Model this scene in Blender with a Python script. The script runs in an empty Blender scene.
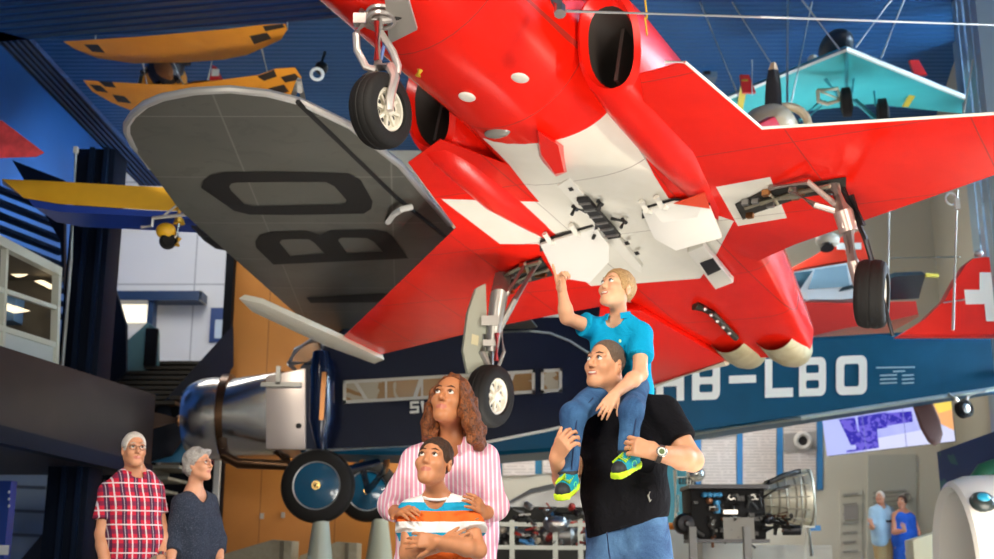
import bpy, bmesh, math, random
import numpy as np
from mathutils import Vector, Matrix, Quaternion
random.seed(7)
S = bpy.context.scene
COL = S.collection
# ------------------------------------------------------------------ camera
F, CX, CY, HOR, CAMZ = 1150.0, 497.0, 279.5, 556.0, 0.9
PIT = math.atan((HOR - CY) / F)
cam_d = bpy.data.cameras.new('camera')
cam_d.sensor_width = 36.0
cam_d.lens = 36.0 * F / 994.0
cam_d.clip_end = 200
cam = bpy.data.objects.new('camera', cam_d)
COL.objects.link(cam)
cam.location = (0, 0, CAMZ)
cam.rotation_euler = (math.radians(90) + PIT, 0, 0)
cam_d.dof.use_dof = True
cam_d.dof.focus_distance = 5.1
cam_d.dof.aperture_fstop = 3.2
S.camera = cam
S.view_settings.view_transform = 'Standard'
S.view_settings.look = 'None'
S.view_settings.gamma = 1.0
S.view_settings.use_curve_mapping = False

def ray(x, y):
    a, b = (x - CX) / F, (y - CY) / F
    sp, cp = math.sin(PIT), math.cos(PIT)
    return Vector((a, -sp * b * 1.0 + cp, -cp * b + sp)) if False else Vector((a, sp * b + cp, -cp * b + sp))

def at(x, y, Y):                       # the point of the photo ray that stands Y metres ahead
    r = ray(x, y)
    return Vector((r.x * Y / r.y, Y, CAMZ + r.z * Y / r.y))

def atz(x, y, z):                      # ... that lies at height z
    r = ray(x, y)
    t = (z - CAMZ) / r.z
    return Vector((r.x * t, r.y * t, z))

# ------------------------------------------------------------------ materials
MATS = {}
def newmat(name):
    m = bpy.data.materials.new(name)
    m.use_nodes = True
    return m, m.node_tree, m.node_tree.nodes['Principled BSDF']

def mat(name, col, rough=.5, metal=0., var=0.0, vscale=8., bump=0., bscale=60., coat=0., spec=.5, emit=None, estr=1., trans=0., alpha=1.):
    if name in MATS: return MATS[name]
    m, t, b = newmat(name)
    c = (*col, 1)
    b.inputs['Base Color'].default_value = c
    b.inputs['Roughness'].default_value = rough
    b.inputs['Metallic'].default_value = metal
    b.inputs['Coat Weight'].default_value = coat
    b.inputs['Specular IOR Level'].default_value = spec
    b.inputs['Transmission Weight'].default_value = trans
    b.inputs['Alpha'].default_value = alpha
    if var > 0:
        tc = t.nodes.new('ShaderNodeTexCoord'); n = t.nodes.new('ShaderNodeTexNoise')
        n.inputs['Scale'].default_value = vscale; n.inputs['Detail'].default_value = 4
        t.links.new(tc.outputs['Object'], n.inputs['Vector'])
        r = t.nodes.new('ShaderNodeValToRGB')
        r.color_ramp.elements[0].position = .3; r.color_ramp.elements[1].position = .7
        r.color_ramp.elements[0].color = tuple(max(0, x * (1 - var)) for x in col) + (1,)
        r.color_ramp.elements[1].color = tuple(min(1, x * (1 + var)) for x in col) + (1,)
        t.links.new(n.outputs['Fac'], r.inputs['Fac'])
        t.links.new(r.outputs['Color'], b.inputs['Base Color'])
    if bump > 0:
        tc = t.nodes.new('ShaderNodeTexCoord'); n = t.nodes.new('ShaderNodeTexNoise')
        n.inputs['Scale'].default_value = bscale
        t.links.new(tc.outputs['Object'], n.inputs['Vector'])
        bp = t.nodes.new('ShaderNodeBump'); bp.inputs['Strength'].default_value = bump; bp.inputs['Distance'].default_value = .01
        t.links.new(n.outputs['Fac'], bp.inputs['Height']); t.links.new(bp.outputs['Normal'], b.inputs['Normal'])
    if emit:
        b.inputs['Emission Color'].default_value = (*emit, 1)
        b.inputs['Emission Strength'].default_value = estr
    MATS[name] = m
    return m

class NT:                                # small node-writing helper
    def __init__(s, name, rough=.5, metal=0, coat=0):
        s.m, s.t, s.b = newmat(name)
        s.b.inputs['Roughness'].default_value = rough; s.b.inputs['Metallic'].default_value = metal
        s.b.inputs['Coat Weight'].default_value = coat
        s.tc = s.t.nodes.new('ShaderNodeTexCoord')
        s.P = s.tc.outputs['Object']
    def _in(s, sock, v):
        if isinstance(v, bpy.types.NodeSocket): s.t.links.new(v, sock)
        else: sock.default_value = v
    def math(s, op, a, b=0.0, c=0.0):
        n = s.t.nodes.new('ShaderNodeMath'); n.operation = op
        s._in(n.inputs[0], a); s._in(n.inputs[1], b); s._in(n.inputs[2], c)
        return n.outputs[0]
    def dot(s, v):
        n = s.t.nodes.new('ShaderNodeVectorMath'); n.operation = 'DOT_PRODUCT'
        s.t.links.new(s.P, n.inputs[0]); n.inputs[1].default_value = tuple(v)
        return n.outputs['Value']
    def band(s, x, period, width, off=0.0):  # 1 inside a band of every period
        f = s.math('FRACT', s.math('DIVIDE', s.math('ADD', x, off), period))
        return s.math('LESS_THAN', f, width)
    def mix(s, fac, a, b):
        n = s.t.nodes.new('ShaderNodeMix'); n.data_type = 'RGBA'
        s._in(n.inputs[0], fac)
        for sock, v in ((n.inputs[6], a), (n.inputs[7], b)):
            if isinstance(v, bpy.types.NodeSocket): s.t.links.new(v, sock)
            else: sock.default_value = (*v, 1)
        return n.outputs[2]
    def noise(s, scale, detail=3, dist=0):
        n = s.t.nodes.new('ShaderNodeTexNoise'); n.inputs['Scale'].default_value = scale
        n.inputs['Detail'].default_value = detail; n.inputs['Distortion'].default_value = dist
        s.t.links.new(s.P, n.inputs['Vector']); return n.outputs['Fac']
    def poly(s, pts, up, org):           # 1 inside a convex polygon painted on the surface (seen along up)
        cen = sum(pts, Vector()) / len(pts); up = Vector(up); out = None
        for i in range(len(pts)):
            a, b = pts[i], pts[(i + 1) % len(pts)]
            nrm = (b - a).cross(up).normalized()
            if nrm.dot(cen - a) < 0: nrm = -nrm
            v = s.math('GREATER_THAN', s.dot(nrm), nrm.dot(a - org))
            out = v if out is None else s.math('MULTIPLY', out, v)
        return out
    def bump(s, h, strength=.3, dist=.01):
        n = s.t.nodes.new('ShaderNodeBump'); n.inputs['Strength'].default_value = strength; n.inputs['Distance'].default_value = dist
        s.t.links.new(h, n.inputs['Height']); s.t.links.new(n.outputs['Normal'], s.b.inputs['Normal'])
    def color(s, c):
        s._in(s.b.inputs['Base Color'], c if isinstance(c, bpy.types.NodeSocket) else (*c, 1)); return s.m

# ------------------------------------------------------------------ objects
ORG = {}
def tag(o, label, cat, group=None, kind=None):
    if label: o['label'] = label
    if cat: o['category'] = cat
    if group: o['group'] = group
    if kind: o['kind'] = kind
    return o

def thing(name, label, cat, loc, group=None):
    o = bpy.data.objects.new(name, None); COL.objects.link(o)
    o.empty_display_size = .1
    o.location = loc; ORG[o.name] = Vector(loc)
    return tag(o, label, cat, group)

def link_mesh(name, me, mats, parent=None, org=None, smooth=True, ang=38, label=None):
    """verts of me are world coordinates; they are moved into the frame of the parent / org"""
    o = bpy.data.objects.new(name, me); COL.objects.link(o)
    base = ORG[parent.name] if parent else (Vector(org) if org is not None else Vector())
    me.transform(Matrix.Translation(-base))
    if parent: o.parent = parent
    else: o.location = base
    ORG[o.name] = base
    for m in (mats if isinstance(mats, (list, tuple)) else [mats]): me.materials.append(m)
    if smooth and len(me.polygons):
        me.polygons.foreach_set('use_smooth', [True] * len(me.polygons))
        me.set_sharp_from_angle(angle=math.radians(ang))
    if label: o['label'] = label
    return o

def frame(d, hint=(0, 0, 1)):
    d = Vector(d).normalized(); h = Vector(hint)
    if abs(d.dot(h)) > .98: h = Vector((1, 0, 0))
    a = d.cross(h).normalized(); b = a.cross(d).normalized()
    return a, b, d

class MB:
    def __init__(s): s.v = []; s.f = []; s.m = []
    def add(s, vs, fs, mi=0):
        k = len(s.v); s.v += [Vector(x) for x in vs]
        s.f += [tuple(i + k for i in f) for f in fs]; s.m += [mi] * len(fs); return s
    def box(s, c, size, R=None, mi=0):
        c = Vector(c); vs = []
        for i in (-.5, .5):
            for j in (-.5, .5):
                for k in (-.5, .5):
                    p = Vector((i * size[0], j * size[1], k * size[2])); vs.append(c + (R @ p if R else p))
        return s.add(vs, [(0, 1, 3, 2), (4, 6, 7, 5), (0, 4, 5, 1), (2, 3, 7, 6), (0, 2, 6, 4), (1, 5, 7, 3)], mi)
    def bar(s, a, b, w, h, hint=(0, 0, 1), mi=0):
        a, b = Vector(a), Vector(b); x, y, d = frame(b - a, hint)
        R = Matrix((x, y, d)).transposed()
        return s.box((a + b) / 2, (w, h, (b - a).length), R, mi)
    def loft(s, rings, close=True, cap=True, mi=0):
        n = len(rings[0]); vs = [p for r in rings for p in r]; fs = []
        for i in range(len(rings) - 1):
            for j in range(n if close else n - 1):
                j2 = (j + 1) % n
                fs.append((i * n + j, i * n + j2, (i + 1) * n + j2, (i + 1) * n + j))
        if cap: fs += [tuple(range(n))[::-1], tuple((len(rings) - 1) * n + j for j in range(n))]
        return s.add(vs, fs, mi)
    def tube(s, pts, r, seg=8, mi=0, cap=True, hint=(0, 0, 1)):
        pts = [Vector(p) for p in pts]; rs = r if isinstance(r, (list, tuple)) else [r] * len(pts); rings = []
        a = None
        for i, p in enumerate(pts):
            d = (pts[min(i + 1, len(pts) - 1)] - pts[max(i - 1, 0)]).normalized()
            if a is None: a, b, _ = frame(d, hint)
            else:
                a = (a - d * a.dot(d)).normalized(); b = d.cross(a)
            rings.append([p + (a * math.cos(2 * math.pi * k / seg) + b * math.sin(2 * math.pi * k / seg)) * rs[i] for k in range(seg)])
        return s.loft(rings, cap=cap, mi=mi)
    def lathe(s, c, axis, prof, seg=32, mi=0, cap=True, sx=1., hint=(0, 0, 1)):   # prof: (along axis, radius)
        a, b, d = frame(axis, hint); c = Vector(c); rings = []
        for z, r in prof:
            rings.append([c + d * z + (a * math.cos(2 * math.pi * k / seg) * sx + b * math.sin(2 * math.pi * k / seg)) * r for k in range(seg)])
        return s.loft(rings, cap=cap, mi=mi)
    def sphere(s, c, r, seg=16, rings=10, mi=0, R=None):
        r = r if isinstance(r, (list, tuple)) else (r, r, r); c = Vector(c); rr = []
        for i in range(1, rings):
            th = math.pi * i / rings
            ring = []
            for k in range(seg):
                ph = 2 * math.pi * k / seg
                p = Vector((r[0] * math.sin(th) * math.cos(ph), r[1] * math.sin(th) * math.sin(ph), r[2] * math.cos(th)))
                ring.append(c + (R @ p if R else p))
            rr.append(ring)
        return s.loft(rr, mi=mi)
    def prism(s, poly, vec, mi=0):
        n = len(poly); poly = [Vector(p) for p in poly]; vec = Vector(vec)
        return s.add(poly + [p + vec for p in poly], [tuple(range(n))[::-1], tuple(range(n, 2 * n))] + [(i, (i + 1) % n, n + (i + 1) % n, n + i) for i in range(n)], mi)
    def torus(s, c, axis, R, r, seg=32, ts=10, mi=0):
        a, b, d = frame(axis); c = Vector(c); rings = []
        for k in range(seg + 1):
            t = 2 * math.pi * k / seg; e = a * math.cos(t) + b * math.sin(t)
            rings.append([c + e * (R + r * math.cos(2 * math.pi * j / ts)) + d * r * math.sin(2 * math.pi * j / ts) for j in range(ts)])
        return s.loft(rings, cap=False, mi=mi)
    def mesh(s, name='m', bevel=0.):
        me = bpy.data.meshes.new(name); bm = bmesh.new()
        vs = [bm.verts.new(p) for p in s.v]
        for f, mi in zip(s.f, s.m):
            try: g = bm.faces.new([vs[i] for i in f]); g.material_index = mi
            except ValueError: pass
        bmesh.ops.recalc_face_normals(bm, faces=bm.faces)
        if bevel > 0:
            bm.normal_update()
            es = [e for e in bm.edges if len(e.link_faces) == 2 and e.calc_face_angle(0) > .6]
            bmesh.ops.bevel(bm, geom=es, offset=bevel, segments=2, affect='EDGES', profile=.6, clamp_overlap=True)
        bm.to_mesh(me); bm.free(); return me
    def build(s, name, mats, parent=None, org=None, smooth=True, ang=38, bevel=0., label=None):
        return link_mesh(name, s.mesh(name, bevel), mats, parent, org, smooth, ang, label)
    def top(s, name, mats, label, cat, org, group=None, **k):       # a thing that is one mesh
        return tag(s.build(name, mats, None, org, **k), label, cat, group)
    def struct(s, name, mats, org=(0, 0, 0), **k):
        return tag(s.build(name, mats, None, org, **k), None, None, None, 'structure')

def inset(poly, up, d):
    n = len(poly); out = []; up = Vector(up).normalized()
    cen = sum(poly, Vector()) / n
    area = sum(((poly[i] - cen).cross(poly[(i + 1) % n] - cen)).dot(up) for i in range(n)); sg = 1 if area > 0 else -1
    for i in range(n):
        p, a, b = poly[i], poly[i - 1], poly[(i + 1) % n]
        e1 = up.cross(p - a).normalized() * sg; e2 = up.cross(b - p).normalized() * sg
        m = e1 + e2
        if m.length < .05: m = e1
        m.normalize(); c = max(.45, m.dot(e1)); out.append(p + m * d / c)
    return out

def slab(mb, poly, up, th, r, mi=0, thf=None):     # wing-like plate: flat below, rounded edge, tapering over its back
    up = Vector(up).normalized(); poly = [Vector(p) for p in poly]
    T = thf or (lambda p: th)
    rings = [inset(poly, up, r * .35)] + [[p + up * T(p) * .05 for p in poly]] + [[p + up * T(p) * .14 for p in poly]] \
        + [[p + up * T(p) for p in inset(poly, up, r)]]
    return mb.loft(rings, mi=mi)
# ------------------------------------------------------------------ signed-distance modelling of bodies, clothes and hair
class Field:
    def __init__(s, h): s.h = h; s.p = []
    def cone(s, a, b, ra, rb=None, k=.015, op='u', cut=False, cuta=False):
        s.p.append(('c', np.array(a, float), np.array(b, float), ra, ra if rb is None else rb, k, op, cut, cuta)); return s
    def ball(s, c, r, k=.015, op='u'): return s.cone(c, Vector(c) + Vector((0, 0, 1e-4)), r, r, k, op)
    def ell(s, c, r, M=None, k=.015, op='u'):
        s.p.append(('e', np.array(c, float), np.array(r, float), np.array(M.to_3x3().transposed()) if M is not None else np.eye(3), k, op)); return s
    def cutp(s, p, n):                   # removes the side n points to
        s.p.append(('p', np.array(p, float), np.array(n, float) / np.linalg.norm(n))); return s
    def noise(s, amp, fr, seed=0): s.p.append(('n', amp, fr, seed)); return s
    def bounds(s):
        lo = np.full(3, 1e9); hi = -lo
        for q in s.p:
            if q[0] == 'c' and q[6] == 'u':
                m = max(q[3], q[4]); lo = np.minimum(lo, np.minimum(q[1], q[2]) - m); hi = np.maximum(hi, np.maximum(q[1], q[2]) + m)
            if q[0] == 'e' and q[5] == 'u':
                m = q[2].max(); lo = np.minimum(lo, q[1] - m); hi = np.maximum(hi, q[1] + m)
        return lo, hi
    def mesh(s, name, facemat=None):
        h = s.h; lo, hi = s.bounds(); lo = lo - 4 * h - .01; hi = hi + 4 * h + .01
        n = np.ceil((hi - lo) / h).astype(int) + 1
        f = np.full(n, 1.0, np.float32)
        ax = [lo[i] + h * np.arange(n[i]) for i in range(3)]
        def block(l, u):
            i0 = np.clip(np.floor((l - lo) / h).astype(int), 0, n - 1); i1 = np.clip(np.ceil((u - lo) / h).astype(int) + 1, 1, n)
            sl = tuple(slice(a, b) for a, b in zip(i0, i1))
            g = np.meshgrid(*[ax[i][sl[i]] for i in range(3)], indexing='ij')
            return sl, g
        for q in s.p:
            if q[0] == 'c':
                _, a, b, ra, rb, k, op, cut, cuta = q; m = max(ra, rb) + k + 3 * h
                sl, (X, Y, Z) = block(np.minimum(a, b) - m, np.maximum(a, b) + m)
                d = b - a; L2 = max(d @ d, 1e-12)
                px, py, pz = X - a[0], Y - a[1], Z - a[2]
                t0 = (px * d[0] + py * d[1] + pz * d[2]) / L2
                L = math.sqrt(L2)
                # shift for the slope of a round cone
                perp = np.sqrt(np.maximum((px - t0 * d[0]) ** 2 + (py - t0 * d[1]) ** 2 + (pz - t0 * d[2]) ** 2, 0))
                sl_ = (ra - rb) / L
                t = np.clip(t0 - perp * sl_ / (L * math.sqrt(max(1 - min(sl_ * sl_, .9), .1))), 0, 1) if abs(sl_) < .95 else np.clip(t0, 0, 1)
                dist = np.sqrt((px - t * d[0]) ** 2 + (py - t * d[1]) ** 2 + (pz - t * d[2]) ** 2) - (ra + (rb - ra) * t)
                if cut: dist = np.maximum(dist, (t0 - 1) * L)
                if cuta: dist = np.maximum(dist, -t0 * L)
            elif q[0] == 'e':
                _, c, r, M, k, op = q; m = r.max() + k + 3 * h
                sl, (X, Y, Z) = block(c - m, c + m)
                P = np.stack([X - c[0], Y - c[1], Z - c[2]], -1) @ M.T
                k0 = np.linalg.norm(P / r, axis=-1); k1 = np.linalg.norm(P / (r * r), axis=-1)
                dist = k0 * (k0 - 1) / np.maximum(k1, 1e-9)
            elif q[0] == 'p':
                _, p, nn = q
                d = ((ax[0] - p[0]) * nn[0])[:, None, None] + ((ax[1] - p[1]) * nn[1])[None, :, None] + ((ax[2] - p[2]) * nn[2])[None, None, :]
                f = np.maximum(f, d.astype(np.float32)); continue
            else:
                _, amp, fr, sd = q
                X, Y, Z = np.meshgrid(*[a.astype(np.float32) for a in ax], indexing='ij')
                f = f + amp * (np.sin(X * fr + 1.7 * np.sin(Z * fr * .6 + sd) + sd) * np.sin(Y * fr * 1.1 + 1.3 * np.sin(X * fr * .7) + 2 * sd) + .6 * np.sin(Z * fr * .9 + 2 * np.sin(X * fr * .8 + sd))); f = f.astype(np.float32); continue
            o = f[sl]
            if op == 'u':
                hh = np.clip(.5 + .5 * (o - dist) / k, 0, 1); r_ = o + (dist - o) * hh - k * hh * (1 - hh)
            else:
                hh = np.clip(.5 - .5 * (o + dist) / k, 0, 1); r_ = o + (-dist - o) * hh + k * hh * (1 - hh)
            f[sl] = r_
        return surface(f, lo, h, name, facemat)

def surface(f, lo, h, name, facemat=None):
    ins = f < 0
    n = np.array(f.shape); c = n - 1
    cnt = np.zeros(c, np.int8)
    for i in (0, 1):
        for j in (0, 1):
            for k in (0, 1): cnt += ins[i:i + c[0], j:j + c[1], k:k + c[2]]
    act = (cnt > 0) & (cnt < 8); idx = np.argwhere(act)
    vid = np.full(c, -1, np.int64); vid[act] = np.arange(len(idx))
    cor = {}
    for i in (0, 1):
        for j in (0, 1):
            for k in (0, 1): cor[i, j, k] = f[idx[:, 0] + i, idx[:, 1] + j, idx[:, 2] + k].astype(float)
    acc = np.zeros((len(idx), 3)); num = np.zeros(len(idx))
    for a in range(3):
        for o1 in (0, 1):
            for o2 in (0, 1):
                p = [0, 0, 0]; b, d = [x for x in range(3) if x != a]; p[b] = o1; p[d] = o2
                q = list(p); q[a] = 1
                f0, f1 = cor[tuple(p)], cor[tuple(q)]; cr = (f0 < 0) != (f1 < 0)
                t = np.where(cr, f0 / np.where(cr, f0 - f1, 1), 0)
                pos = np.tile(np.array(p, float), (len(idx), 1)); pos[:, a] = t
                acc += pos * cr[:, None]; num += cr
    V = (idx + acc / num[:, None]) * h + lo
    Q = []
    for a in range(3):
        b, d = [(1, 2), (2, 0), (0, 1)][a]
        sl0 = [slice(0, n[x]) for x in range(3)]; sl1 = list(sl0)
        sl0[a] = slice(0, n[a] - 1); sl1[a] = slice(1, n[a])
        i0 = ins[tuple(sl0)]; i1 = ins[tuple(sl1)]
        e = np.argwhere(i0 != i1)
        e = e[(e[:, b] > 0) & (e[:, d] > 0) & (e[:, b] < c[b]) & (e[:, d] < c[d])]
        fl = i0[e[:, 0], e[:, 1], e[:, 2]]
        def g(db, dd):
            w = e.copy(); w[:, b] -= db; w[:, d] -= dd; return vid[w[:, 0], w[:, 1], w[:, 2]]
        q = np.stack([g(1, 1), g(0, 1), g(0, 0), g(1, 0)], 1)
        q[~fl] = q[~fl][:, ::-1]; Q.append(q)
    Q = np.concatenate(Q); Q = Q[(Q >= 0).all(1)]
    # light smoothing
    for _ in range(2):
        A = np.zeros_like(V); w = np.zeros(len(V))
        for i in range(4):
            np.add.at(A, Q[:, i], V[Q[:, (i + 1) % 4]] + V[Q[:, i - 1]]); np.add.at(w, Q[:, i], 2)
        V = V * .5 + A / np.maximum(w, 1)[:, None] * .5
    me = bpy.data.meshes.new(name)
    me.vertices.add(len(V)); me.vertices.foreach_set('co', V.ravel())
    me.loops.add(Q.size); me.loops.foreach_set('vertex_index', Q.ravel().astype(np.int32))
    me.polygons.add(len(Q)); me.polygons.foreach_set('loop_start', np.arange(0, Q.size, 4, dtype=np.int32))
    me.polygons.foreach_set('loop_total', np.full(len(Q), 4, np.int32))
    if facemat is not None:
        me.polygons.foreach_set('material_index', facemat(V[Q].mean(1)).astype(np.int32))
    me.update(); me.validate(); return me
# ------------------------------------------------------------------ people
def skinmat(name, c):
    t = NT(name, rough=.48); t.b.inputs['Subsurface Weight'].default_value = .12
    t.b.inputs['Subsurface Radius'].default_value = (.03, .012, .006); t.b.inputs['Subsurface Scale'].default_value = .3
    n = t.noise(28, 4)
    return t.color(t.mix(n, tuple(x * .88 for x in c), tuple(min(1, x * 1.1) for x in c)))
SK = {k: skinmat('skin_' + k, c) for k, c in dict(man=(.68, .34, .19), child=(.74, .40, .24), mother=(.52, .21, .09), boy=(.58, .25, .12), old=(.62, .29, .16), lady=(.64, .32, .19), far=(.55, .25, .15)).items()}
LIP = mat('lips', (.50, .16, .11), .45)
WHITE_EYE = mat('eye_white', (.8, .78, .74), .2)
IRIS = mat('iris_dark', (.05, .03, .02), .15)
IRISB = mat('iris_blue', (.10, .16, .2), .15)
TEETH = mat('teeth', (.85, .82, .75), .3)
def hairmat(name, c1, c2, scale=120):
    t = NT(name, rough=.55)
    n = t.noise(scale, 3, 1.5); m = t.color(t.mix(t.math('MULTIPLY', t.math('SUBTRACT', n, .28), 2.2), c1, c2)); t.bump(n, 1.0, .008); return m
def clothmat(name, c, rough=.85, fold=.5, var=.12):
    t = NT(name, rough=rough); t.b.inputs['Specular IOR Level'].default_value = .2
    w = t.noise(9, 3, 1.2); fine = t.noise(260, 2)
    h = t.math('ADD', t.math('MULTIPLY', w, 1.0), t.math('MULTIPLY', fine, .06))
    t.bump(h, fold, .03)
    return t.color(t.mix(fine, tuple(x * (1 - var) for x in c), tuple(min(1, x * (1 + var)) for x in c)))
def denimmat(name, c1, c2):
    t = NT(name, rough=.85); w = t.noise(7, 4, .8); fine = t.noise(240, 2)
    t.bump(t.math('ADD', w, t.math('MULTIPLY', fine, .08)), .7, .03)
    return t.color(t.mix(t.math('ADD', t.math('MULTIPLY', t.math('SUBTRACT', w, .30), 1.9), t.math('MULTIPLY', t.math('SUBTRACT', fine, .5), .4)), c1, c2))  # pale highlights and dark folds painted in along the fold noise

def rot(yaw, pitch=0, roll=0):
    r = math.radians
    return (Matrix.Rotation(r(yaw), 3, 'Z') @ Matrix.Rotation(r(-pitch), 3, 'X') @ Matrix.Rotation(r(roll), 3, 'Y'))

class Head:
    def __init__(s, c, sc, yaw, pitch, roll=0, kid=False):
        s.c = Vector(c); s.s = sc; s.M = rot(yaw, pitch, roll); s.kid = kid
    def __call__(s, x, y, z): return s.c + s.M @ (Vector((x, y, z)) * s.s)
    def local(s, V):
        M = np.array(s.M); return ((V - np.array(s.c)) @ M) / s.s
    def skin(s, F, smile=0., jaw=1.):
        q = s.s; H = s
        F.ell(H(0, .014, .034), np.array((.074, .096, .088)) * q, s.M, k=.02 * q)
        F.ell(H(0, -.026, -.036), np.array((.060 * jaw, .066, .082)) * q, s.M, k=.03 * q)
        F.ball(H(0, -.072, -.102 if not s.kid else -.092), .022 * q, k=.03 * q)
        for g in (-1, 1):
            F.cone(H(g * .046 * jaw, -.004, -.06), H(g * .018, -.066, -.098), .02 * q, .018 * q, k=.03 * q)
            F.ball(H(g * .038, -.064, -.026), (.026 if not s.kid else .029) * q, k=.025 * q)
            F.cone(H(g * .012, -.088, .030), H(g * .044, -.074, .030), .009 * q, .008 * q, k=.014 * q)
            F.ball(H(g * .032, -.102, .010), .013 * q, k=.010 * q, op='s')
            F.ball(H(g * .032, -.0785, .0165), .0145 * q, k=.004 * q); F.ball(H(g * .032, -.078, .0015), .0125 * q, k=.004 * q)
            F.ell(H(g * .077, .012, -.006), np.array((.010, .020, .033)) * q, s.M @ Matrix.Rotation(g * .35, 3, 'Z'), k=.008 * q)
            F.ball(H(g * .084, .004, -.004), .008 * q, k=.006 * q, op='s')
        F.cone(H(0, -.090, .014), H(0, -.116 if not s.kid else -.106, -.026), .0085 * q, .0125 * q, k=.012 * q)
        for g in (-1, 1): F.ball(H(g * .011, -.100, -.030), .0085 * q, k=.006 * q)
        w = .022 + .008 * smile; up = .006 * smile
        F.cone(H(-w, -.082, -.060 + up), H(0, -.093, -.0575), .005 * q, .0065 * q, k=.008 * q)
        F.cone(H(w, -.082, -.060 + up), H(0, -.093, -.0575), .005 * q, .0065 * q, k=.008 * q)
        F.cone(H(-w * .8, -.083, -.066), H(w * .8, -.083, -.066), .006 * q, .006 * q, k=.008 * q)
        F.ball(H(0, -.0895, -.069), .0075 * q, k=.008 * q)
        F.cone(H(-w * .9, -.099, -.0625 + up * .6), H(w * .9, -.099, -.0625 + up * .6), .0035 * q, k=.004 * q, op='s')
    def lipmask(s, C):
        L = s.local(C); return ((L[:, 0] / .027) ** 2 + ((L[:, 2] + .0625) / .0115) ** 2 < 1) & (L[:, 1] < -.07)
    def details(s, P, hairm, gaze=(0, -1, .25), iris=None, brow=.0035, teeth=0.):
        q = s.s; g = Vector(gaze).normalized()
        for e in (-1, 1):
            mb = MB(); c = Vector((e * .0315, -.0815, .0095))
            mb.sphere(s(*c), .0128 * q, 14, 10)
            mb.sphere(s(*(c + g * .0068)), .0080 * q, 12, 8, mi=1)
            mb.build('eye', [WHITE_EYE, iris or IRIS], P)
            mb = MB()
            mb.tube([s(e * .014, -.094, .034), s(e * .030, -.0925, .0395), s(e * .046, -.078, .035)], [brow * q, brow * 1.3 * q, brow * .6 * q], 6)
            mb.build('eyebrow', hairm, P)
            mb = MB()
            mb.tube([s(e * .018, -.092, .0125), s(e * .024, -.0955, .0185), s(e * .033, -.0965, .0205), s(e * .044, -.0875, .0135)], .0020 * q, 6)
            mb.build('eyelashes', mat('lash', (.03, .02, .015), .6), P)
        if teeth:
            mb = MB(); w = .019 + .004 * teeth
            mb.tube([s(-w, -.088, -.0575), s(-w * .5, -.0955, -.0610), s(0, -.0985, -.0620), s(w * .5, -.0955, -.0610), s(w, -.088, -.0575)], [.002 * q, .0040 * q, .0046 * q, .0040 * q, .002 * q], 8)
            mb.build('teeth', TEETH, P)
    def hair(s, F, t=.010, front=.085, nape=-.055, side=.012, k=.02):
        """short hair cap: skull blown up by t, cut along a hairline"""
        q = s.s
        F.ell(s(0, .017, .036), np.array((.074 + t, .096 + t, .088 + t)) * q, s.M, k=k * q)
        F.ell(s(0, -.128, front - .112), np.array((.118, .105, .122)) * q, s.M, k=.006, op='s')
        F.ell(s(0, -.02, -.115), np.array((.125, .072, .098)) * q, s.M, k=.012, op='s')
        F.cutp(s(0, 0, nape), s.M @ Vector((0, .1, -1)))
        return F
    def glasses(s, P, m, r=.021):
        q = s.s; mb = MB()
        for e in (-1, 1):
            pts = []
            for k in range(17):
                a = 2 * math.pi * k / 16
                pts.append(s(e * .034 + r * 1.2 * math.cos(a), -.108 + .012 * abs(e * .034 + r * 1.2 * math.cos(a)) / .06, .006 + r * .85 * math.sin(a)))
            mb.tube(pts, .0016 * q, 6)
            mb.tube([s(e * .058, -.098, .010), s(e * .080, -.02, .014), s(e * .080, .015, .008)], .0018 * q, 6)
        mb.tube([s(-.010, -.110, .010), s(0, -.112, .013), s(.010, -.110, .010)], .0018 * q, 6)
        mb.build('glasses', m, P)

def hand(F, w, d, nrm, th, s=1., curl=(.5, .5, .5, .5), k=.004, thumb=(.7, .6, -.3), spread=.07):
    """w wrist, d towards the fingers, nrm back of the hand, th (+1/-1) the thumb's side"""
    w = Vector(w); d = Vector(d).normalized(); nrm = Vector(nrm); nrm = (nrm - d * nrm.dot(d)).normalized()
    sd = d.cross(nrm) * th               # towards the thumb
    for i in range(4):
        o = (1.5 - i) * .0195 * s
        kn = w + d * (.088 - .004 * abs(i - 1.2)) * s + sd * o
        F.cone(w + d * .015 * s + sd * o * .6, kn, .0150 * s, .0115 * s, k=.014 * s)
        p = kn; a = 0
        for L, r0, r1, ca in ((.043, .0098, .0088, .55), (.027, .0088, .0080, .75), (.021, .0080, .0066, .5)):
            a += curl[i] * ca * 1.3
            e = (d * math.cos(a) - nrm * math.sin(a) + sd * (1.5 - i) * spread).normalized()
            p2 = p + e * L * s * (.95, 1.06, 1.0, .80)[i]
            F.cone(p, p2, r0 * s, r1 * s, k=k); p = p2
    b = w + d * .022 * s + sd * .026 * s - nrm * .006 * s
    F.cone(w + d * .01 * s, b, .016 * s, .015 * s, k=.012 * s)
    e = (d * thumb[0] + sd * thumb[1] + nrm * thumb[2]).normalized()
    m1 = b + e * .042 * s; F.cone(b, m1, .0145 * s, .0108 * s, k=.008)
    e2 = (e + d * .45 - nrm * .1).normalized()
    m2 = m1 + e2 * .030 * s; F.cone(m1, m2, .0105 * s, .0092 * s, k=k); F.cone(m2, m2 + e2 * .022 * s, .0092 * s, .0075 * s, k=k)

def arm(F, sh, el, wr, r=(.048, .041, .026), k=.02):
    sh, el, wr = Vector(sh), Vector(el), Vector(wr)
    F.cone(sh, el, r[0], r[1], k=k); b = el.lerp(wr, .3)
    F.cone(el, b, r[1], r[1] * 1.04, k=k); F.cone(b, wr, r[1] * 1.02, r[2], k=k)

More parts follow.
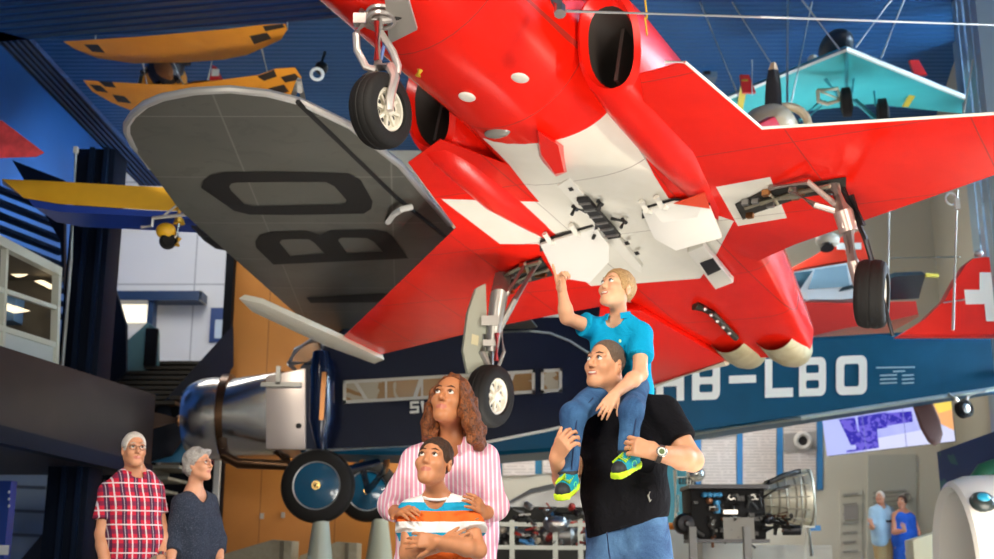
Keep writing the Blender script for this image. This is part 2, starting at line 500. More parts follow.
def torso(F, nb, pv, lat, lv, k=.05):
    """lv: (share of the way from nb to pv, half spacing of the two columns, radius, forward shift)"""
    nb, pv, lat = Vector(nb), Vector(pv), Vector(lat).normalized()
    fw = lat.cross(nb - pv).normalized()
    for g in (-1, 1):
        p = None
        for t, o, r, f in lv:
            q = nb.lerp(pv, t) + lat * g * o + fw * f
            if p: F.cone(p[0], q, p[1], r, k=k)
            p = (q, r)

def shoe(F, an, toe, up=(0, 0, 1), s=1.):
    an, toe = Vector(an), Vector(toe); d = (toe - an).normalized(); up = Vector(up); up = (up - d * up.dot(d)).normalized()
    F.cone(an - up * .045 * s - d * .03 * s, an - up * .05 * s + d * .14 * s, .036 * s, .036 * s, k=.02)
    F.cone(an - up * .01 * s, an - up * .04 * s + d * .09 * s, .040 * s, .034 * s, k=.03)

def collar(P, pts, m, r=.011, h=.03, out=.012):
    mb = MB(); pts = [Vector(p) for p in pts]; c = sum(pts, Vector()) / len(pts); rings = []
    for p in pts:
        o = (p - c); o.z = 0; o.normalize()
        rings.append([p + o * .002 + Vector((0, 0, h * .45)), p + o * .006 + Vector((0, 0, h * .5)), p + o * (out + .006) + Vector((0, 0, -h * .55)), p + o * out + Vector((0, 0, -h * .55))])
    mb.loft(rings); mb.build('collar', m, P)

def fm(head):
    return lambda C: head.lipmask(C)

GREYHAIR = hairmat('hair_grey', (.22, .21, .20), (.60, .58, .55), 90)
WHITEHAIR = hairmat('hair_white', (.60, .56, .50), (.82, .78, .72), 90)
BROWNHAIR = hairmat('hair_brown', (.014, .005, .002), (.34, .095, .018), 60)
DARKHAIR = hairmat('hair_dark_brown', (.012, .006, .004), (.10, .05, .026), 120)
BLONDHAIR = hairmat('hair_blond', (.30, .16, .06), (.66, .43, .19), 120)
SHORTHAIR = hairmat('hair_cropped', (.11, .072, .050), (.28, .19, .13), 240)

# ---- the man with the child on his shoulders -----------------------------------------------------------
def build_man():
    fy = 5.0
    P = thing('person', 'man in black T-shirt and blue jeans carrying a small child on his shoulders', 'person', (at(628, 500, fy).x, fy, 0))
    A = lambda x, y, Y=fy: at(x, y, Y)
    H = Head(A(605, 365, 4.97), .91, -42, 8, 4)
    nb = A(622, 402, 5.03); pv = A(628, 550, 5.02)
    sR = A(588, 417, 5.10); sL = A(664, 414, 4.96)          # his right is on the left of the photo
    eR = A(567, 486, 5.00); wR = A(556, 458, 4.74)
    eL = A(692, 460, 4.86); wL = A(657, 453, 4.66)
    lat = (sL - sR)
    F = Field(.0048); H.skin(F, 1.0, 1.05)
    F.cone(H(0, .02, -.05), nb, .058, .062, k=.03)
    torso(F, nb, pv, lat, [(.1, .06, .06, 0), (.3, .065, .095, .0), (.65, .045, .09, .0), (1, .045, .085, 0)])
    F.cone(nb, sR, .055, .055, k=.04); F.cone(nb, sL, .055, .055, k=.04)
    arm(F, sR, eR, wR, (.054, .045, .030)); arm(F, sL, eL, wL, (.056, .047, .031))
    hand(F, wR, A(568, 436, 4.66) - wR, (-.45, -.9, .1), -1, 1.0, (.95, .95, 1.0, 1.05), thumb=(.6, .6, -.5))
    hand(F, wL, A(626, 443, 4.66) - wL, (.15, -.95, .1), 1, 1.02, (.85, .9, .95, 1.0), thumb=(.95, .12, -.35))
    hipR, hipL = A(609, 565, 5.04), A(642, 562, 4.98)
    for hp, dx in ((hipR, -.04), (hipL, .05)):
        an = Vector((hp.x + dx, hp.y + .02, .10)); kn = hp.lerp(an, .48) + Vector((0, -.02, 0))
        F.cone(hp, kn, .055, .045, k=.03); F.cone(kn, an, .045, .036, k=.02); F.cone(an, an + Vector((-.06, -.14, -.055)), .036, .03, k=.02)
    link_mesh('body', F.mesh('body', fm(H)), [SK['man'], LIP], P, ang=80)
    H.details(P, SHORTHAIR, (-.35, -1, .30), IRISB, .0030, teeth=1)
    h = Field(.0045); H.hair(h, .004, .098, -.05); link_mesh('hair', h.mesh('hair'), SHORTHAIR, P, ang=80)
    # T-shirt
    T = Field(.006)
    torso(T, nb, pv, lat, [(.08, .06, .075, 0), (.3, .075, .120, .005), (.62, .060, .120, .01), (1.0, .060, .118, .01)])
    T.cone(nb.lerp(pv, .35), pv, .12, .12, k=.04)
    T.cone(nb + Vector((0, 0, -.015)), sR, .066, .072, k=.05); T.cone(nb + Vector((0, 0, -.015)), sL, .066, .074, k=.05)
    T.cone(sL, sL.lerp(eL, .62), .076, .078, k=.03, cut=True); T.cone(sR, sR.lerp(eR, .6), .074, .074, k=.03, cut=True)
    up = (H(0, .02, -.05) - nb).normalized()
    T.cone(nb - up * .005 + Vector((-.02, -.02, 0)), H(0, .02, -.05), .072, .06, k=.008, op='s')
    a, b = A(586, 540, 4.9), A(669, 515, 4.9)
    T.cutp((a + b) / 2, Vector((-(b - a).z * -1, 0, -(b - a).x)) if False else Vector(((b - a).z, 0, -(b - a).x)))
    T.noise(.0035, 22, 1.)
    link_mesh('t_shirt', T.mesh('t_shirt'), clothmat('black_jersey', (.0045, .0045, .007), .95, .7), P, ang=80)
    mb = MB(); c = A(650, 497, 4.855); mb.tube([c + Vector((0, 0, .022)), c + Vector((-.008, 0, .006)), c + Vector((.0, 0, -.02)), c + Vector((.006, 0, -.01))], [.003, .005, .004, .002], 6); mb.build('shirt_print', mat('print_grey', (.35, .35, .33), .6), P)
    # jeans
    D = Field(.008); pj = A(630, 528, 5.02)
    torso(D, A(625, 505, 5.02), A(630, 560, 5.02), lat, [(0, .060, .112, .008), (1, .066, .118, 0)], k=.04)
    for hp, dx in ((hipR, -.03), (hipL, .02)):
        an = Vector((hp.x + dx, hp.y + .02, .09)); kn = hp.lerp(an, .48) + Vector((0, -.02, 0))
        D.cone(hp, kn, .095, .074, k=.04); D.cone(kn, an, .078, .062, k=.03, cut=True)
    D.noise(.004, 19, 2.)
    D.cutp((a + b) / 2 + Vector((0, 0, .045)), Vector((-(b - a).z, 0, (b - a).x)))
    link_mesh('jeans', D.mesh('jeans'), denimmat('denim_mid', (.006, .035, .12), (.11, .25, .47)), P, ang=80)
    mb = MB(); pf = A(607, 532, 4.87)
    mb.tube([pf, pf + Vector((.006, 0, -.08)), pf + Vector((.02, .01, -.16))], .004, 6); mb.build('fly_seam', mat('denim_dark', (.015, .04, .12), .9), P)
    for hp, dx in ((hipR, -.04), (hipL, .05)):
        W = Field(.008); an = Vector((hp.x + dx, hp.y + .02, .10)); shoe(W, an, an + Vector((-.06, -.14, 0)))
        W.cutp((0, 0, 0.004), (0, 0, -1)); link_mesh('shoe', W.mesh('shoe'), mat('shoe_brown', (.10, .06, .04), .5), P, ang=80)
    # watch
    d = (A(626, 443, 4.66) - wL).normalized(); n = Vector((.15, -.95, .1)); n = (n - d * n.dot(d)).normalized()
    c = wL - d * .012
    mb = MB(); mb.lathe(c, d, [(-.010, .0345), (-.010, .0385), (.010, .0375), (.010, .0335)], 24, cap=False)
    s_ = d.cross(n)
    w = mb.build('wristwatch', mat('watch_strap', (.06, .05, .045), .5), P)
    mb = MB(); mb.lathe(c + n * .034, n, [(0, .021), (.008, .022), (.011, .020), (.011, .017)], 24, cap=False); mb.build('bezel', mat('steel_bright', (.75, .73, .68), .2, 1), w)
    mb = MB(); mb.lathe(c + n * .0405, n, [(0, .0175), (.004, .0175)], 24); mb.lathe(c + n * .0445, n, [(0, .011), (.0006, .011)], 20, mi=1); mb.build('dial', [mat('dial_white', (.75, .78, .7), .4), mat('dial_green', (.10, .16, .05), .4)], w)
    mb = MB(); sd = s_; kn = wL + d * .112 - n * .0; mb.torus(wL + d * .110 - s_ * .010 - n * .004, d, .0105, .0018, 16, 6); mb.build('ring', mat('gold', (.8, .6, .3), .2, 1), P)
    return P

def build_child():
    P = thing('person', 'small blond child in turquoise polo shirt pointing upwards from the man\'s shoulders', 'person', at(618, 396, 5.05))
    A = at
    H = Head(A(617, 290, 5.03), .80, -48, 17, 0, True)
    nb = A(619, 320, 5.08); pv = A(622, 384, 5.16)
    sR = A(597, 330, 5.12); sL = A(641, 333, 5.02)
    eR = A(567, 318, 5.02); wR = A(562, 290, 4.96)
    eL = A(640, 374, 4.92); wL = A(615, 394, 4.78)
    F = Field(.0042); H.skin(F, .6, .98)
    F.cone(H(0, .02, -.05), nb, .036, .040, k=.02)
    torso(F, nb, pv, sL - sR, [(.12, .03, .04, 0), (.4, .045, .068, 0), (1, .045, .07, 0)], k=.03)
    F.cone(nb, sR, .034, .034, k=.02); F.cone(nb, sL, .034, .034, k=.02)
    arm(F, sR, eR, wR, (.036, .029, .021)); arm(F, sL, eL, wL, (.037, .031, .022))
    hand(F, wR, A(560, 278, 4.93) - wR, (-.6, .6, .3), 1, .78, (.02, 1.3, 1.4, 1.45), k=.003, thumb=(.6, .35, -.6))
    hand(F, wL, A(605, 408, 4.74) - wL, (.1, -.9, .4), -1, .74, (.5, .45, .45, .4), k=.003)
    hR, hL = A(604, 392, 5.06), A(634, 388, 5.06)
    kR, kL = A(573, 415, 4.80), A(632, 412, 4.76)
    aR, aL = A(568, 473, 4.80), A(628, 452, 4.74)
    for h_, k_, a_ in ((hR, kR, aR), (hL, kL, aL)):
        F.cone(h_, k_, .048, .036, k=.02); F.cone(k_, a_, .032, .025, k=.02)
    tR, tL = A(558, 490, 4.66), A(610, 470, 4.60)
    for a_, t_ in ((aR, tR), (aL, tL)): F.cone(a_, a_.lerp(t_, .3) + Vector((0, .01, -.035)), .022, .016, k=.02)
    link_mesh('body', F.mesh('body', fm(H)), [SK['child'], LIP], P, ang=80)
    H.details(P, BLONDHAIR, (-.2, -1, .45), IRISB, .0022, teeth=.6)
    h = Field(.0042); H.hair(h, .010, .088, -.045); h.noise(.0012, 130, .4)
    link_mesh('hair', h.mesh('hair'), BLONDHAIR, P, ang=80)
    T = Field(.005)
    torso(T, nb, pv, sL - sR, [(.1, .03, .052, 0), (.4, .05, .084, 0), (1.08, .055, .092, 0)], k=.03)
    T.cone(nb + Vector((0, 0, -.008)), sR, .046, .047, k=.03); T.cone(nb + Vector((0, 0, -.008)), sL, .046, .048, k=.03)
    T.cone(sR, sR.lerp(eR, .48), .048, .058, k=.02, cut=True); T.cone(sL, sL.lerp(eL, .6), .049, .060, k=.02, cut=True)
    T.cone(nb + Vector((-.015, -.022, -.006)), H(0, .02, -.05), .046, .04, k=.006, op='s')
    T.noise(.003, 34, 3.)
    tq = clothmat('turquoise_pique', (.0, .34, .62), .85, .5)
    link_mesh('polo_shirt', T.mesh('polo_shirt'), tq, P, ang=80)
    M = rot(-25); pts = []
    for k in range(9):
        a = math.radians(-60 + 300 * k / 8); v = M @ Vector((.049 * math.sin(a - math.radians(90)) , .049 * math.cos(a - math.radians(90)), 0))
        ang = math.radians(-150 + 300 * k / 8); v = M @ Vector((.050 * math.sin(ang), .050 * math.cos(ang), .006 + .014 * math.cos(ang)))
        pts.append(nb + v + Vector((-.006, -.010, .012)))
    collar(P, pts, tq, h=.028, out=.012)
    mb = MB(); c = A(620, 341, 4.965); mb.sphere(c, (.006, .003, .008), 10, 6); mb.build('emblem', mat('emblem_pale', (.5, .8, .4), .6), P)
    D = Field(.006)
    torso(D, A(620, 376, 5.14), A(620, 392, 5.14), hL - hR, [(0, .05, .08, 0), (1, .05, .082, 0)], k=.03)
    for h_, k_, a_ in ((hR, kR, aR), (hL, kL, aL)):
        D.cone(h_, k_, .068, .050, k=.03); D.cone(k_, a_ + (a_ - k_) * .02, .049, .041, k=.03, cut=True)
    D.noise(.003, 30, 1.)
    link_mesh('jeans', D.mesh('jeans'), denimmat('denim_child', (.005, .040, .14), (.07, .21, .44)), P, ang=80)
    for h_, k_, a_ in ((hR, kR, aR), (hL, kL, aL)):
        mb = MB(); o = Vector((.012, -.045, 0)); mb.tube([h_.lerp(k_, .55) + Vector((.02, -.053, .02)), k_ + Vector((.015, -.048, .0)), k_.lerp(a_, .5) + o, a_ + Vector((.012, -.040, .01))], .0035, 6)
        mb.build('leg_seam', mat('denim_dark', (.015, .04, .12), .9), P)
    neon = mat('neon_yellow', (.62, .90, .02), .5); teal = mat('shoe_teal', (.0, .30, .42), .6); blk = mat('shoe_black', (.02, .025, .03), .6); blu = mat('shoe_blue', (.01, .12, .45), .6)
    for a_, t_ in ((aR, tR), (aL, tL)):
        d = (t_ - a_); up = Vector((0, 0, 1)); d = d - up * d.dot(up) * .35; d.normalize(); up = (up - d * up.dot(d)).normalized(); sd = d.cross(up)
        b = a_ - up * .055
        def sh(F): 
            F.cone(b - d * .025 - up * -.012, b + d * .105 + up * .006, .034, .033, k=.02)
            F.cone(a_ - up * .012 - d * .006, b + d * .07 + up * .022, .036, .028, k=.025)
        U = Field(.004); sh(U); U.cutp(b - up * .008, -up)
        bb = np.array(b); dn, un = np.array(d), np.array(up)
        def fmu(C):
            x = (C - bb) @ dn; z = (C - bb) @ un
            return np.where((x > .100) & (z < .05), 1, np.where(x < -.035, 1, np.where((z - .12 * x < .006) & (x < .06), 2, 0)))
        s_ = link_mesh('shoe', U.mesh('shoe', fmu), [teal, blk, blu], P, ang=80)
        O = Field(.004); O.cone(b - d * .028 - up * .006, b + d * .112 - up * .006, .037, .036, k=.01); O.cutp(b + up * .004, up); O.cutp(b - up * .022, -up)
        O.noise(.0015, 160, 1); link_mesh('sole', O.mesh('sole'), neon, s_, ang=80)
        mb = MB()
        for i in range(5):
            t = i / 4; c = (a_ + d * .030 + up * .002).lerp(b + d * .090 + up * .050, t)
            mb.tube([c - sd * .030 - up * .014, c + up * .006, c + sd * .030 - up * .014], .0052, 6)
        mb.build('laces', neon, s_)
        for g in (-1, 1):
            mb = MB(); pts = [b + d * (.035 + .022 * math.cos(q)) + up * (.012 + .014 * math.sin(q)) + sd * g * .036 for q in [2 * math.pi * i / 14 for i in range(15)]]
            mb.tube(pts, .0032, 6); mb.build('side_ring', mat('neon_green', (.15, .75, .30), .5), s_)
        mb = MB(); mb.torus(a_ + up * .006, up, .034, .010, 20, 8); mb.build('shoe_collar', blk, s_)
    return P

def build_mother():
    Yb = 4.95
    P = thing('person', 'woman with long curly brown hair in pink striped shirt holding a boy\'s shoulders', 'person', (at(448, 520, Yb).x, Yb + .05, 0))
    A = at
    H = Head(A(450, 401, 4.93), .93, -17, 15, 5)
    nb = A(451, 446, 5.02); pv = A(444, 590, 5.05)
    sR = A(417, 462, 5.02); sL = A(483, 460, 5.02)
    eR = A(392, 506, 4.90); wR = A(396, 513, 4.72)
    eL = A(495, 506, 4.88); wL = A(485, 514, 4.72)
    F = Field(.0048); H.skin(F, .1, .95)
    F.cone(H(0, .02, -.05), nb, .046, .055, k=.03)
    torso(F, nb, pv, sL - sR, [(.1, .05, .055, 0), (.28, .075, .085, .0), (.6, .06, .085, .0), (1, .08, .10, 0)])
    F.cone(nb, sR, .05, .045, k=.04); F.cone(nb, sL, .05, .045, k=.04)
    arm(F, sR, eR, wR, (.045, .038, .025)); arm(F, sL, eL, wL, (.045, .038, .025))
    hand(F, wR, A(409, 509, 4.62) - wR, (-.2, -.55, .8), 1, .88, (.35, .4, .4, .45), thumb=(.7, .6, .1))
    hand(F, wL, A(473, 497, 4.60) - wL, (.3, -.85, .4), -1, .88, (.35, .4, .45, .5), thumb=(.7, .6, .1))
    hipR, hipL = Vector((pv.x - .09, 5.05, .80)), Vector((pv.x + .09, 5.05, .80))
    for hp in (hipR, hipL):
        an = Vector((hp.x, 5.07, .09)); kn = hp.lerp(an, .48)
        F.cone(hp, kn, .075, .048, k=.03); F.cone(kn, an, .048, .034, k=.02); F.cone(an, an + Vector((0, -.13, -.05)), .033, .028, k=.02)
    link_mesh('body', F.mesh('body', fm(H)), [SK['mother'], LIP], P, ang=80)
    H.details(P, DARKHAIR, (-.1, -1, .25), IRIS, .0026)
    h = Field(.0055)
    h.ell(H(0, .022, .042), np.array((.090, .108, .096)) * .9, H.M, k=.02)
    rnd = random.Random(4)
    c0 = H(0, .03, 0)
    for sgn in (-1, 1):                  # two falls of curls beside the face
        for i in range(7):
            b = i / 6
            x0, y0 = sgn * (.072 + .012 * b), -.03 + .13 * b
            p0 = H(x0 * .9, y0, .03); p1 = H(sgn * ((.084 if sgn > 0 else .074) + .012 * rnd.random()), y0 + .01, -.05)
            p2 = p1 + Vector((sgn * (.024 if sgn > 0 else .008), .0, -.055)); p3 = p2 + Vector((sgn * (.012 if i < 5 else 0), .0, -.05 - .02 * rnd.random()))
            for a_, b_, r1, r2 in ((p0, p1, .028, .030), (p1, p2, .030, .034), (p2, p3, .032, .024)): h.cone(a_, b_, r1 * .92, r2, k=.010)
    for i in range(5):
        p0 = H(-.05 + .025 * i, .10, .0); h.cone(p0, p0 + Vector((0, .01, -.15)), .04, .03, k=.02)
    for i in range(26):
        a = rnd.random() * 2 * math.pi; zz = rnd.uniform(-.16, -.03); sg = 1 if i % 2 else -1
        p0 = c0 + Vector((sg * rnd.uniform(.075, .11), rnd.uniform(-.03, .08), zz)); h.ball(p0, rnd.uniform(.016, .026), k=.006)
    # the face stays free
    h.cone(H(0, -.16, .035), H(0, -.055, .035), .062, .060, k=.008, op='s')
    h.cone(H(0, -.16, -.05), H(0, -.045, -.05), .064, .058, k=.008, op='s')
    h.cone(H(0, -.16, -.12), H(0, -.03, -.12), .055, .050, k=.008, op='s')
    h.noise(.0060, 82, .7)
    link_mesh('hair', h.mesh('hair'), BROWNHAIR, P, ang=80)
    mb = MB(); e = H(.082, .0, -.040); mb.sphere(e, .006, 10, 8); mb.sphere(e + Vector((0, -.002, -.018)), (.006, .006, .012), 10, 8); mb.build('earring', mat('earring_silver', (.8, .8, .82), .2, 1), P)
    t = NT('pink_striped_cotton', rough=.8); lat = (sL - sR).normalized()
    x = t.dot(lat); st = t.band(x, .0185, .36)
    fine = t.noise(8, 3, 1.); t.bump(fine, .5, .03)
    pk = t.color(t.mix(st, (.80, .36, .50), (.90, .80, .84)))
    T = Field(.006)
    torso(T, nb, pv, sL - sR, [(.08, .06, .07, 0), (.28, .082, .118, .012), (.58, .085, .122, .005), (1, .10, .135, 0)])
    T.cone(nb + Vector((0, 0, -.018)), sR, .062, .066, k=.05); T.cone(nb + Vector((0, 0, -.018)), sL, .062, .066, k=.05)
    for s_, e_, w_ in ((sR, eR, wR), (sL, eL, wL)):
        T.cone(s_, e_, .064, .056, k=.03); T.cone(e_, e_.lerp(w_, .80), .056, .042, k=.03, cut=True)
    up = (H(0, .02, -.05) - nb).normalized()
    T.cone(nb + Vector((-.01, -.03, -.015)), H(0, .02, -.05), .066, .055, k=.01, op='s')
    T.cone(nb + Vector((-.01, -.10, -.005)), nb + Vector((-.005, -.12, -.09)), .032, .012, k=.01, op='s')
    T.cutp((0, 0, pv.z - .08), (0, 0, -1)); T.noise(.004, 24, 2.)
    link_mesh('shirt', T.mesh('shirt'), pk, P, ang=80)
    pts = []
    for k in range(11):
        a = math.radians(-155 + 310 * k / 10)
        pts.append(nb + Vector((.068 * math.sin(a), .068 * math.cos(a) - .012, .022 * math.cos(a) - .004)))
    collar(P, pts, pk, h=.04, out=.018)
    D = Field(.009)
    for hp in (hipR, hipL):
        an = Vector((hp.x, 5.07, .08)); kn = hp.lerp(an, .48)
        D.cone(hp + Vector((0, 0, .04)), kn, .115, .07, k=.04); D.cone(kn, an, .07, .055, k=.03, cut=True)
    link_mesh('trousers', D.mesh('trousers'), clothmat('dark_trousers', (.02, .022, .035)), P, ang=80)
    for hp in (hipR, hipL):
        W = Field(.008); an = Vector((hp.x, 5.07, .10)); shoe(W, an, an + Vector((0, -.14, 0)), s=.92); W.cutp((0, 0, .004), (0, 0, -1))
        link_mesh('shoe', W.mesh('shoe'), mat('shoe_dark', (.03, .03, .035), .5), P, ang=80)
    return P

def build_boy():
    Yb = 4.68
    P = thing('person', 'dark haired boy with folded arms in blue, white and orange striped T-shirt', 'person', (at(438, 520, Yb).x, Yb + .02, 0))
    A = at
    H = Head(A(434, 463, 4.66), .85, -16, 16, 4, True)
    nb = A(437, 497, 4.72); pv = A(440, 625, 4.74)
    sR = A(411, 513, 4.72); sL = A(466, 511, 4.70)
    eR = A(408, 553, 4.66); wR = A(440, 546, 4.52)
    eL = A(478, 550, 4.62); wL = A(437, 541, 4.485)
    F = Field(.0045); H.skin(F, 0, .95)
    F.cone(H(0, .02, -.05), nb, .038, .042, k=.02)
    torso(F, nb, pv, sL - sR, [(.1, .035, .042, 0), (.3, .055, .070, 0), (.6, .045, .068, 0), (1, .055, .075, 0)], k=.03)
    F.cone(nb, sR, .037, .036, k=.03); F.cone(nb, sL, .037, .036, k=.03)
    arm(F, sR, eR, wR, (.037, .032, .023)); arm(F, sL, eL, wL, (.037, .032, .023))
    hand(F, wR, A(468, 524, 4.56) - A(448, 536, 4.52), (.1, -.9, .35), 1, .80, (.15, .2, .2, .25), k=.003)
    hand(F, wL, A(421, 540, 4.50) - wL, (0, -.95, .2), -1, .80, (.3, .3, .35, .4), k=.003)
    hips = [Vector((pv.x + g * .06, 4.74, .70)) for g in (-1, 1)]
    for hp in hips:
        an = Vector((hp.x, 4.75, .08)); kn = hp.lerp(an, .48)
        F.cone(hp, kn, .06, .042, k=.03); F.cone(kn, an, .042, .03, k=.02); F.cone(an, an + Vector((0, -.11, -.045)), .03, .026, k=.02)
    link_mesh('body', F.mesh('body', fm(H)), [SK['boy'], LIP], P, ang=80)
    H.details(P, DARKHAIR, (-.15, -1, .35), IRIS, .0026)
    h = Field(.0045); H.hair(h, .007, .080, -.045); h.noise(.0025, 130, .4)
    link_mesh('hair', h.mesh('hair'), DARKHAIR, P, ang=80)
    t = NT('striped_jersey', rough=.85); z = t.dot((0, 0, 1))
    b = nb.z
    wob = t.math('MULTIPLY', t.noise(6, 2), .012)
    zz = t.math('ADD', t.math('SUBTRACT', b, z), wob)      # depth below the neck
    cols = [(0, (.86, .86, .86)), (.026, (.0, .34, .60)), (.060, (.85, .15, .015)), (.105, (.86, .86, .86)), (.145, (.0, .34, .60)), (.178, (.86, .86, .86)), (.215, (.85, .15, .015)), (.255, (.86, .86, .86)), (.30, (.0, .34, .60)), (.34, (.85, .15, .015)), (.38, (.86, .86, .86))]
    r = t.t.nodes.new('ShaderNodeValToRGB'); r.color_ramp.interpolation = 'CONSTANT'
    while len(r.color_ramp.elements) < len(cols): r.color_ramp.elements.new(.5)
    for e, (p, c) in zip(r.color_ramp.elements, cols): e.position = p; e.color = (*c, 1)
    t.t.links.new(zz, r.inputs['Fac']); t.bump(t.noise(10, 3, 1.), .5, .03)
    jm = t.color(r.outputs['Color'])
    T = Field(.005)
    torso(T, nb, pv, sL - sR, [(.09, .035, .054, 0), (.3, .06, .090, .0), (.6, .062, .092, .0), (.9, .066, .10, 0)], k=.03)
    T.cone(nb + Vector((0, 0, -.012)), sR, .046, .049, k=.03); T.cone(nb + Vector((0, 0, -.012)), sL, .046, .049, k=.03)
    T.cone(sR, sR.lerp(eR, .52), .052, .060, k=.02, cut=True); T.cone(sL, sL.lerp(eL, .55), .052, .060, k=.02, cut=True)
    T.cone(nb + Vector((0, -.015, -.004)), H(0, .02, -.05), .054, .045, k=.006, op='s'); T.noise(.0028, 32, 2.)
    link_mesh('t_shirt', T.mesh('t_shirt'), jm, P, ang=80)
    mb = MB(); mb.torus(nb + Vector((0, -.010, .004)), Vector((0, -.35, 1)), .054, .006, 28, 8); mb.build('neckband', mat('cotton_white', (.85, .85, .85), .85), P)
    D = Field(.008)
    for hp in hips:
        an = Vector((hp.x, 4.75, .07)); kn = hp.lerp(an, .48)
        D.cone(hp + Vector((0, 0, .05)), kn, .090, .06, k=.03); D.cone(kn, an, .06, .05, k=.03, cut=True)
    link_mesh('trousers', D.mesh('trousers'), denimmat('denim_boy', (.02, .05, .12), (.08, .14, .26)), P, ang=80)
    for hp in hips:
        W = Field(.007); an = Vector((hp.x, 4.75, .085)); shoe(W, an, an + Vector((0, -.12, 0)), s=.82); W.cutp((0, 0, .004), (0, 0, -1))
        link_mesh('shoe', W.mesh('shoe'), mat('shoe_white', (.7, .7, .7), .5), P, ang=80)
    return P

def build_old_man():
    Y = 7.6
    P = thing('person', 'white haired man with glasses in red plaid short sleeved shirt', 'person', (at(130, 520, Y).x, Y, 0))
    A = lambda x, y, Yy=Y: at(x, y, Yy)
    H = Head(A(134, 450, 7.56), .92, 32, 3)
    nb = A(135, 473, 7.62); pv = A(131, 585, 7.62)
    sR = A(109, 492, 7.56); sL = A(153, 490, 7.72)
    eR = A(102, 534, 7.52); wR = A(106, 572, 7.42)
    eL = A(161, 530, 7.72); wL = A(161, 556, 7.6)
    lat = sL - sR
    F = Field(.0055); H.skin(F, 0, 1.02)
    F.cone(H(0, .02, -.05), nb, .056, .06, k=.03)
    torso(F, nb, pv, lat, [(.1, .05, .055, 0), (.3, .045, .085, .0), (.65, .045, .085, .0), (1, .045, .085, 0)])
    F.cone(nb, sR, .055, .052, k=.04); F.cone(nb, sL, .055, .052, k=.04)
    arm(F, sR, eR, wR, (.052, .044, .030)); arm(F, sL, eL, wL, (.052, .044, .030))
    hand(F, wR, (.1, -.15, -1), (-.9, -.3, 0), 1, .95, (.4, .4, .45, .5)); hand(F, wL, (.12, -.25, -1), (.8, -.6, 0), -1, .95, (.4, .4, .45, .5))
    hips = [Vector((pv.x - .085, Y, .82)), Vector((pv.x + .085, Y + .05, .82))]
    for hp in hips:
        an = Vector((hp.x, hp.y + .02, .1)); kn = hp.lerp(an, .48)
        F.cone(hp, kn, .075, .05, k=.03); F.cone(kn, an, .05, .036, k=.02); F.cone(an, an + Vector((.06, -.13, -.055)), .036, .03, k=.02)
    link_mesh('body', F.mesh('body', fm(H)), [SK['old'], LIP], P, ang=80)
    H.details(P, WHITEHAIR, (.1, -1, .1), IRIS, .003)
    h = Field(.005); H.hair(h, .009, .098, -.05); h.noise(.001, 120, .3); link_mesh('hair', h.mesh('hair'), WHITEHAIR, P, ang=80)
    H.glasses(P, mat('glasses_dark', (.05, .05, .05), .3))
    t = NT('red_plaid_cotton', rough=.85); x = t.dot(Vector(lat).normalized()); z = t.dot((0, 0, 1))
    base = t.mix(t.band(x, .088, .34), (.60, .012, .045), (.10, .012, .05)); base = t.mix(t.math('MULTIPLY', t.band(z, .088, .34, .02), .65), base, (.05, .012, .06))
    wl = t.math('MAXIMUM', t.math('MAXIMUM', t.band(x, .088, .10, -.052), t.band(z, .088, .10, -.034)), t.math('MULTIPLY', t.band(x, .088, .05, -.012), .6))
    t.bump(t.noise(9, 3, 1.2), .5, .03); pl = t.color(t.mix(t.math('MULTIPLY', wl, .85), base, (.80, .72, .76)))
    T = Field(.007)
    torso(T, nb, pv, lat, [(.08, .06, .075, 0), (.3, .068, .108, .008), (.62, .058, .124, .018), (1.02, .06, .122, .01)])
    T.cone(nb + Vector((0, 0, -.02)), sR, .066, .068, k=.05); T.cone(nb + Vector((0, 0, -.02)), sL, .066, .068, k=.05)
    T.cone(sR, sR.lerp(eR, .66), .068, .074, k=.02, cut=True); T.cone(sL, sL.lerp(eL, .62), .066, .072, k=.02, cut=True)
    T.cone(nb + Vector((.015, -.025, .01)), H(0, .02, -.05), .062, .055, k=.008, op='s')
    T.cone(nb + Vector((.05, -.11, 0)), nb + Vector((.05, -.13, -.07)), .030, .010, k=.01, op='s')
    T.noise(.004, 20, 1.); T.cutp((0, 0, pv.z - .05), (0, 0, -1))
    link_mesh('shirt', T.mesh('shirt'), pl, P, ang=80)
    M = rot(28); pts = []
    for k in range(11):
        a = math.radians(-150 + 300 * k / 10); pts.append(nb + M @ Vector((.07 * math.sin(a), .07 * math.cos(a) - .012, .02 * math.cos(a))))
    collar(P, pts, pl, h=.04, out=.018)
    D = Field(.01)
    for hp in hips:
        an = Vector((hp.x, hp.y + .02, .09)); kn = hp.lerp(an, .48)
        D.cone(hp + Vector((0, 0, .04)), kn, .115, .08, k=.04); D.cone(kn, an, .08, .065, k=.03, cut=True)
    link_mesh('trousers', D.mesh('trousers'), clothmat('beige_trousers', (.20, .17, .13)), P, ang=80)
    for hp in hips:
        W = Field(.009); an = Vector((hp.x, hp.y + .02, .10)); shoe(W, an, an + Vector((.06, -.13, 0))); W.cutp((0, 0, .004), (0, 0, -1))
        link_mesh('shoe', W.mesh('shoe'), mat('shoe_brown', (.1, .06, .04), .5), P, ang=80)
    mb = MB(); mb.lathe(wL, wL - eL, [(-.012, .031), (-.012, .036), (.012, .035), (.012, .030)], 20, cap=False); mb.build('wristwatch', mat('steel_bright', (.75, .73, .68), .2, 1), P)
    return P

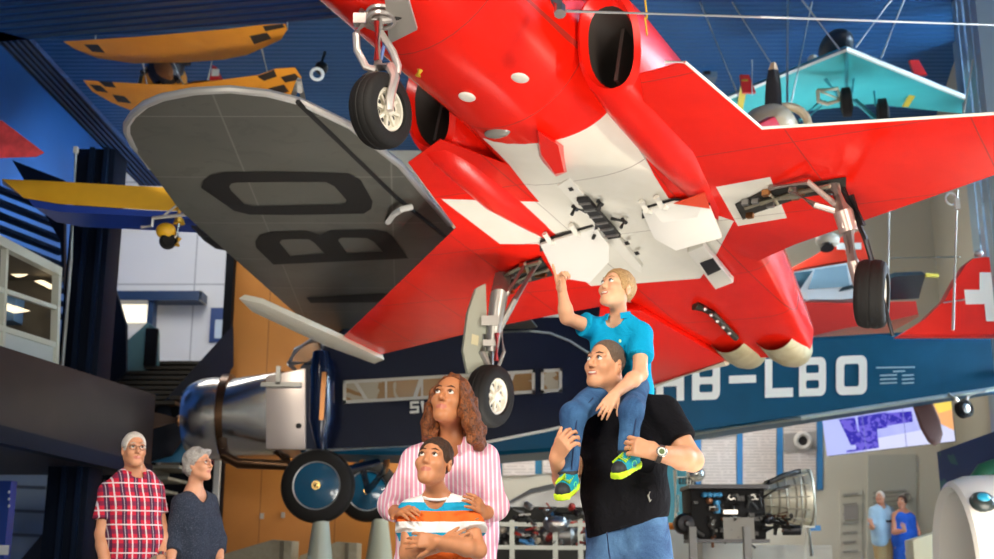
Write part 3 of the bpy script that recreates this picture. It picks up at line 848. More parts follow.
def build_old_woman():
    Y = 7.9
    P = thing('person', 'grey haired woman with glasses in dark blue sweater looking to the right', 'person', (at(193, 520, Y).x, Y, 0))
    A = lambda x, y, Yy=Y: at(x, y, Yy)
    H = Head(A(199, 465, 7.88), .87, 68, 6)
    nb = A(194, 492, 7.92); pv = A(192, 590, 7.92)
    sR = A(181, 505, 7.78); sL = A(208, 503, 8.06)
    eR = A(172, 541, 7.74); wR = A(171, 562, 7.62)
    eL = A(217, 540, 8.04); wL = A(220, 562, 7.92)
    lat = sL - sR
    F = Field(.0055); H.skin(F, .4, .95)
    F.cone(H(0, .02, -.05), nb, .047, .053, k=.03)
    torso(F, nb, pv, lat, [(.1, .045, .05, 0), (.3, .055, .08, .0), (.65, .055, .085, .0), (1, .06, .09, 0)])
    F.cone(nb, sR, .048, .046, k=.04); F.cone(nb, sL, .048, .046, k=.04)
    arm(F, sR, eR, wR, (.045, .040, .027)); arm(F, sL, eL, wL, (.045, .040, .027))
    hand(F, wR, (.1, -.2, -1), (-.2, -.95, 0), 1, .88, (.4, .4, .45, .5)); hand(F, wL, (.3, -.2, -1), (.9, -.3, 0), -1, .88, (.4, .4, .45, .5))
    hips = [Vector((pv.x, Y - .08, .80)), Vector((pv.x + .04, Y + .08, .80))]
    for hp in hips:
        an = Vector((hp.x, hp.y + .02, .1)); kn = hp.lerp(an, .48)
        F.cone(hp, kn, .072, .048, k=.03); F.cone(kn, an, .048, .034, k=.02); F.cone(an, an + Vector((.12, -.05, -.055)), .033, .028, k=.02)
    link_mesh('body', F.mesh('body', fm(H)), [SK['lady'], LIP], P, ang=80)
    H.details(P, GREYHAIR, (0, -1, .15), IRIS, .0022)
    h = Field(.005); q = .87
    h.ell(H(0, .026, .042), np.array((.096, .112, .104)) * q, H.M, k=.02)
    h.ell(H(0, .06, -.02), np.array((.082, .07, .07)) * q, H.M, k=.03)
    h.cone(H(-.04, -.068, .092), H(.04, -.068, .092), .020, .020, k=.02)
    h.cutp(H(0, -.070, .072), H.M @ Vector((0, -.78, -.62)))
    h.noise(.0035, 80, 1.1); link_mesh('hair', h.mesh('hair'), GREYHAIR, P, ang=80)
    H.glasses(P, mat('glasses_red', (.22, .02, .03), .3))
    t = NT('navy_knit', rough=.95); sp = t.math('GREATER_THAN', t.noise(190, 1), .60); t.bump(t.noise(10, 3, 1.), .5, .03)
    nv = t.color(t.mix(t.math('MULTIPLY', sp, .5), (.016, .024, .045), (.10, .12, .16)))
    T = Field(.007)
    torso(T, nb, pv, lat, [(.10, .05, .065, 0), (.32, .075, .115, .01), (.62, .085, .128, .012), (1.05, .095, .14, .0)])
    T.cone(nb + Vector((0, 0, -.028)), sR, .056, .062, k=.05); T.cone(nb + Vector((0, 0, -.028)), sL, .056, .062, k=.05)
    for s_, e_, w_ in ((sR, eR, wR), (sL, eL, wL)):
        T.cone(s_, e_, .066, .060, k=.03); T.cone(e_, e_.lerp(w_, .55), .060, .056, k=.03, cut=True)
    T.cone(nb + Vector((.03, -.01, -.012)), H(0, .02, -.05), .072, .055, k=.01, op='s'); T.noise(.004, 20, 3.)
    link_mesh('sweater', T.mesh('sweater'), nv, P, ang=80)
    D = Field(.01)
    for hp in hips:
        an = Vector((hp.x, hp.y + .02, .09)); kn = hp.lerp(an, .48)
        D.cone(hp + Vector((0, 0, .04)), kn, .11, .07, k=.04); D.cone(kn, an, .07, .055, k=.03, cut=True)
    link_mesh('trousers', D.mesh('trousers'), clothmat('dark_trousers2', (.03, .03, .04)), P, ang=80)
    for hp in hips:
        W = Field(.009); an = Vector((hp.x, hp.y + .02, .10)); shoe(W, an, an + Vector((.13, -.05, 0)), s=.9); W.cutp((0, 0, .004), (0, 0, -1))
        link_mesh('shoe', W.mesh('shoe'), mat('shoe_dark', (.03, .03, .035), .5), P, ang=80)
    return P

def build_far(lady, zf):
    Y = 20.0
    x0 = 884 if not lady else 903
    c = at(x0, 540, Y); g = Vector((c.x, Y - (.12 if lady else 0), zf))
    P = thing('person', ('short haired woman in blue dress holding a bag beside the far wall panels' if lady else 'far white haired man in pale blue shirt and khaki trousers'), 'person', g)
    hgt = 1.66 if lady else 1.74
    Z = lambda dx, dy, z: g + Vector((dx, dy, z))
    H = Head(Z(-.02, -.03, hgt - .125), .9, -38, 12)
    nb = Z(0, 0, hgt - .27); pv = Z(0, 0, .92)
    sR, sL = Z(-.16, -.05, hgt - .34), Z(.16, .05, hgt - .34)
    eR = Z(-.22, -.10, hgt - .62); wR = Z(-.28 if not lady else -.10, -.30, hgt - .60)
    eL = Z(.22, -.02, hgt - .62); wL = Z(.16, -.16, hgt - .84)
    F = Field(.010); H.skin(F, 0)
    F.cone(H(0, .02, -.05), nb, .05, .055, k=.03); F.cone(nb, sR, .05, .048, k=.04); F.cone(nb, sL, .05, .048, k=.04)
    torso(F, nb, pv, sL - sR, [(.1, .06, .06, 0), (.3, .08, .09, 0), (1, .08, .10, 0)])
    arm(F, sR, eR, wR, (.05, .042, .03)); arm(F, sL, eL, wL, (.05, .042, .03))
    for w_, d in ((wR, (-.3, -.5, .5)), (wL, (-.1, -.3, -1))): hand(F, w_, d, (0, -1, .3), 1 if w_ is wR else -1, 1., (.4, .4, .4, .4))
    hips = [Z(-.085, 0, .86), Z(.085, 0, .86)]
    for hp in hips:
        an = Vector((hp.x, hp.y + .02, zf + .1)); kn = hp.lerp(an, .48)
        F.cone(hp, kn, .075, .05, k=.03); F.cone(kn, an, .05, .036, k=.02); F.cone(an, an + Vector((-.05, -.13, -.05)), .034, .03, k=.02)
    link_mesh('body', F.mesh('body', fm(H)), [SK['far'], LIP], P, ang=80)
    hm = DARKHAIR if lady else WHITEHAIR
    H.details(P, hm)
    h = Field(.009); H.hair(h, .018 if lady else .010, .085, -.06); link_mesh('hair', h.mesh('hair'), hm, P, ang=80)
    T = Field(.012)
    if lady:
        torso(T, nb, pv, sL - sR, [(.14, .07, .075, 0), (.3, .085, .115, .01), (.6, .085, .12, 0), (1, .10, .15, 0)])
        T.cone(Z(0, 0, .95), Z(0, 0, .35), .20, .24, k=.05, cut=True)
        link_mesh('dress', T.mesh('dress'), clothmat('blue_dress', (.02, .10, .50)), P, ang=80)
        b = thing('handbag', 'pale blue hand bag held by the woman in the blue dress', 'bag', wL + Vector((-.08, -.06, -.22)))
        mb = MB(); mb.sphere(wL + Vector((-.10, -.07, -.13)), (.17, .05, .10), 20, 12); mb.build('pouch', mat('bag_pale', (.45, .62, .68), .6), b)
        mb = MB(); c2 = wL + Vector((-.10, -.07, -.13)); mb.tube([c2 + Vector((-.10, 0, .08)), c2 + Vector((-.02, .02, .16)), wL + Vector((0, -.01, -.06)), c2 + Vector((.12, 0, .07))], .008, 6); mb.build('strap', mat('bag_strap', (.10, .14, .18), .6), b)
    else:
        torso(T, nb, pv, sL - sR, [(.08, .06, .07, 0), (.3, .09, .125, .01), (.6, .09, .132, .01), (1, .09, .135, 0)])
        T.cone(nb, sR, .062, .066, k=.05); T.cone(nb, sL, .062, .066, k=.05)
        for s_, e_ in ((sR, eR), (sL, eL)): T.cone(s_, s_.lerp(e_, .85), .07, .075, k=.03, cut=True)
        T.cone(nb + Vector((0, -.02, .0)), H(0, .02, -.05), .066, .05, k=.01, op='s')
        link_mesh('shirt', T.mesh('shirt'), clothmat('pale_blue_shirt', (.36, .55, .72)), P, ang=80)
        mb = MB(); mb.box(Z(.06, -.165, hgt - .52), (.11, .01, .045)); mb.build('pocket', mat('pocket_dark', (.03, .04, .06), .8), P)
    D = Field(.012)
    for hp in hips:
        an = Vector((hp.x, hp.y + .02, zf + .09)); kn = hp.lerp(an, .48)
        D.cone(hp + Vector((0, 0, .05)), kn, .115, .08, k=.04); D.cone(kn, an, .08, .065, k=.03, cut=True)
    if not lady: link_mesh('trousers', D.mesh('trousers'), clothmat('khaki', (.36, .26, .13)), P, ang=80)
    for hp in hips:
        W = Field(.011); an = Vector((hp.x, hp.y + .02, zf + .10)); shoe(W, an, an + Vector((-.05, -.13, 0))); W.cutp((0, 0, zf + .004), (0, 0, -1))
        link_mesh('shoe', W.mesh('shoe'), mat('shoe_dark', (.03, .03, .035), .5), P, ang=80)
    return P
# ------------------------------------------------------------------ flat lettering
def fill(outer, holes=(), depth=None):
    bm = bmesh.new(); es = []
    for loop in [outer] + list(holes):
        vs = [bm.verts.new(p) for p in loop]
        es += [bm.edges.new((vs[i], vs[(i + 1) % len(vs)])) for i in range(len(vs))]
    bmesh.ops.triangle_fill(bm, use_beauty=True, edges=es)
    vs = [v.co.copy() for v in bm.verts]; bm.verts.index_update()
    fs = [[v.index for v in f.verts] for f in bm.faces]; bm.free(); return vs, fs

def rrect(x0, y0, x1, y1, r, n=4, corners=(1, 1, 1, 1)):
    out = []
    for (cx, cy, a0), on in zip(((x1 - r, y1 - r, 0), (x0 + r, y1 - r, 90), (x0 + r, y0 + r, 180), (x1 - r, y0 + r, 270)), corners):
        if on and r > 0: out += [(cx + r * math.cos(math.radians(a0 + 90 * k / n)), cy + r * math.sin(math.radians(a0 + 90 * k / n))) for k in range(n + 1)]
        else: out.append((cx + (r if a0 in (0, 270) else -r), cy + (r if a0 in (0, 90) else -r)))
    return out
def seg(a, b, w):
    d = Vector((b[0] - a[0], b[1] - a[1])).normalized(); n = Vector((-d.y, d.x)) * w / 2; e = d * w * .0
    a, b = Vector(a) - e, Vector(b) + e
    return [tuple(a + n), tuple(b + n), tuple(b - n), tuple(a - n)]
def glyph(ch, w=.22, r=.22):
    q = w * .5
    if ch == 'O': return [(rrect(0, 0, 1, 1, r), [rrect(w, w * .8, 1 - w, 1 - w * .8, r * .35)])]
    if ch == 'D': return [(rrect(0, 0, 1, 1, r, corners=(1, 0, 0, 1)), [rrect(w, w * .8, 1 - w, 1 - w * .8, r * .4)])]
    if ch == 'B': return [(rrect(0, 0, 1, 1, r, corners=(1, 0, 0, 1)), [rrect(w, w * .75, 1 - w, .5 - w * .35, .06), rrect(w, .5 + w * .35, 1 - w, 1 - w * .75, .06)])]
    if ch == 'P': return [(rrect(0, .42, 1, 1, r, corners=(1, 0, 0, 1)), [rrect(w, .42 + w * .75, 1 - w, 1 - w * .75, .06)]), (rrect(0, 0, w, .45, 0), [])]
    if ch == 'R': return glyph('P', w, r) + [(seg((.5, .45), (.9, 0), w), [])]
    if ch == 'H': return [(rrect(0, 0, w, 1, 0), []), (rrect(1 - w, 0, 1, 1, 0), []), (rrect(w, .5 - q * .9, 1 - w, .5 + q * .9, 0), [])]
    if ch == 'E': return [(rrect(0, 0, w, 1, 0), [])] + [(rrect(w, y, 1, y + w * .8, 0), []) for y in (0, .5 - w * .4, 1 - w * .8)]
    if ch == 'L': return [(rrect(0, 0, w, 1, 0), []), (rrect(w, 0, 1, w * .9, 0), [])]
    if ch == '-': return [(rrect(0, .40, 1, .60, 0), [])]
    if ch == 'I': return [(rrect(.4 - q, 0, .4 + q, 1, 0), [])]
    if ch == 'W': return [(seg((.08, 1), (.27, 0), w), []), (seg((.27, 0), (.5, .8), w), []), (seg((.5, .8), (.73, 0), w), []), (seg((.73, 0), (.92, 1), w), [])]
    if ch == 'A': return [(seg((.1, 0), (.5, 1), w), []), (seg((.9, 0), (.5, 1), w), []), (rrect(.25, .25, .75, .25 + w * .7, 0), [])]
    if ch == 'G': return [(seg((1 - q, .85), (.2, .9), w), []), (seg((q, .9), (q, .1), w), []), (seg((.1, q), (.95, q), w), []), (seg((1 - q, .05), (1 - q, .5), w), []), (rrect(.55, .42, 1, .42 + w * .7, 0), [])]
    if ch == 'S': return [(rrect(0, 0, 1, w * .8, 0), []), (rrect(0, .5 - w * .4, 1, .5 + w * .4, 0), []), (rrect(0, 1 - w * .8, 1, 1, 0), []), (rrect(0, .5, w, 1 - w * .4, 0), []), (rrect(1 - w, w * .4, 1, .5, 0), [])]
    return []
def letters(mb, ch, quad, w=.22, r=.22, mi=0):
    """quad: the four corners bottom-left, bottom-right, top-right, top-left"""
    a, b, c, d = [Vector(p) for p in quad]
    M = lambda p: (a * (1 - p[0]) + b * p[0]) * (1 - p[1]) + (d * (1 - p[0]) + c * p[0]) * p[1]
    for o, hs in glyph(ch, w, r):
        v, f = fill([(x, y, 0) for x, y in o], [[(x, y, 0) for x, y in h] for h in hs])
        mb.add([M(p) for p in v], f, mi)

# ------------------------------------------------------------------ common materials
RED = mat('gloss_red', (.80, .010, .003), .30, coat=.12)
WHITE = mat('paint_white', (.78, .76, .68), .4)
CREAM = mat('cream_enamel', (.70, .66, .55), .45)
BLACK = mat('black_matt', (.012, .012, .013), .6)
RUB = mat('tyre_rubber', (.011, .0105, .010), .7, bump=.15, bscale=80, spec=.25)
STEEL = mat('steel', (.55, .53, .50), .32, 1)
GREYM = mat('grey_metal', (.28, .28, .27), .4, .8)
DARKM = mat('dark_metal', (.05, .05, .055), .4, .7)
COPPER = mat('copper', (.55, .25, .10), .3, 1)
BRASS = mat('brass', (.75, .52, .20), .25, 1)
REDH = mat('hydraulic_red', (.55, .02, .015), .4)
GREENG = mat('primer_grey_green', (.36, .38, .30), .5)
WIRE = mat('wire_steel', (.6, .6, .58), .4, .6)

def wheel(P, c, axis, R, wd, face, hubmat, name='wheel', spokes=8, hub=.58):
    """face: +1/-1 the side of the axis from which the hub is seen"""
    ax = Vector(axis).normalized() * face; c = Vector(c)
    mb = MB(); h = wd / 2; r0 = R * hub
    mb.lathe(c, ax, [(h * .72, r0), (h * .98, r0 * 1.05), (h, R * .80), (h * .86, R * .93), (h * .55, R * .99), (h * .5, R * .985), (h * .45, R), (h * .12, R * 1.005), (h * .08, R * .985), (-h * .08, R * .985), (-h * .12, R * 1.005), (-h * .45, R), (-h * .5, R * .985), (-h * .55, R * .99), (-h * .86, R * .93), (-h, R * .80), (-h * .98, r0 * 1.05), (-h * .72, r0)], 48, cap=False)
    t = mb.build(name, RUB, P, ang=50)
    mb = MB()
    mb.lathe(c, ax, [(-h * .7, r0 * 1.0), (h * .74, r0 * 1.0), (h * .80, r0 * .97), (h * .78, r0 * .86), (h * .45, r0 * .80), (h * .40, r0 * .30), (h * .85, r0 * .26), (h * .9, r0 * .16), (h * .9, .001)], 40, cap=False)
    a, b, d = frame(ax)
    for k in range(spokes):
        th = 2 * math.pi * k / spokes; e = a * math.cos(th) + b * math.sin(th); s_ = d.cross(e)
        mb.bar(c + e * r0 * .26 + d * h * .5, c + e * r0 * .84 + d * h * .5, r0 * .14, h * .28, hint=d)
    mb.build('hub', hubmat, t)
    mb = MB()
    for k in range(spokes):
        th = 2 * math.pi * (k + .5) / spokes; e = a * math.cos(th) + b * math.sin(th)
        mb.lathe(c + e * r0 * .58 + d * h * .40, d, [(0, r0 * .13), (h * .04, r0 * .13)], 12)
    mb.build('hub_hole', BLACK, t)
    return t

# ------------------------------------------------------------------ the red jet
_y, _p, _r = math.radians(34), math.radians(12), math.radians(-3)
jn = Vector((-math.sin(_y) * math.cos(_p), -math.cos(_y) * math.cos(_p), math.sin(_p)))
_l0 = Vector((math.cos(_y), -math.sin(_y), 0)); _u0 = _l0.cross(jn)
if _u0.z < 0: _u0 = -_u0
jl = _l0 * math.cos(_r) + _u0 * math.sin(_r); ju = _u0 * math.cos(_r) - _l0 * math.sin(_r)
JK = 3.75
CAMP = Vector((0, 0, CAMZ))
_rc = ray(610, 215); JC = CAMP + _rc * (JK / _rc.dot(ju))
def J(x, y, h=0.):
    r = ray(x, y); return CAMP + r * ((JK + h) / r.dot(ju))
def LL(l, n, h): return JC + jl * l + jn * n + ju * h

def build_jet():
    org = LL(0, 0, 0)
    P = thing('jet_aircraft', 'red jet aircraft with white cross on its belly hanging overhead', 'aircraft', org)
    cross = [[(483, 132), (620, 130), (672, 203), (541, 204)], [(541, 203), (669, 198), (742, 224), (712, 262), (704, 277), (591, 286), (538, 244)],
             [(441, 199), (542, 202), (542, 244), (500, 244)], [(716, 187), (770, 177), (787, 218), (738, 226)]]
    t = NT('jet_paint', rough=.30, coat=.06); o = org; t.b.inputs['Specular IOR Level'].default_value = .3
    m = None
    for q in cross:
        k = t.poly([J(*p) for p in q], ju, o); m = k if m is None else t.math('MAXIMUM', m, k)
    # panel seams
    sl = t.math('MAXIMUM', t.band(t.dot(jl), 1.05, .008, .45), t.band(t.dot(jn), .92, .009, .3))
    wear = t.noise(3.5, 5, .6)
    red = t.mix(wear, (.66, .008, .003), (.84, .016, .005)); wht = t.mix(wear, (.66, .64, .55), (.78, .76, .68))
    c = t.mix(m, red, wht); c = t.mix(t.math('MULTIPLY', sl, .55), c, (.10, .04, .03)); PAINT = t.color(c)
    t.t.links.new(t.math('ADD', t.math('MULTIPLY', m, .25), .20), t.b.inputs['Roughness'])
    # fuselage
    secs = [(5.4, .05, .05, .30, .40, .50, 2), (5.1, .05, .22, .16, .42, .68, 2), (4.6, .05, .38, .04, .44, .85, 2), (3.8, .05, .52, -.08, .46, 1.02, 2), (3.0, .05, .60, -.13, .47, 1.1, 2), (2.2, .05, .59, -.14, .48, 1.15, 2), (1.5, .05, .57, -.12, .48, 1.2, 2.1),
            (.9, .05, .62, -.06, .45, 1.2, 2.6), (.3, .05, .80, -.02, .40, 1.15, 3.6), (-.4, .05, .86, -.012, .3, 1.05, 5), (-1.2, .0, .80, -.012, .28, .95, 5), (-1.9, -.04, .72, -.012, .26, .85, 5), (-2.6, -.01, .56, -.012, .24, .7, 5), (-3.1, .01, .45, -.012, .22, .55, 5)]
    mb = MB(); rings = []
    for n_, lc, w, hb, hm, ht, e in secs:
        ring = []
        for k in range(40):
            a = 2 * math.pi * k / 40; ca, sa = math.cos(a), math.sin(a); ee = e if sa < 0 else 2
            x = w * math.copysign(abs(ca) ** (2 / ee), ca); z = hm + (ht - hm) * sa if sa >= 0 else hm - (hm - hb) * abs(sa) ** (2 / ee)
            ring.append(LL(lc + x, n_, z))
        rings.append(ring)
    mb.loft(rings)
    mb.build('fuselage', PAINT, P, ang=45)
    # canopy on the back
    mb = MB(); mb.sphere(LL(.05, 2.4, 1.05), (.34, 1.0, .42), 20, 12, R=Matrix((jl, jn, ju)).transposed()); mb.build('canopy', mat('canopy_glass', (.05, .08, .1), .05, coat=1), P)
    # intakes
    for s, nm in ((-1, 1.36), (1, 1.62)):
        mb = MB()
        def rg(n_, l, w, hc, hh, q=1.):
            return [LL(.05 + s * l + w * q * math.copysign(abs(math.cos(a)) ** .85, math.cos(a)), n_ + .16 * math.sin(a) * q, hc + hh * q * math.copysign(abs(math.sin(a)) ** .85, math.sin(a))) for a in [2 * math.pi * k / 28 for k in range(28)]]
        mb.loft([rg(nm - .02, .79, .20, .27, .26, .82), rg(nm + .05, .79, .20, .27, .265, .93), rg(nm + .02, .79, .215, .27, .28, 1.02), rg(nm - .25, .78, .235, .27, .32), rg(nm - .8, .78, .24, .26, .33), rg(nm - 1.3, .74, .22, .28, .30), rg(-.35, .68, .2, .30, .29)], cap=False)
        i = mb.build('air_intake', RED, P)
        mb = MB(); mb.loft([rg(nm - .02, .79, .20, .27, .26, .82), rg(nm - .25, .78, .20, .27, .26, .76), rg(nm - .6, .77, .19, .27, .26, .6)], cap=False); mb.loft([rg(nm - .6, .77, .19, .27, .26, .6), rg(nm - .605, .77, .19, .27, .26, .01)], cap=False)
        mb.prism([LL(.05 + s * .80 - .012, nm - .1, .08), LL(.05 + s * .80 + .012, nm - .1, .08), LL(.05 + s * .80 + .012, nm - .1, .46), LL(.05 + s * .80 - .012, nm - .1, .46)], -jn * .4)
        mb.build('intake_duct', mat('intake_dark', (.035, .028, .024), .6), i)
    # wings
    LW = [J(*p) for p in [(408, 163), (456, 228), (335, 345), (345, 350), (380, 355), (500, 326), (560, 314), (640, 300), (660, 200), (520, 170), (440, 140)]]
    mb = MB(); slab(mb, LW, ju, .07, .22); wl = mb.build('wing', PAINT, P, ang=50)
    RW = [J(*p) for p in [(640, 75), (685, 63), (762, 130), (994, 115)]] + [LL(4.5, .24, 0), LL(4.55, .0, 0), LL(4.5, -.28, 0)] + [J(*p) for p in [(994, 176), (795, 245), (757, 262), (700, 240), (650, 160)]]
    mb = MB(); slab(mb, RW, ju, .10, .45); wr = mb.build('wing', PAINT, P, ang=50)
    for w_, pts in ((wr, [(665, 62), (685, 62), (762, 128), (994, 113.5)]), (wl, [(456, 228), (335, 345)])):
        mb = MB(); mb.tube([J(x, y, .012) for x, y in pts], .010 if w_ is wr else .006, 8); mb.build('edge_trim', WHITE, w_)
    # drooped flap behind the child
    mb = MB(); slab(mb, [J(x, y, -.06) for x, y in [(600, 308), (640, 311), (729, 362), (648, 387), (596, 345)]], ju, .10, .06); mb.build('flap', RED, P)
    mb = MB(); mb.tube([J(727, 362, -.06), J(648, 387, -.06), J(600, 348, -.06)], .035, 8); mb.build('sunlit_flap_edge', CREAM, P)  # sunlit lower edge of the flap, put in as a cream tube
    # white blade on the wing tip
    mb = MB(); slab(mb, [J(x, y, -.05) for x, y in [(239, 299), (262, 304), (340, 339), (384, 360), (374, 364), (325, 346), (252, 312)]], ju, .07, .03); mb.build('wing_tip_plate', CREAM, P, label='pale tapered plate on the wing tip')
    # nozzles at the tail
    NOZ = NT('scorched_cream', rough=.35, metal=.6); nn = NOZ.noise(7, 4, 1.); NOZ = NOZ.color(NOZ.mix(nn, (.42, .34, .17), (.74, .68, .48)))
    for lc in (-.21, .24):
        mb = MB(); c = LL(lc, -3.0, .10); mb.lathe(c, -jn, [(-.3, .20), (0, .215), (.14, .20), (.26, .165), (.265, .14), (.1, .13), (.1, .001)], 28, cap=False); mb.build('jet_nozzle', NOZ, P)
    # tail fin on the back
    mb = MB(); a = [LL(.03, -.8, .8), LL(.03, -3.0, .5), LL(.03, -3.5, 2.3), LL(.03, -2.7, 2.4)]; mb.prism([p - jl * .05 for p in a], jl * .10); mb.build('tail_fin', RED, P, bevel=.02)
    # belly details
    mb = MB(); pl = [J(x, y, -.03) for x, y in [(535, 128), (563, 148), (566, 174), (553, 176), (539, 156)]]
    lo = [J(x, y, -.15) for x, y in [(538, 131), (558, 145), (564, 172), (555, 174), (541, 154)]]; pl = [J(x, y, -.02) for x, y in [(535, 128), (566, 146), (568, 172), (556, 177), (538, 158)]]
    mb.loft([lo, pl]); mb.build('belly_scoop', RED, P, smooth=False)
    mb = MB(); q = [J(x, y, -.0) for x, y in [(558, 180), (571, 172), (643, 262), (642, 268), (632, 262)]]; mb.prism(q, -ju * .05); mb.build('belly_rail', WHITE, P, bevel=.008)
    mb = MB(); q = [J(x, y, -.055) for x, y in [(577, 197), (588, 196), (621, 234), (609, 236)]]; mb.prism(q, -ju * .03)
    for x, y in ((575, 208), (600, 203), (596, 232), (624, 221)):
        a = J(x, y, -.05); b = J((x + 598) / 2, (y + 216) / 2, -.06); mb.tube([b, a, a - ju * .07 + jn * .03], .014, 6); mb.tube([a - jn * .03, a + jn * .03], .018, 6)
    rk = mb.build('weapon_rack', BLACK, P)
    mb = MB()
    for i in range(6):
        t_ = (i + .5) / 6; a = q[0].lerp(q[3], t_); b = q[1].lerp(q[2], t_); mb.bar(a - ju * .032, b - ju * .032, .03, .012)
    mb.build('rack_plates', GREYM, rk)
    for x, y in ((571, 189), (627, 243), (637, 253)): mb = MB(); mb.prism([J(x - 3, y - 1, -.052), J(x + 1, y - 2, -.052), J(x + 3, y + 1, -.052), J(x - 1, y + 2, -.052)], -ju * .004); mb.build('belly_hatch', BLACK, P)
    for x, y in ((520, 78), (467, 97)):
        c = J(x, y, -.14); mb = MB(); mb.sphere(c, (.055, .055, .012), 16, 8, R=Matrix((jl, jn, ju)).transposed()); mb.build('belly_light', WHITE, P)
    mb = MB(); mb.sphere(J(497, 133, -.115), (.10, .05, .03), 18, 8, R=Matrix((jl, jn, ju)).transposed()); mb.build('belly_lamp', mat('lamp_grey', (.2, .2, .18), .15, coat=1), P)
    # the two hanging bay doors
    for poly, hs, red in ((([(540, 245), (596, 228), (609, 247), (609, 262), (590, 283), (556, 277)]), (0, 0, -.1, -.16, -.22, -.16), 0), (([(642, 212), (674, 203), (710, 208), (722, 238), (676, 251), (654, 239)]), (0, 0, 0, -.14, -.22, -.14), 1)):
        mb = MB(); slot = [J(x, y - 5, -.013) for x, y in poly[:2 + red]] + [J(x, y + 6, -.013) for x, y in poly[:2 + red][::-1]]; mb.prism(slot, -ju * .008); mb.build('bay_slot', BLACK, P)
        mb = MB(); mb.prism([J(x, y, h - .05) for (x, y), h in zip(poly, hs)], ju * .022)
        d = mb.build('bay_door', mat('door_white', (.74, .73, .68), .35), P, bevel=.006)
        mb = MB()
        for k in (.25, .72):
            a = J(*poly[0], -.04).lerp(J(*poly[1], -.04), k); mb.tube([a + jn * .14 - ju * .0, a + jn * .05 - ju * .03, a - jn * .03], .022, 8)
        mb.build('door_hinge', WHITE, d)
        if red:
            mb = MB(); mb.prism([J(674, 203, -.055), J(710, 208, -.055), J(705, 192, -.03)], -ju * .006); mb.build('door_red_patch', mat('patch_red', (.70, .06, .02), .4), d)
    # air brake plate and tail skid strip
    mb = MB(); q = [J(x, y, -.02) for x, y in [(688, 247), (704, 240), (734, 277), (716, 284)]]; mb.prism(q, -ju * .05); ab = mb.build('air_brake', WHITE, P, bevel=.006)
    mb = MB(); mb.prism([J(x, y, -.074) for x, y in [(700, 263), (713, 258), (721, 269), (708, 275)]], -ju * .006); mb.build('air_brake_recess', DARKM, ab)
    mb = MB(); mb.tube([J(695, 305, -.03), J(712, 313, -.05), J(736, 338, -.05)], [.05, .03, .03], 8); ts = mb.build('tail_skid', mat('skid_dark', (.03, .03, .02), .5), P)
    for k in range(5):
        c = J(705 + 6 * k, 309 + 6 * k, -.075); mb = MB(); mb.sphere(c, .02, 8, 6); mb.build('rivet', STEEL, ts)
    # ---- left main gear
    def gear_bay(poly, tubes):
        mb = MB(); mb.prism([J(x, y, -.006) for x, y in poly], -ju * .008); b = mb.build('wheel_bay', mat('bay_dark', (.018, .017, .014), .8), P)
        mb = MB()
        for a, c, r in tubes: mb.tube([J(*a, -.05), J((a[0] + c[0]) / 2, (a[1] + c[1]) / 2 - 2, -.03), J(*c, -.06)], r, 6)
        mb.build('bay_pipes', mat('bay_pipe', (.32, .30, .22), .4, .6), b)
        mb = MB(); rnd = random.Random(int(poly[0][0]))
        cx = sum(p[0] for p in poly) / len(poly); cy = sum(p[1] for p in poly) / len(poly)
        for i in range(10):
            p = poly[i % len(poly)]; t_ = rnd.uniform(.15, .75); c = J(p[0] + (cx - p[0]) * t_, p[1] + (cy - p[1]) * t_, -.03); mb = MB(); mb.box(c, (.05, .03, .04), Matrix((jl, jn, ju)).transposed())
            mb.build('bay_fitting', (GREYM, COPPER)[i % 2], b)
    gear_bay([(499, 277), (522, 263), (541, 257), (553, 275), (520, 284), (508, 296)], [((505, 275), (540, 262), .018), ((512, 284), (548, 270), .014), ((525, 264), (530, 280), .014)])
    gear_bay([(735, 204), (760, 192), (800, 184), (846, 177), (846, 190), (800, 197), (756, 212), (743, 219)], [((745, 208), (830, 186), .016), ((760, 203), (800, 196), .02), ((770, 195), (778, 205), .012), ((790, 189), (800, 198), .012)])
    YL = 9.3; A = lambda x, y: at(x, y, YL)
    g = P
    mb = MB(); mb.tube([J(504, 272, .05), A(499, 296), A(494, 330), A(492, 352)], [.075, .075, .065, .05], 12); mb.tube([A(492, 345), A(492, 398)], .034, 10)
    mb.tube([J(538, 262, 0), A(515, 300), A(499, 330)], .028, 8); mb.tube([J(527, 262, 0), A(508, 292), A(496, 316)], .018, 8)
    mb.tube([A(486, 335), A(482, 352), A(489, 366)], .03, 8); mb.box(A(490, 322), (.14, .14, .08)); mb.box(A(491, 344), (.13, .13, .05))
    mb.tube([A(501, 330), A(504, 352), A(497, 370)], .015, 8)
    mb.build('main_gear_strut', mat('gear_steel', (.40, .39, .36), .38, .7), g)
    mb = MB(); mb.tube([A(497, 335) - Vector((0, .08, 0)), A(496, 362) - Vector((0, .08, 0))], .022, 8); mb.build('hydraulic_line', REDH, g)
    mb = MB(); mb.prism([A(x, y) for x, y in [(476, 288), (486, 283), (489, 366), (468, 374), (463, 350), (468, 312)]], Vector((-.02, .05, 0))); d = mb.build('gear_door', GREENG, g, bevel=.01)
    mb = MB(); q = [A(x, y) - Vector((0, .006, 0)) for x, y in [(472, 334), (479, 336), (478, 346), (471, 344)]]; mb.prism(q, Vector((0, -.003, 0))); mb.build('door_placard', mat('placard_yellow', (.62, .58, .36), .6), d)
    w = wheel(g, A(490, 396), Vector((math.cos(math.radians(33)), -math.sin(math.radians(33)), -.10)), .255, .19, 1, CREAM)
    # ---- right main gear
    YR = 7.3; B = lambda x, y: at(x, y, YR)
    g = P
    mb = MB(); mb.tube([J(832, 178, .05), B(843, 212), B(849, 232)], [.075, .065, .06], 12); mb.tube([B(849, 230), B(853, 262), B(861, 294)], [.04, .038, .036], 10)
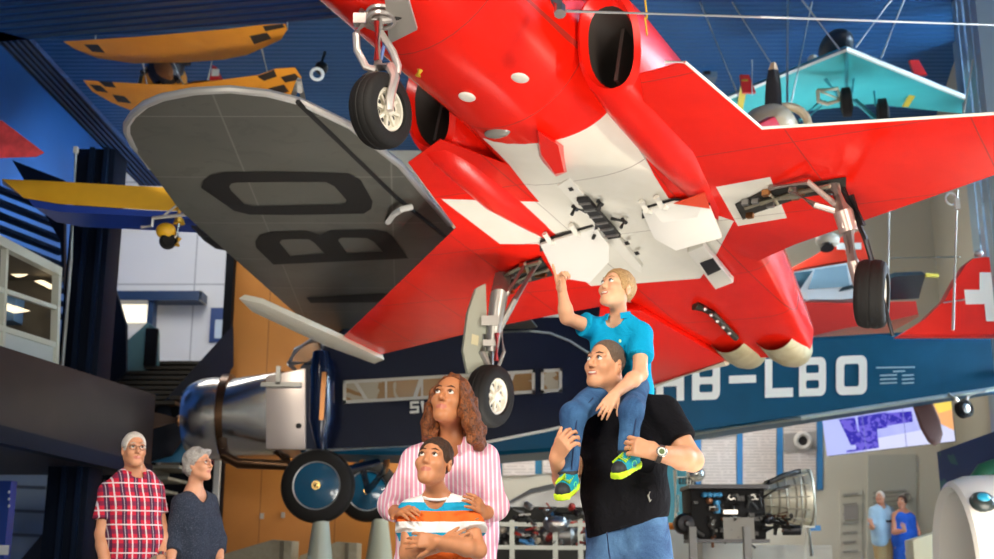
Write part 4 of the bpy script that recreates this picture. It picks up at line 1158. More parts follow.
    mb.tube([J(790, 190, -.02), B(815, 205), B(842, 213)], .022, 8); mb.tube([J(770, 188, -.02), J(808, 182, -.08), B(836, 205)], .02, 8)
    mb.box(B(847, 226), (.09, .09, .05)); mb.tube([B(845, 235), B(850, 262), B(853, 275)], .018, 8)
    mb.build('main_gear_strut', mat('gear_pink_grey', (.50, .40, .36), .38, .6), g)
    mb = MB(); mb.tube([B(840, 182), B(866, 240), B(893, 336)], [.022, .020, .012], 8); mb.tube([B(850, 196), B(862, 226)], .03, 8); mb.build('side_brace', DARKM, g)
    w = wheel(g, B(872, 294), Vector((math.cos(math.radians(24)), -math.sin(math.radians(24)), -.12)), .225, .19, 1, CREAM)
    # ---- nose gear
    YN = 5.9; N_ = lambda x, y, d=0: at(x, y, YN) + Vector((0, d, 0))
    g = P
    mb = MB(); q = [J(x, y, -.16) for x, y in [(384, -8), (406, -8), (417, 30), (389, 44)]]; mb.prism(q, ju * .02); bay = mb.build('gear_bay_plate', mat('bay_grey', (.42, .40, .36), .45, .3), g)
    mb = MB()
    for i in range(6): mb.bar(N_(392 + i * 3, -2 + i * 1, -.03), N_(398 + i * 3, 22 - i, -.03), .015, .02)
    mb.build('bay_ribs', BLACK, bay)
    mb = MB(); mb.tube([N_(381, -12), N_(381, 20)], .055, 12); mb.tube([N_(380, 18), N_(378, 66)], .026, 10)
    for dy in (8, 14, 20): mb.torus(N_(381, dy), (0, .2, 1), .075, .014, 20, 6)
    mb.tube([N_(355, 24), N_(366, 17), N_(384, 20), N_(398, 18)], .022, 8)
    mb.tube([N_(362, 24), N_(356, 34), N_(357, 50), N_(366, 67), N_(376, 70)], .022, 8)
    mb.tube([N_(368, 25), N_(380, 32), N_(393, 52), N_(398, 66), N_(397, 74)], .022, 8)
    mb.tube([N_(362, 12), N_(364, 0), N_(372, -10)], .02, 8); mb.tube([N_(392, 20), N_(398, 4), N_(392, -8)], .02, 8)
    mb.box(N_(360, 20), (.07, .06, .06))
    mb.build('nose_gear_strut', mat('gear_silver', (.62, .58, .55), .3, .7), g)
    mb = MB(); mb.tube([N_(377, 24, -.03), N_(377, 62, -.03)], .016, 8); mb.build('hydraulic_line', REDH, g)
    mb = MB(); mb.tube([N_(381, 30), N_(384, 46), N_(381, 60)], .010, 6); mb.build('blue_hose', mat('hose_blue', (.08, .15, .4), .4), g)
    mb = MB(); mb.tube([N_(378, 66), N_(391, 70, -.04), N_(396, 82, -.07), N_(391, 106, -.08), N_(391, 116, -.08)], [.03, .03, .028, .024, .02], 8); mb.tube([N_(376, 68), N_(366, 74, .03), N_(362, 92, .10), N_(365, 112, .12)], .024, 8); mb.build('fork', mat('gear_silver', (.62, .58, .55), .3, .7), g)
    wheel(g, N_(381, 111), Vector((math.cos(math.radians(32)), -math.sin(math.radians(32)), -.06)), .210, .155, 1, CREAM)
    mb = MB(); mb.tube([N_(418, 76), N_(420, 70)], .018, 8); mb.build('yellow_plug', mat('plug_yellow', (.7, .45, .02), .5), P)
    # coupling of the towing cable at the nose
    mb = MB(); mb.tube([J(556, 0, .2), J(560, 8, .1), J(560, 14, .05)], .035, 8); mb.build('shackle', STEEL, P)
    return P

build_jet()
# ------------------------------------------------------------------ blue high-wing airliner with the grey wing
NAVY = (.003, .006, .020); TEALP = (.002, .060, .120)
FY = 15.6
def fk(x, y, d=0.): return at(x, y, FY) + Vector((0, d, 0))
def build_airliner():
    base = fk(500, 455); P = thing('airliner', 'dark blue high-wing airliner with huge grey wing and white registration HB-LBO', 'aircraft', Vector((base.x, FY + .7, base.z)))
    o = ORG[P.name]
    t = NT('airliner_blue', rough=.42); t.b.inputs['Specular IOR Level'].default_value = .15
    x = t.dot((1, 0, 0)); y = t.dot((0, 1, 0))
    nav = t.poly([fk(250, 280), fk(655, 280), fk(640, 404), fk(590, 420), fk(546, 430), fk(481, 443), fk(250, 452)], (0, 1, 0), o)
    n = t.noise(2.2, 4, .8)
    teal = t.mix(n, tuple(v * .8 for v in TEALP), tuple(v * 1.25 for v in TEALP)); nv = t.mix(n, NAVY, (.006, .011, .032))
    BLUE = t.color(t.mix(nav, teal, nv))
    st = [(300, 366, 452), (322, 346, 453), (345, 326, 454), (470, 308, 456), (500, 298, 455), (610, 294, 447), (650, 312, 441), (690, 333, 434), (800, 335, 418), (900, 328, 403), (994, 321, 389), (1080, 316, 376)]
    mb = MB(); rings = []
    for x_, yt, yb in st:
        w = 1.5 if x_ < 600 else 1.5 - (x_ - 600) / 480 * 1.0
        a, b = fk(x_, yb), fk(x_, yt); r = .05; e = .75 - w / 2
        rings.append([a + Vector((0, e + r, 0)), a + Vector((0, e, r)), b + Vector((0, e, -r)), b + Vector((0, e + r, 0)), b + Vector((0, e + w - r, 0)), b + Vector((0, e + w, -r)), a + Vector((0, e + w, r)), a + Vector((0, e + w - r, 0))])
    mb.loft(rings); mb.build('fuselage', BLUE, P, ang=30)
    e_ = lambda x_: 0 if x_ < 600 else .75 - (1.5 - (x_ - 600) / 480 * 1.0) / 2
    S_ = lambda x_, y_, d=-.012: at(x_, y_, FY + e_(x_) + d)
    mb = MB(); mb.tube([S_(306, 451), S_(480, 443.5), S_(546, 430.5), S_(590, 420.5), S_(640, 405)], .022, 6); mb.build('cheat_line', WHITE, P)
    mb = MB(); mb.tube([S_(690, 434), S_(800, 418), S_(900, 403), S_(994, 389)], .035, 6); mb.build('edge_highlight', mat('edge_pale', (.45, .52, .48), .35, .5), P)  # whitish highlight under the fuselage, put in as a pale tube
    mb = MB(); mb.tube([S_(500, 332), S_(530, 331), S_(550, 333), S_(570, 341), S_(590, 354), S_(600, 366)], .016, 6); mb.build('root_fairing_line', mat('edge_pale', (.45, .52, .48), .35, .5), P)
    mb = MB(); mb.box(S_(546, 315), (.62, .05, .06)); mb.build('root_strip', WHITE, P)
    # registration on the side
    mb = MB(); L = mat('letter_white', (.72, .72, .66), .4)
    for ch, x0, x1 in (('H', 656, 684), ('B', 692, 720), ('-', 729, 756), ('L', 765, 793), ('B', 799, 826), ('O', 836, 867)):
        bl = lambda x_: 401.5 - (x_ - 656) * .0345; tl = lambda x_: 363.5 - (x_ - 656) * .040
        letters(mb, ch, [S_(x0, bl(x0)), S_(x1, bl(x1)), S_(x1, tl(x1)), S_(x0, tl(x0))], w=.26, r=.20)
    mb.build('registration_letters', L, P, smooth=False)
    mb = MB(); x_ = 410.0
    for ch, w in (('S', 9), ('W', 12), ('I', 4), ('S', 9), ('S', 9), ('A', 10), ('I', 4), ('R', 9)):
        bl = lambda v: 413.5 - (v - 410) * .06
        letters(mb, ch, [S_(x_, bl(x_)), S_(x_ + w, bl(x_ + w)), S_(x_ + w, bl(x_ + w) - 12), S_(x_, bl(x_) - 12)], w=.26); x_ += w + 2
    mb.build('airline_lettering', L, P, smooth=False)
    mb = MB()
    for r_, (x0, x1) in enumerate(((876, 915), (893, 905), (880, 914), (880, 914), (880, 914))):
        y_ = 367 + 3.9 * r_ - .04 * 0
        for a, b in (((x0, x1),) if r_ < 2 else ((x0, x0 + 17), (x0 + 22, x1))): mb.add([S_(a, y_ + 1.4), S_(b, y_ + .8), S_(b, y_ - .6), S_(a, y_)], [(0, 1, 2, 3)])
    mb.build('weight_placard', mat('placard_text', (.30, .45, .50), .6), P, smooth=False)
    # cabin windows
    FRW = mat('window_frame_pale', (.50, .47, .40), .45)
    t = NT('cabin_view', rough=.12, coat=.3); n1 = t.noise(2.4, 3, .6); CAB = t.color(t.mix(t.math('GREATER_THAN', n1, .52), (.30, .17, .07), (.42, .36, .26)))
    for x0, x1, ms in ((343, 535, (385, 396, 421, 439, 456, 474, 503, 512)), (541, 562, ())):
        yt = lambda v: 380.5 - (v - 343) * .056; yb = lambda v: 403.5 - (v - 343) * .054
        mb = MB()
        for q in ([(x0, yt(x0)), (x1, yt(x1)), (x1, yt(x1) + 3), (x0, yt(x0) + 3)], [(x0, yb(x0) - 3), (x1, yb(x1) - 3), (x1, yb(x1)), (x0, yb(x0))], [(x0, yt(x0)), (x0 + 3, yt(x0)), (x0 + 3, yb(x0)), (x0, yb(x0))], [(x1 - 3, yt(x1)), (x1, yt(x1)), (x1, yb(x1)), (x1 - 3, yb(x1))]):
            mb.prism([S_(a, b, -.03) for a, b in q], Vector((0, .03, 0)))
        for m in ms[::2]: mb.prism([S_(m, yt(m), -.025), S_(m + 2, yt(m), -.025), S_(m + 2, yb(m), -.025), S_(m, yb(m), -.025)], Vector((0, .02, 0)))
        if ms:
            for a, b in ((352, 366), (420, 412), (512, 503)): mb.prism([S_(a, yt(a), -.022), S_(a + 4, yt(a), -.022), S_(b + 4, yb(b), -.022), S_(b, yb(b), -.022)], Vector((0, .018, 0)))
        f = mb.build('cabin_window', FRW, P, smooth=False)
        mb = MB(); mb.prism([S_(x0, yt(x0), -.01), S_(x1, yt(x1), -.01), S_(x1, yb(x1), -.01), S_(x0, yb(x0), -.01)], Vector((0, .008, 0))); mb.build('pane', CAB, f)
    # engine cowling
    POL = mat('polished_aluminium', (.74, .72, .68), .24, 1, bump=.12, bscale=3)
    c = fk(201, 413, .72); ax = (fk(202, 413) - fk(300, 409)).normalized(); u = 13.5e-3 * 1.0
    px = (fk(203, 412) - fk(202, 412)).length
    mb = MB(); mb.lathe(c, ax, [(-12 * px, 43 * px), (0, 43.5 * px), (12 * px, 42 * px), (22 * px, 38 * px), (27 * px, 33 * px), (27 * px, 28 * px), (20 * px, 27 * px), (6 * px, 26 * px)], 44, cap=False); mb.build('engine_cowling', POL, P)
    mb = MB(); mb.lathe(c, ax, [(10 * px, 27 * px), (14 * px, 12 * px), (30 * px, 8 * px), (34 * px, .001)], 24, cap=False)
    for k in range(9):
        a, b, d = frame(ax); e = a * math.cos(k * .698) + b * math.sin(k * .698); mb.tube([c + d * 12 * px + e * 10 * px, c + d * 12 * px + e * 25 * px], 4 * px, 8)
    mb.build('radial_engine', DARKM, P)
    mb = MB(); mb.lathe(c, ax, [(-22 * px, 42 * px), (-20 * px, 46 * px), (-12 * px, 46.5 * px), (-10 * px, 42 * px)], 44, cap=False); rg = mb.build('exhaust_ring', mat('exhaust_brown', (.10, .055, .03), .3, .9), P)
    mb = MB(); mb.tube([fk(222, 440, .0), fk(226, 456, -.1), fk(240, 464, -.1), fk(290, 466, -.1), fk(300, 478, -.1)], [.07, .07, .07, .065, .05], 12); mb.tube([fk(268, 448, .3), fk(285, 460, .1), fk(300, 476, -.05)], .045, 8); mb.build('exhaust_pipe', mat('exhaust_brown', (.10, .055, .03), .3, .9), rg)
    mb = MB(); rings = []
    for x_, rt, k in ((-20, 41.5, 0), (-45, 43, .25), (-70, 44, .6), (-75, 44, .7)):
        cc = c - Vector(ax) * (-x_) * px * 1; ring = []
        for i in range(32):
            a = 2 * math.pi * i / 32; ca, sa = math.cos(a), math.sin(a); e = 2 + 3 * k
            ring.append(c + Vector(ax) * x_ * px + Vector((0, .68 / .55 * rt * px * math.copysign(abs(ca) ** (2 / e), ca) * (.95), rt * px * math.copysign(abs(sa) ** (2 / e), sa))))
        rings.append(ring)
    mb.loft(rings, cap=False); mb.build('engine_nose', POL, P)
    mb = MB(); mb.prism([fk(266, 376, -.02), fk(306, 368, -.02), fk(306, 450, -.02), (fk(266, 449, -.02))], Vector((0, 1.5, 0))); pn = mb.build('side_panel', mat('panel_pinkish', (.50, .44, .42), .35, .4), P, bevel=.02)
    mb = MB(); mb.box(fk(282, 385, -.05), (.55, .05, .06)); mb.box(fk(279, 376, -.05), (.06, .05, .25)); mb.sphere(fk(299, 426, -.03), (.04, .02, .04), 10, 6, mi=1); mb.build('panel_fittings', [GREYM, BLACK], pn)
    mb = MB(); q = [fk(289, 364, -.02), fk(296, 350, -.02), (fk(312, 340, -.02)), fk(322, 342, -.02), fk(322, 362, -.02)]
    for i in range(5): mb.tube([q[i], q[(i + 1) % 5]], .035, 8)
    for i in (0, 1, 2): mb.tube([q[i], q[i] + Vector((0, 1.4, 0))], .03, 8)
    ws = mb.build('windshield_frame', mat('frame_bluegrey', (.30, .34, .42), .35, .4), P)
    mb = MB(); mb.prism([p + Vector((0, .03, 0)) for p in q], Vector((0, .01, 0))); mb.build('windshield_glass', mat('windshield_glass', (.6, .4, .25), .1, trans=.6), ws)
    # propeller
    mb = MB(); pc = c + Vector(ax) * 36 * px; mb.lathe(pc, ax, [(-6 * px, 5 * px), (0, 6 * px), (4 * px, 3 * px), (6 * px, .001)], 16); h = mb.build('propeller_hub', COPPER, P)
    for sg, tip in ((1, Vector((-.55, -.95, -.12))), (-1, Vector((.45, .95, .10)))):
        mb = MB(); rings = []
        for k in range(8):
            t_ = k / 7; w = .02 + .11 * math.sin(min(1, t_ * 1.25) * math.pi * .62) ** 1.2 * (1 if t_ < .95 else .5); cc = pc + tip * t_
            rings.append([cc + Vector((.03, 0, w)), cc + Vector((-.02, 0, w * .6)), cc + Vector((-.03, 0, -w)), cc + Vector((.02, 0, -w * .6))])
        mb.loft(rings); mb.build('propeller_blade', mat('prop_dark_wood', (.11, .075, .06), .35), P)
    # main undercarriage
    WD = mat('wheel_disc_blue', (.004, .075, .155), .15, coat=.8)
    for (x_, y_), Y_, R in (((318, 486), 14.6, 36), ((368, 491), 18.4, 30)):
        w_ = at(x_, y_, Y_); r_ = R * Y_ / F * 1.01
        mb = MB(); mb.lathe(w_, (0, -1, 0), [(.11, r_ * .62), (.14, r_ * .66), (.14, r_ * .82), (.11, r_ * .94), (.05, r_ * .995), (-.05, r_ * .995), (-.11, r_ * .94), (-.14, r_ * .82), (-.14, r_ * .6)], 48, cap=False); ty = mb.build('main_wheel', RUB, P)
        mb = MB(); mb.lathe(w_, (0, -1, 0), [(.10, r_ * .64), (.15, r_ * .20), (.155, .001)], 48, cap=False); mb.build('wheel_disc', WD, ty)
        mb = MB(); mb.torus(w_ + Vector((0, -.115, 0)), (0, 1, 0), r_ * .645, .014, 40, 8); mb.build('disc_rim', mat('rim_grey', (.5, .52, .52), .3, .6), ty)
        mb = MB(); mb.lathe(w_, (0, -1, 0), [(.15, r_ * .13), (.17, r_ * .12), (.17, r_ * .07), (.21, r_ * .06), (.215, .001)], 20, cap=False); mb.build('hub_cap', BRASS, ty)
    YS = 15.0
    mb = MB(); rings = []
    for y_, wl, wr, d in ((352, 9, 8, .14), (372, 12, 12, .2), (420, 13, 13, .2), (440, 8, 6, .14), (452, 4, 4, .08), (466, 4, 4, .08)):
        a, b = at(322 - wl, y_, YS), at(322 + wr, y_, YS); m = (a + b) / 2; hw = (b - a).length / 2
        rings.append([m + Vector((hw * math.cos(q), d * math.sin(q), 0)) for q in [2 * math.pi * k / 16 for k in range(16)]])
    mb.loft(rings); sf = mb.build('shock_strut_fairing', mat('fairing_navy', (.003, .010, .040), .2, coat=.2), P)
    mb = MB(); c_ = at(323, 396, YS - .2); mb.box(c_, (.06, .03, .62), Matrix.Rotation(.03, 3, 'Y')); mb.build('copper_sheen', COPPER, sf)  # copper sheen on the fairing, put in as a metal strip
    mb = MB(); mb.tube([at(318, 486, 14.9), at(345, 470, 15.6), at(378, 462, 16.2)], .05, 8); mb.tube([at(368, 491, 18.2), at(385, 470, 17), at(388, 455, 16.3)], .05, 8); mb.tube([at(368, 491, 18.2), at(362, 466, 17.0), at(364, 455, 16.4)], .05, 8); mb.build('axle_struts', mat('fairing_navy', (.006, .016, .055), .15), P)
    # tail wheel on its arm and its brown blade-like skid hanging in front of the screen
    T_ = lambda x_, y_: at(x_, y_, FY + .3)
    mb = MB(); mb.lathe(T_(964, 409), (.35, -1, .1), [(.05, .06), (.07, .09), (.05, .125), (-.05, .125), (-.07, .09), (-.05, .06)], 24, cap=False); tw = mb.build('tail_wheel', RUB, P)
    mb = MB(); mb.lathe(T_(964, 409), (.35, -1, .1), [(.055, .07), (.075, .04), (.075, .001)], 20, cap=False); mb.build('hub', STEEL, tw)
    mb = MB(); mb.tube([T_(948, 394), T_(955, 398), T_(964, 409)], .03, 8); mb.tube([T_(985, 391), T_(968, 396), T_(964, 408)], .02, 8); mb.build('tail_wheel_fork', STEEL, P)
    # the wing
    Z = 3.95; U = Vector((0, 0, 1)); wz = lambda x_, y_, z=Z: atz(x_, y_, z)
    tip = [(237, 262), (180, 211), (150, 170), (133, 147), (127, 134), (127, 126), (133, 117), (145, 107), (162, 100), (193, 94), (230, 92), (268, 96), (300, 104), (350, 128), (400, 167), (450, 226)]
    out = [wz(*p) for p in tip]
    eL = out[0] + (out[0] - out[1]).normalized() * ((17.6 - out[0].y) / (out[0] - out[1]).normalized().y); eR = out[-1] + (out[-1] - out[-2]).normalized() * ((17.6 - out[-1].y) / (out[-1] - out[-2]).normalized().y)
    eL.x = max(eL.x, fk(305, 350).x); eR.x = min(eR.x, fk(600, 345).x)
    pts = [eL] + out + [eR]
    t = NT('weathered_grey', rough=.42, metal=.15); o2 = o
    n = t.noise(.9, 6, .5); n2 = t.noise(4, 5, 1.2)
    g = t.mix(n, (.085, .088, .078), (.175, .175, .150)); g = t.mix(t.math('MULTIPLY', t.math('GREATER_THAN', n2, .60), .35), g, (.09, .09, .08))
    yy, xx = t.dot((0, 1, 0)), t.dot((1, 0, 0))
    ln = t.math('MAXIMUM', t.band(yy, 1.35, .012, .5), t.math('MULTIPLY', t.band(t.math('ADD', xx, t.math('MULTIPLY', yy, .08)), 1.2, .012, .3), .7))
    GW = t.color(t.mix(t.math('MULTIPLY', ln, .55), g, (.36, .36, .32)))
    mb = MB(); slab(mb, pts, U, .2, .35, thf=lambda p: .05 + max(0, p.y - 8) * .035); wg = mb.build('wing', GW, P, ang=50)
    mb = MB(); mb.tube([p + Vector((0, 0, .02)) for p in out[2:]], [.02] + [.03] * (len(out) - 3), 8); mb.build('wing_edge', mat('edge_silver', (.58, .58, .56), .35, .5), wg)
    a, b = wz(300, 103), wz(460, 262); mb = MB(); mb.tube([wz(298, 102, Z - .005), wz(395, 196, Z - .005), wz(447, 238, Z - .005), wz(500, 300, Z - .005)], .02, 6); mb.build('aileron_gap', BLACK, wg)
    k = 2.943; cv = lambda L_: [wz(180 + x_ / k, 160 + y_ / k, Z - .006) for x_, y_ in L_]
    for nm, outer, holes in (('letter', [(62, 82), (70, 60), (92, 44), (130, 36), (300, 35), (495, 40), (532, 60), (567, 122), (562, 145), (540, 158), (350, 162), (205, 161), (160, 150), (95, 105)], [[(145, 78), (152, 69), (168, 66), (300, 65), (430, 65), (455, 78), (490, 118), (487, 127), (470, 131), (330, 134), (215, 136), (190, 130), (150, 90)]]),
                              ('letter', [(275, 308), (224, 258), (221, 240), (235, 220), (270, 211), (370, 209), (412, 220), (445, 207), (570, 205), (608, 211), (628, 228), (672, 290)], [[(293, 243), (300, 235), (330, 233), (380, 234), (396, 244), (425, 275), (325, 283)], [(465, 236), (475, 229), (510, 229), (550, 230), (570, 240), (597, 270), (492, 274)]]),
                              ('letter', [(372, 405), (590, 392), (640, 395), (640, 418), (385, 421)], [])):
        v, f = fill(cv(outer), [cv(h_) for h_ in holes]); mb = MB(); mb.add(v, f); mb.build(nm, mat('letter_black', (.010, .010, .010), .6), wg, smooth=False)
    mb = MB(); mb.tube([wz(388, 222, Z - .02), wz(394, 214, Z - .07), wz(402, 209, Z - .09), wz(412, 207, Z - .06)], .028, 8); mb.build('aileron_horn', mat('horn_white', (.75, .75, .72), .4), wg)
    mb = MB()
    for a, b in (((293, 97), (299, 80)), ((304, 102), (299, 80)), ((299, 80), (300, 92))): mb.tube([wz(*a, Z + .1), at(*b, wz(299, 98).y)], .018, 6)
    mb.build('lift_bracket', mat('edge_silver', (.58, .58, .56), .35, .5), wg)
    # stand cones carrying the wheels
    for (x_, y0), Y_, lab in (((321, 521), 14.6, 'pale tapered support post under the near blue wheel disc'), ((380, 519), 18.4, 'pale green tapered support post left of the striped shirt woman')):
        tpt = at(x_, y0, Y_); r_ = 10 * Y_ / F; top = tpt.z
        mb = MB(); mb.lathe((tpt.x, Y_, 0), (0, 0, 1), [(0, r_ * 3.2), (.03, r_ * 3.2), (.06, r_ * 2.0), (top - .02, r_ * .8), (top, r_ * .8)], 28)
        mb.top('support_post', mat('post_pale_green', (.40, .44, .36), .45), lab, 'support', (tpt.x, Y_, 0))
build_airliner()

# ------------------------------------------------------------------ orange chequered biplane high up on the left
def build_biplane():
    K = 994 / 280.; px = lambda x, y, Y: at(50 + x / 3.55, 10 + y / 3.55, Y - 1.2)
    P = thing('biplane', 'orange biplane with black chequered wing tips hanging under the ceiling', 'aircraft', at(165, 80, 17.6))
    o = ORG[P.name]
    def wing(top, bot, Y0, Y1, chk, nm):
        pts = [atz(50 + x / 3.55, 10 + y / 3.55, Y0) for x, y in top] + [atz(50 + x / 3.55, 10 + y / 3.55, Y0) for x, y in bot[::-1]]
        t = NT('orange_fabric_' + nm, rough=.55); n = t.noise(3, 3, .5); up = Vector((0, 0, 1))
        m = None; pc = sum(pts, Vector()) / len(pts)
        def onp(x, y):
            r = ray(50 + x / 3.55, 10 + y / 3.55); return CAMP + r * ((pc - CAMP).dot(up) / r.dot(up))
        for q in chk:
            k = t.poly([onp(x, y) for x, y, f in q], up, o); m = k if m is None else t.math('MAXIMUM', m, k)
        M_ = t.color(t.mix(m, t.mix(n, (.62, .22, .012), (.80, .32, .02)), (.012, .012, .012)))
        mb = MB(); slab(mb, pts, up, .05, .2); return mb.build('wing', M_, P, ang=50)
    wing([(48, 113), (320, 96), (620, 70), (760, 53), (835, 50), (843, 68)], [(90, 140), (170, 172), (300, 190), (480, 187), (620, 176), (700, 160), (820, 106)], 7.75, 0,
         [[(120, 122, .2), (170, 122, .2), (196, 152, .7), (150, 148, .7)], [(708, 92, .4), (770, 80, .3), (787, 102, .5), (725, 122, .7)], [(755, 58, .1), (825, 50, 0), (835, 62, .1), (765, 76, .3)]], 'upper')
    wing([(118, 250), (230, 258), (358, 265), (480, 266), (740, 232), (800, 210), (870, 205), (893, 240)], [(150, 290), (220, 330), (290, 358), (380, 330), (540, 285), (770, 290), (800, 305), (862, 318), (880, 280)], 7.1, 0,
         [[(140, 264, .1), (180, 268, .2), (208, 294, .5), (165, 288, .5)], [(165, 248, 0), (220, 256, .1), (236, 276, .3), (195, 272, .3)], [(220, 300, .5), (265, 306, .6), (290, 332, .9), (240, 326, .9)], [(735, 236, .2), (795, 212, .1), (806, 236, .3), (760, 252, .4)], [(818, 238, .4), (870, 225, .3), (890, 246, .5), (835, 258, .6)], [(775, 278, .7), (830, 264, .6), (850, 290, .8), (795, 302, .9)]], 'lower')
    OR = mat('orange_paint', (.74, .30, .02), .45)
    mb = MB(); rings = []
    for Y_, s in ((17.0, .8), (17.3, 1.), (17.8, .95), (19.0, .45)):
        c = at(162 + (Y_ - 17) * 2, 82 + (Y_ - 17) * 4, Y_); rings.append([c + Vector((.40 * s * math.cos(a), 0, .42 * s * math.sin(a))) for a in [2 * math.pi * k / 20 for k in range(20)]])
    mb.loft(rings); fu = mb.build('fuselage', OR, P)
    mb = MB(); c = at(166, 65, 17.0); mb.sphere(c, (.30, .25, .38), 16, 10)
    for k in range(7): mb.tube([c, c + Vector((.40 * math.cos(k * .9), -.1, .42 * math.sin(k * .9)))], .05, 8)
    mb.build('engine', DARKM, P)
    mb = MB(); a, b = px(318, 100, 16.7), px(432, 245, 16.7); d = (b - a); rings = []
    for k in range(9):
        t_ = k / 8; w = .03 + .09 * abs(math.sin(t_ * 2 * math.pi)) ; p = a + d * t_; nn = Vector((-d.z, 0, d.x)).normalized(); rings.append([p + nn * w, p + Vector((0, -.03, 0)), p - nn * w, p + Vector((0, .03, 0))])
    mb.loft(rings); mb.build('propeller', mat('prop_wood', (.32, .13, .04), .35), P)
    for a, b in (((330, 190), (345, 270)), ((432, 175), (478, 275)), ((412, 105), (405, 170)), ((590, 110), (556, 270)), ((632, 80), (590, 130)), ((752, 140), (776, 240))):
        mb = MB(); mb.tube([px(*a, 16.6), px(*b, 16.6)], .018, 6); mb.build('wing_strut', mat('strut_pale', (.6, .55, .45), .5), P)
    mb = MB(); q = [px(565, 250, 19), px(577, 195, 19), (px(602, 245, 19))]; mb.prism(q, Vector((.05, .1, 0))); mb.build('tail_fin', mat('fin_red', (.6, .02, .02), .4), P)
    mb = MB(); mb.box(px(587, 222, 18.95), (.12, .02, .12)); mb.build('fin_cross', WHITE, P)
build_biplane()

# ------------------------------------------------------------------ yellow-blue wing on the left
def build_yellow():
    Y = 11.0; A = lambda x, y, d=0: at(x, y, Y + d)
    P = thing('trainer_aircraft', 'yellow aircraft wing with blue underside beside the dark column', 'aircraft', A(120, 200))
    mb = MB(); f = [(2, 179), (40, 180.5), (175, 188), (196, 190), (196, 212), (150, 210), (60, 204), (24, 198)]
    bk = [(2, 181), (40, 184), (175, 192), (196, 193), (196, 204), (150, 203), (60, 199), (24, 194)]
    mb.loft([[A(*p) for p in f], [A(x, y, .5) for x, y in bk], [A(x, y + 3, 1.1) for x, y in bk]]); mb.build('wing', mat('wing_yellow', (.78, .42, .015), .4, var=.1, vscale=2), P, ang=50)
    mb = MB(); mb.prism([A(28, 199, .02), A(60, 204.5, .02), A(150, 210.5, .02), A(196, 212.5, .02), A(196, 219, .02), A(140, 216, .02), A(60, 212, .02), A(34, 207, .02)], Vector((0, .6, .02))); mb.build('wing_underside', mat('wing_blue', (.01, .05, .36), .4), P)
    mb = MB(); mb.tube([A(141, 227, -.2), A(152, 226, -.2), A(153, 218, -.2), A(220, 211, -.6)], .018, 8); mb.torus(A(224, 210, -.62), (.3, -1, .2), .075, .012, 20, 6); mb.tube([A(163, 216, -.15), A(176, 206, -.2), A(184, 204, -.25)], .012, 6); mb.tube([A(190, 215, -.35), A(196, 208, -.4)], .03, 8); mb.build('pitot_boom', mat('boom_white', (.65, .63, .58), .4), P)
    mb = MB(); mb.tube([A(180, 202), A(179, 224)], .06, 10); mb.sphere(A(166, 231), (.10, .09, .085), 16, 10); mb.tube([A(179, 238), A(177, 246)], .03, 8); mb.build('gear_leg', mat('wing_yellow', (.78, .42, .015), .4), P)
    mb = MB(); mb.lathe(A(168, 241), (.5, -1, 0), [(.04, .03), (.05, .06), (.03, .082), (-.03, .082), (-.05, .06), (-.04, .03)], 20); mb.build('wheel', RUB, P)
    mb = MB(); mb.tube([A(179, 224), A(177, 236), A(170, 241)], .022, 8); mb.build('fork', STEEL, P)
    mb = MB(); mb.prism([A(186, 214, .3), A(197, 216, .3), A(214, 238, .3), A(204, 236, .3), A(192, 228, .3)], Vector((0, .5, 0))); mb.build('wheel_well', BLACK, P)
    # red wing tip above it
    B = lambda x, y, d=0: at(x, y, 10.0 + d)
    mb = MB(); slab(mb, [B(-60, 112), B(2, 121), B(44, 153), B(36, 157), B(-60, 160, .0)], Vector((0, .85, .5)), .10, .06)
    mb.top('wing_tip', mat('worn_red', (.62, .05, .06), .35, var=.5, vscale=5), 'pale streaked red wing tip at the left picture edge', 'aircraft', B(10, 145))
build_yellow()

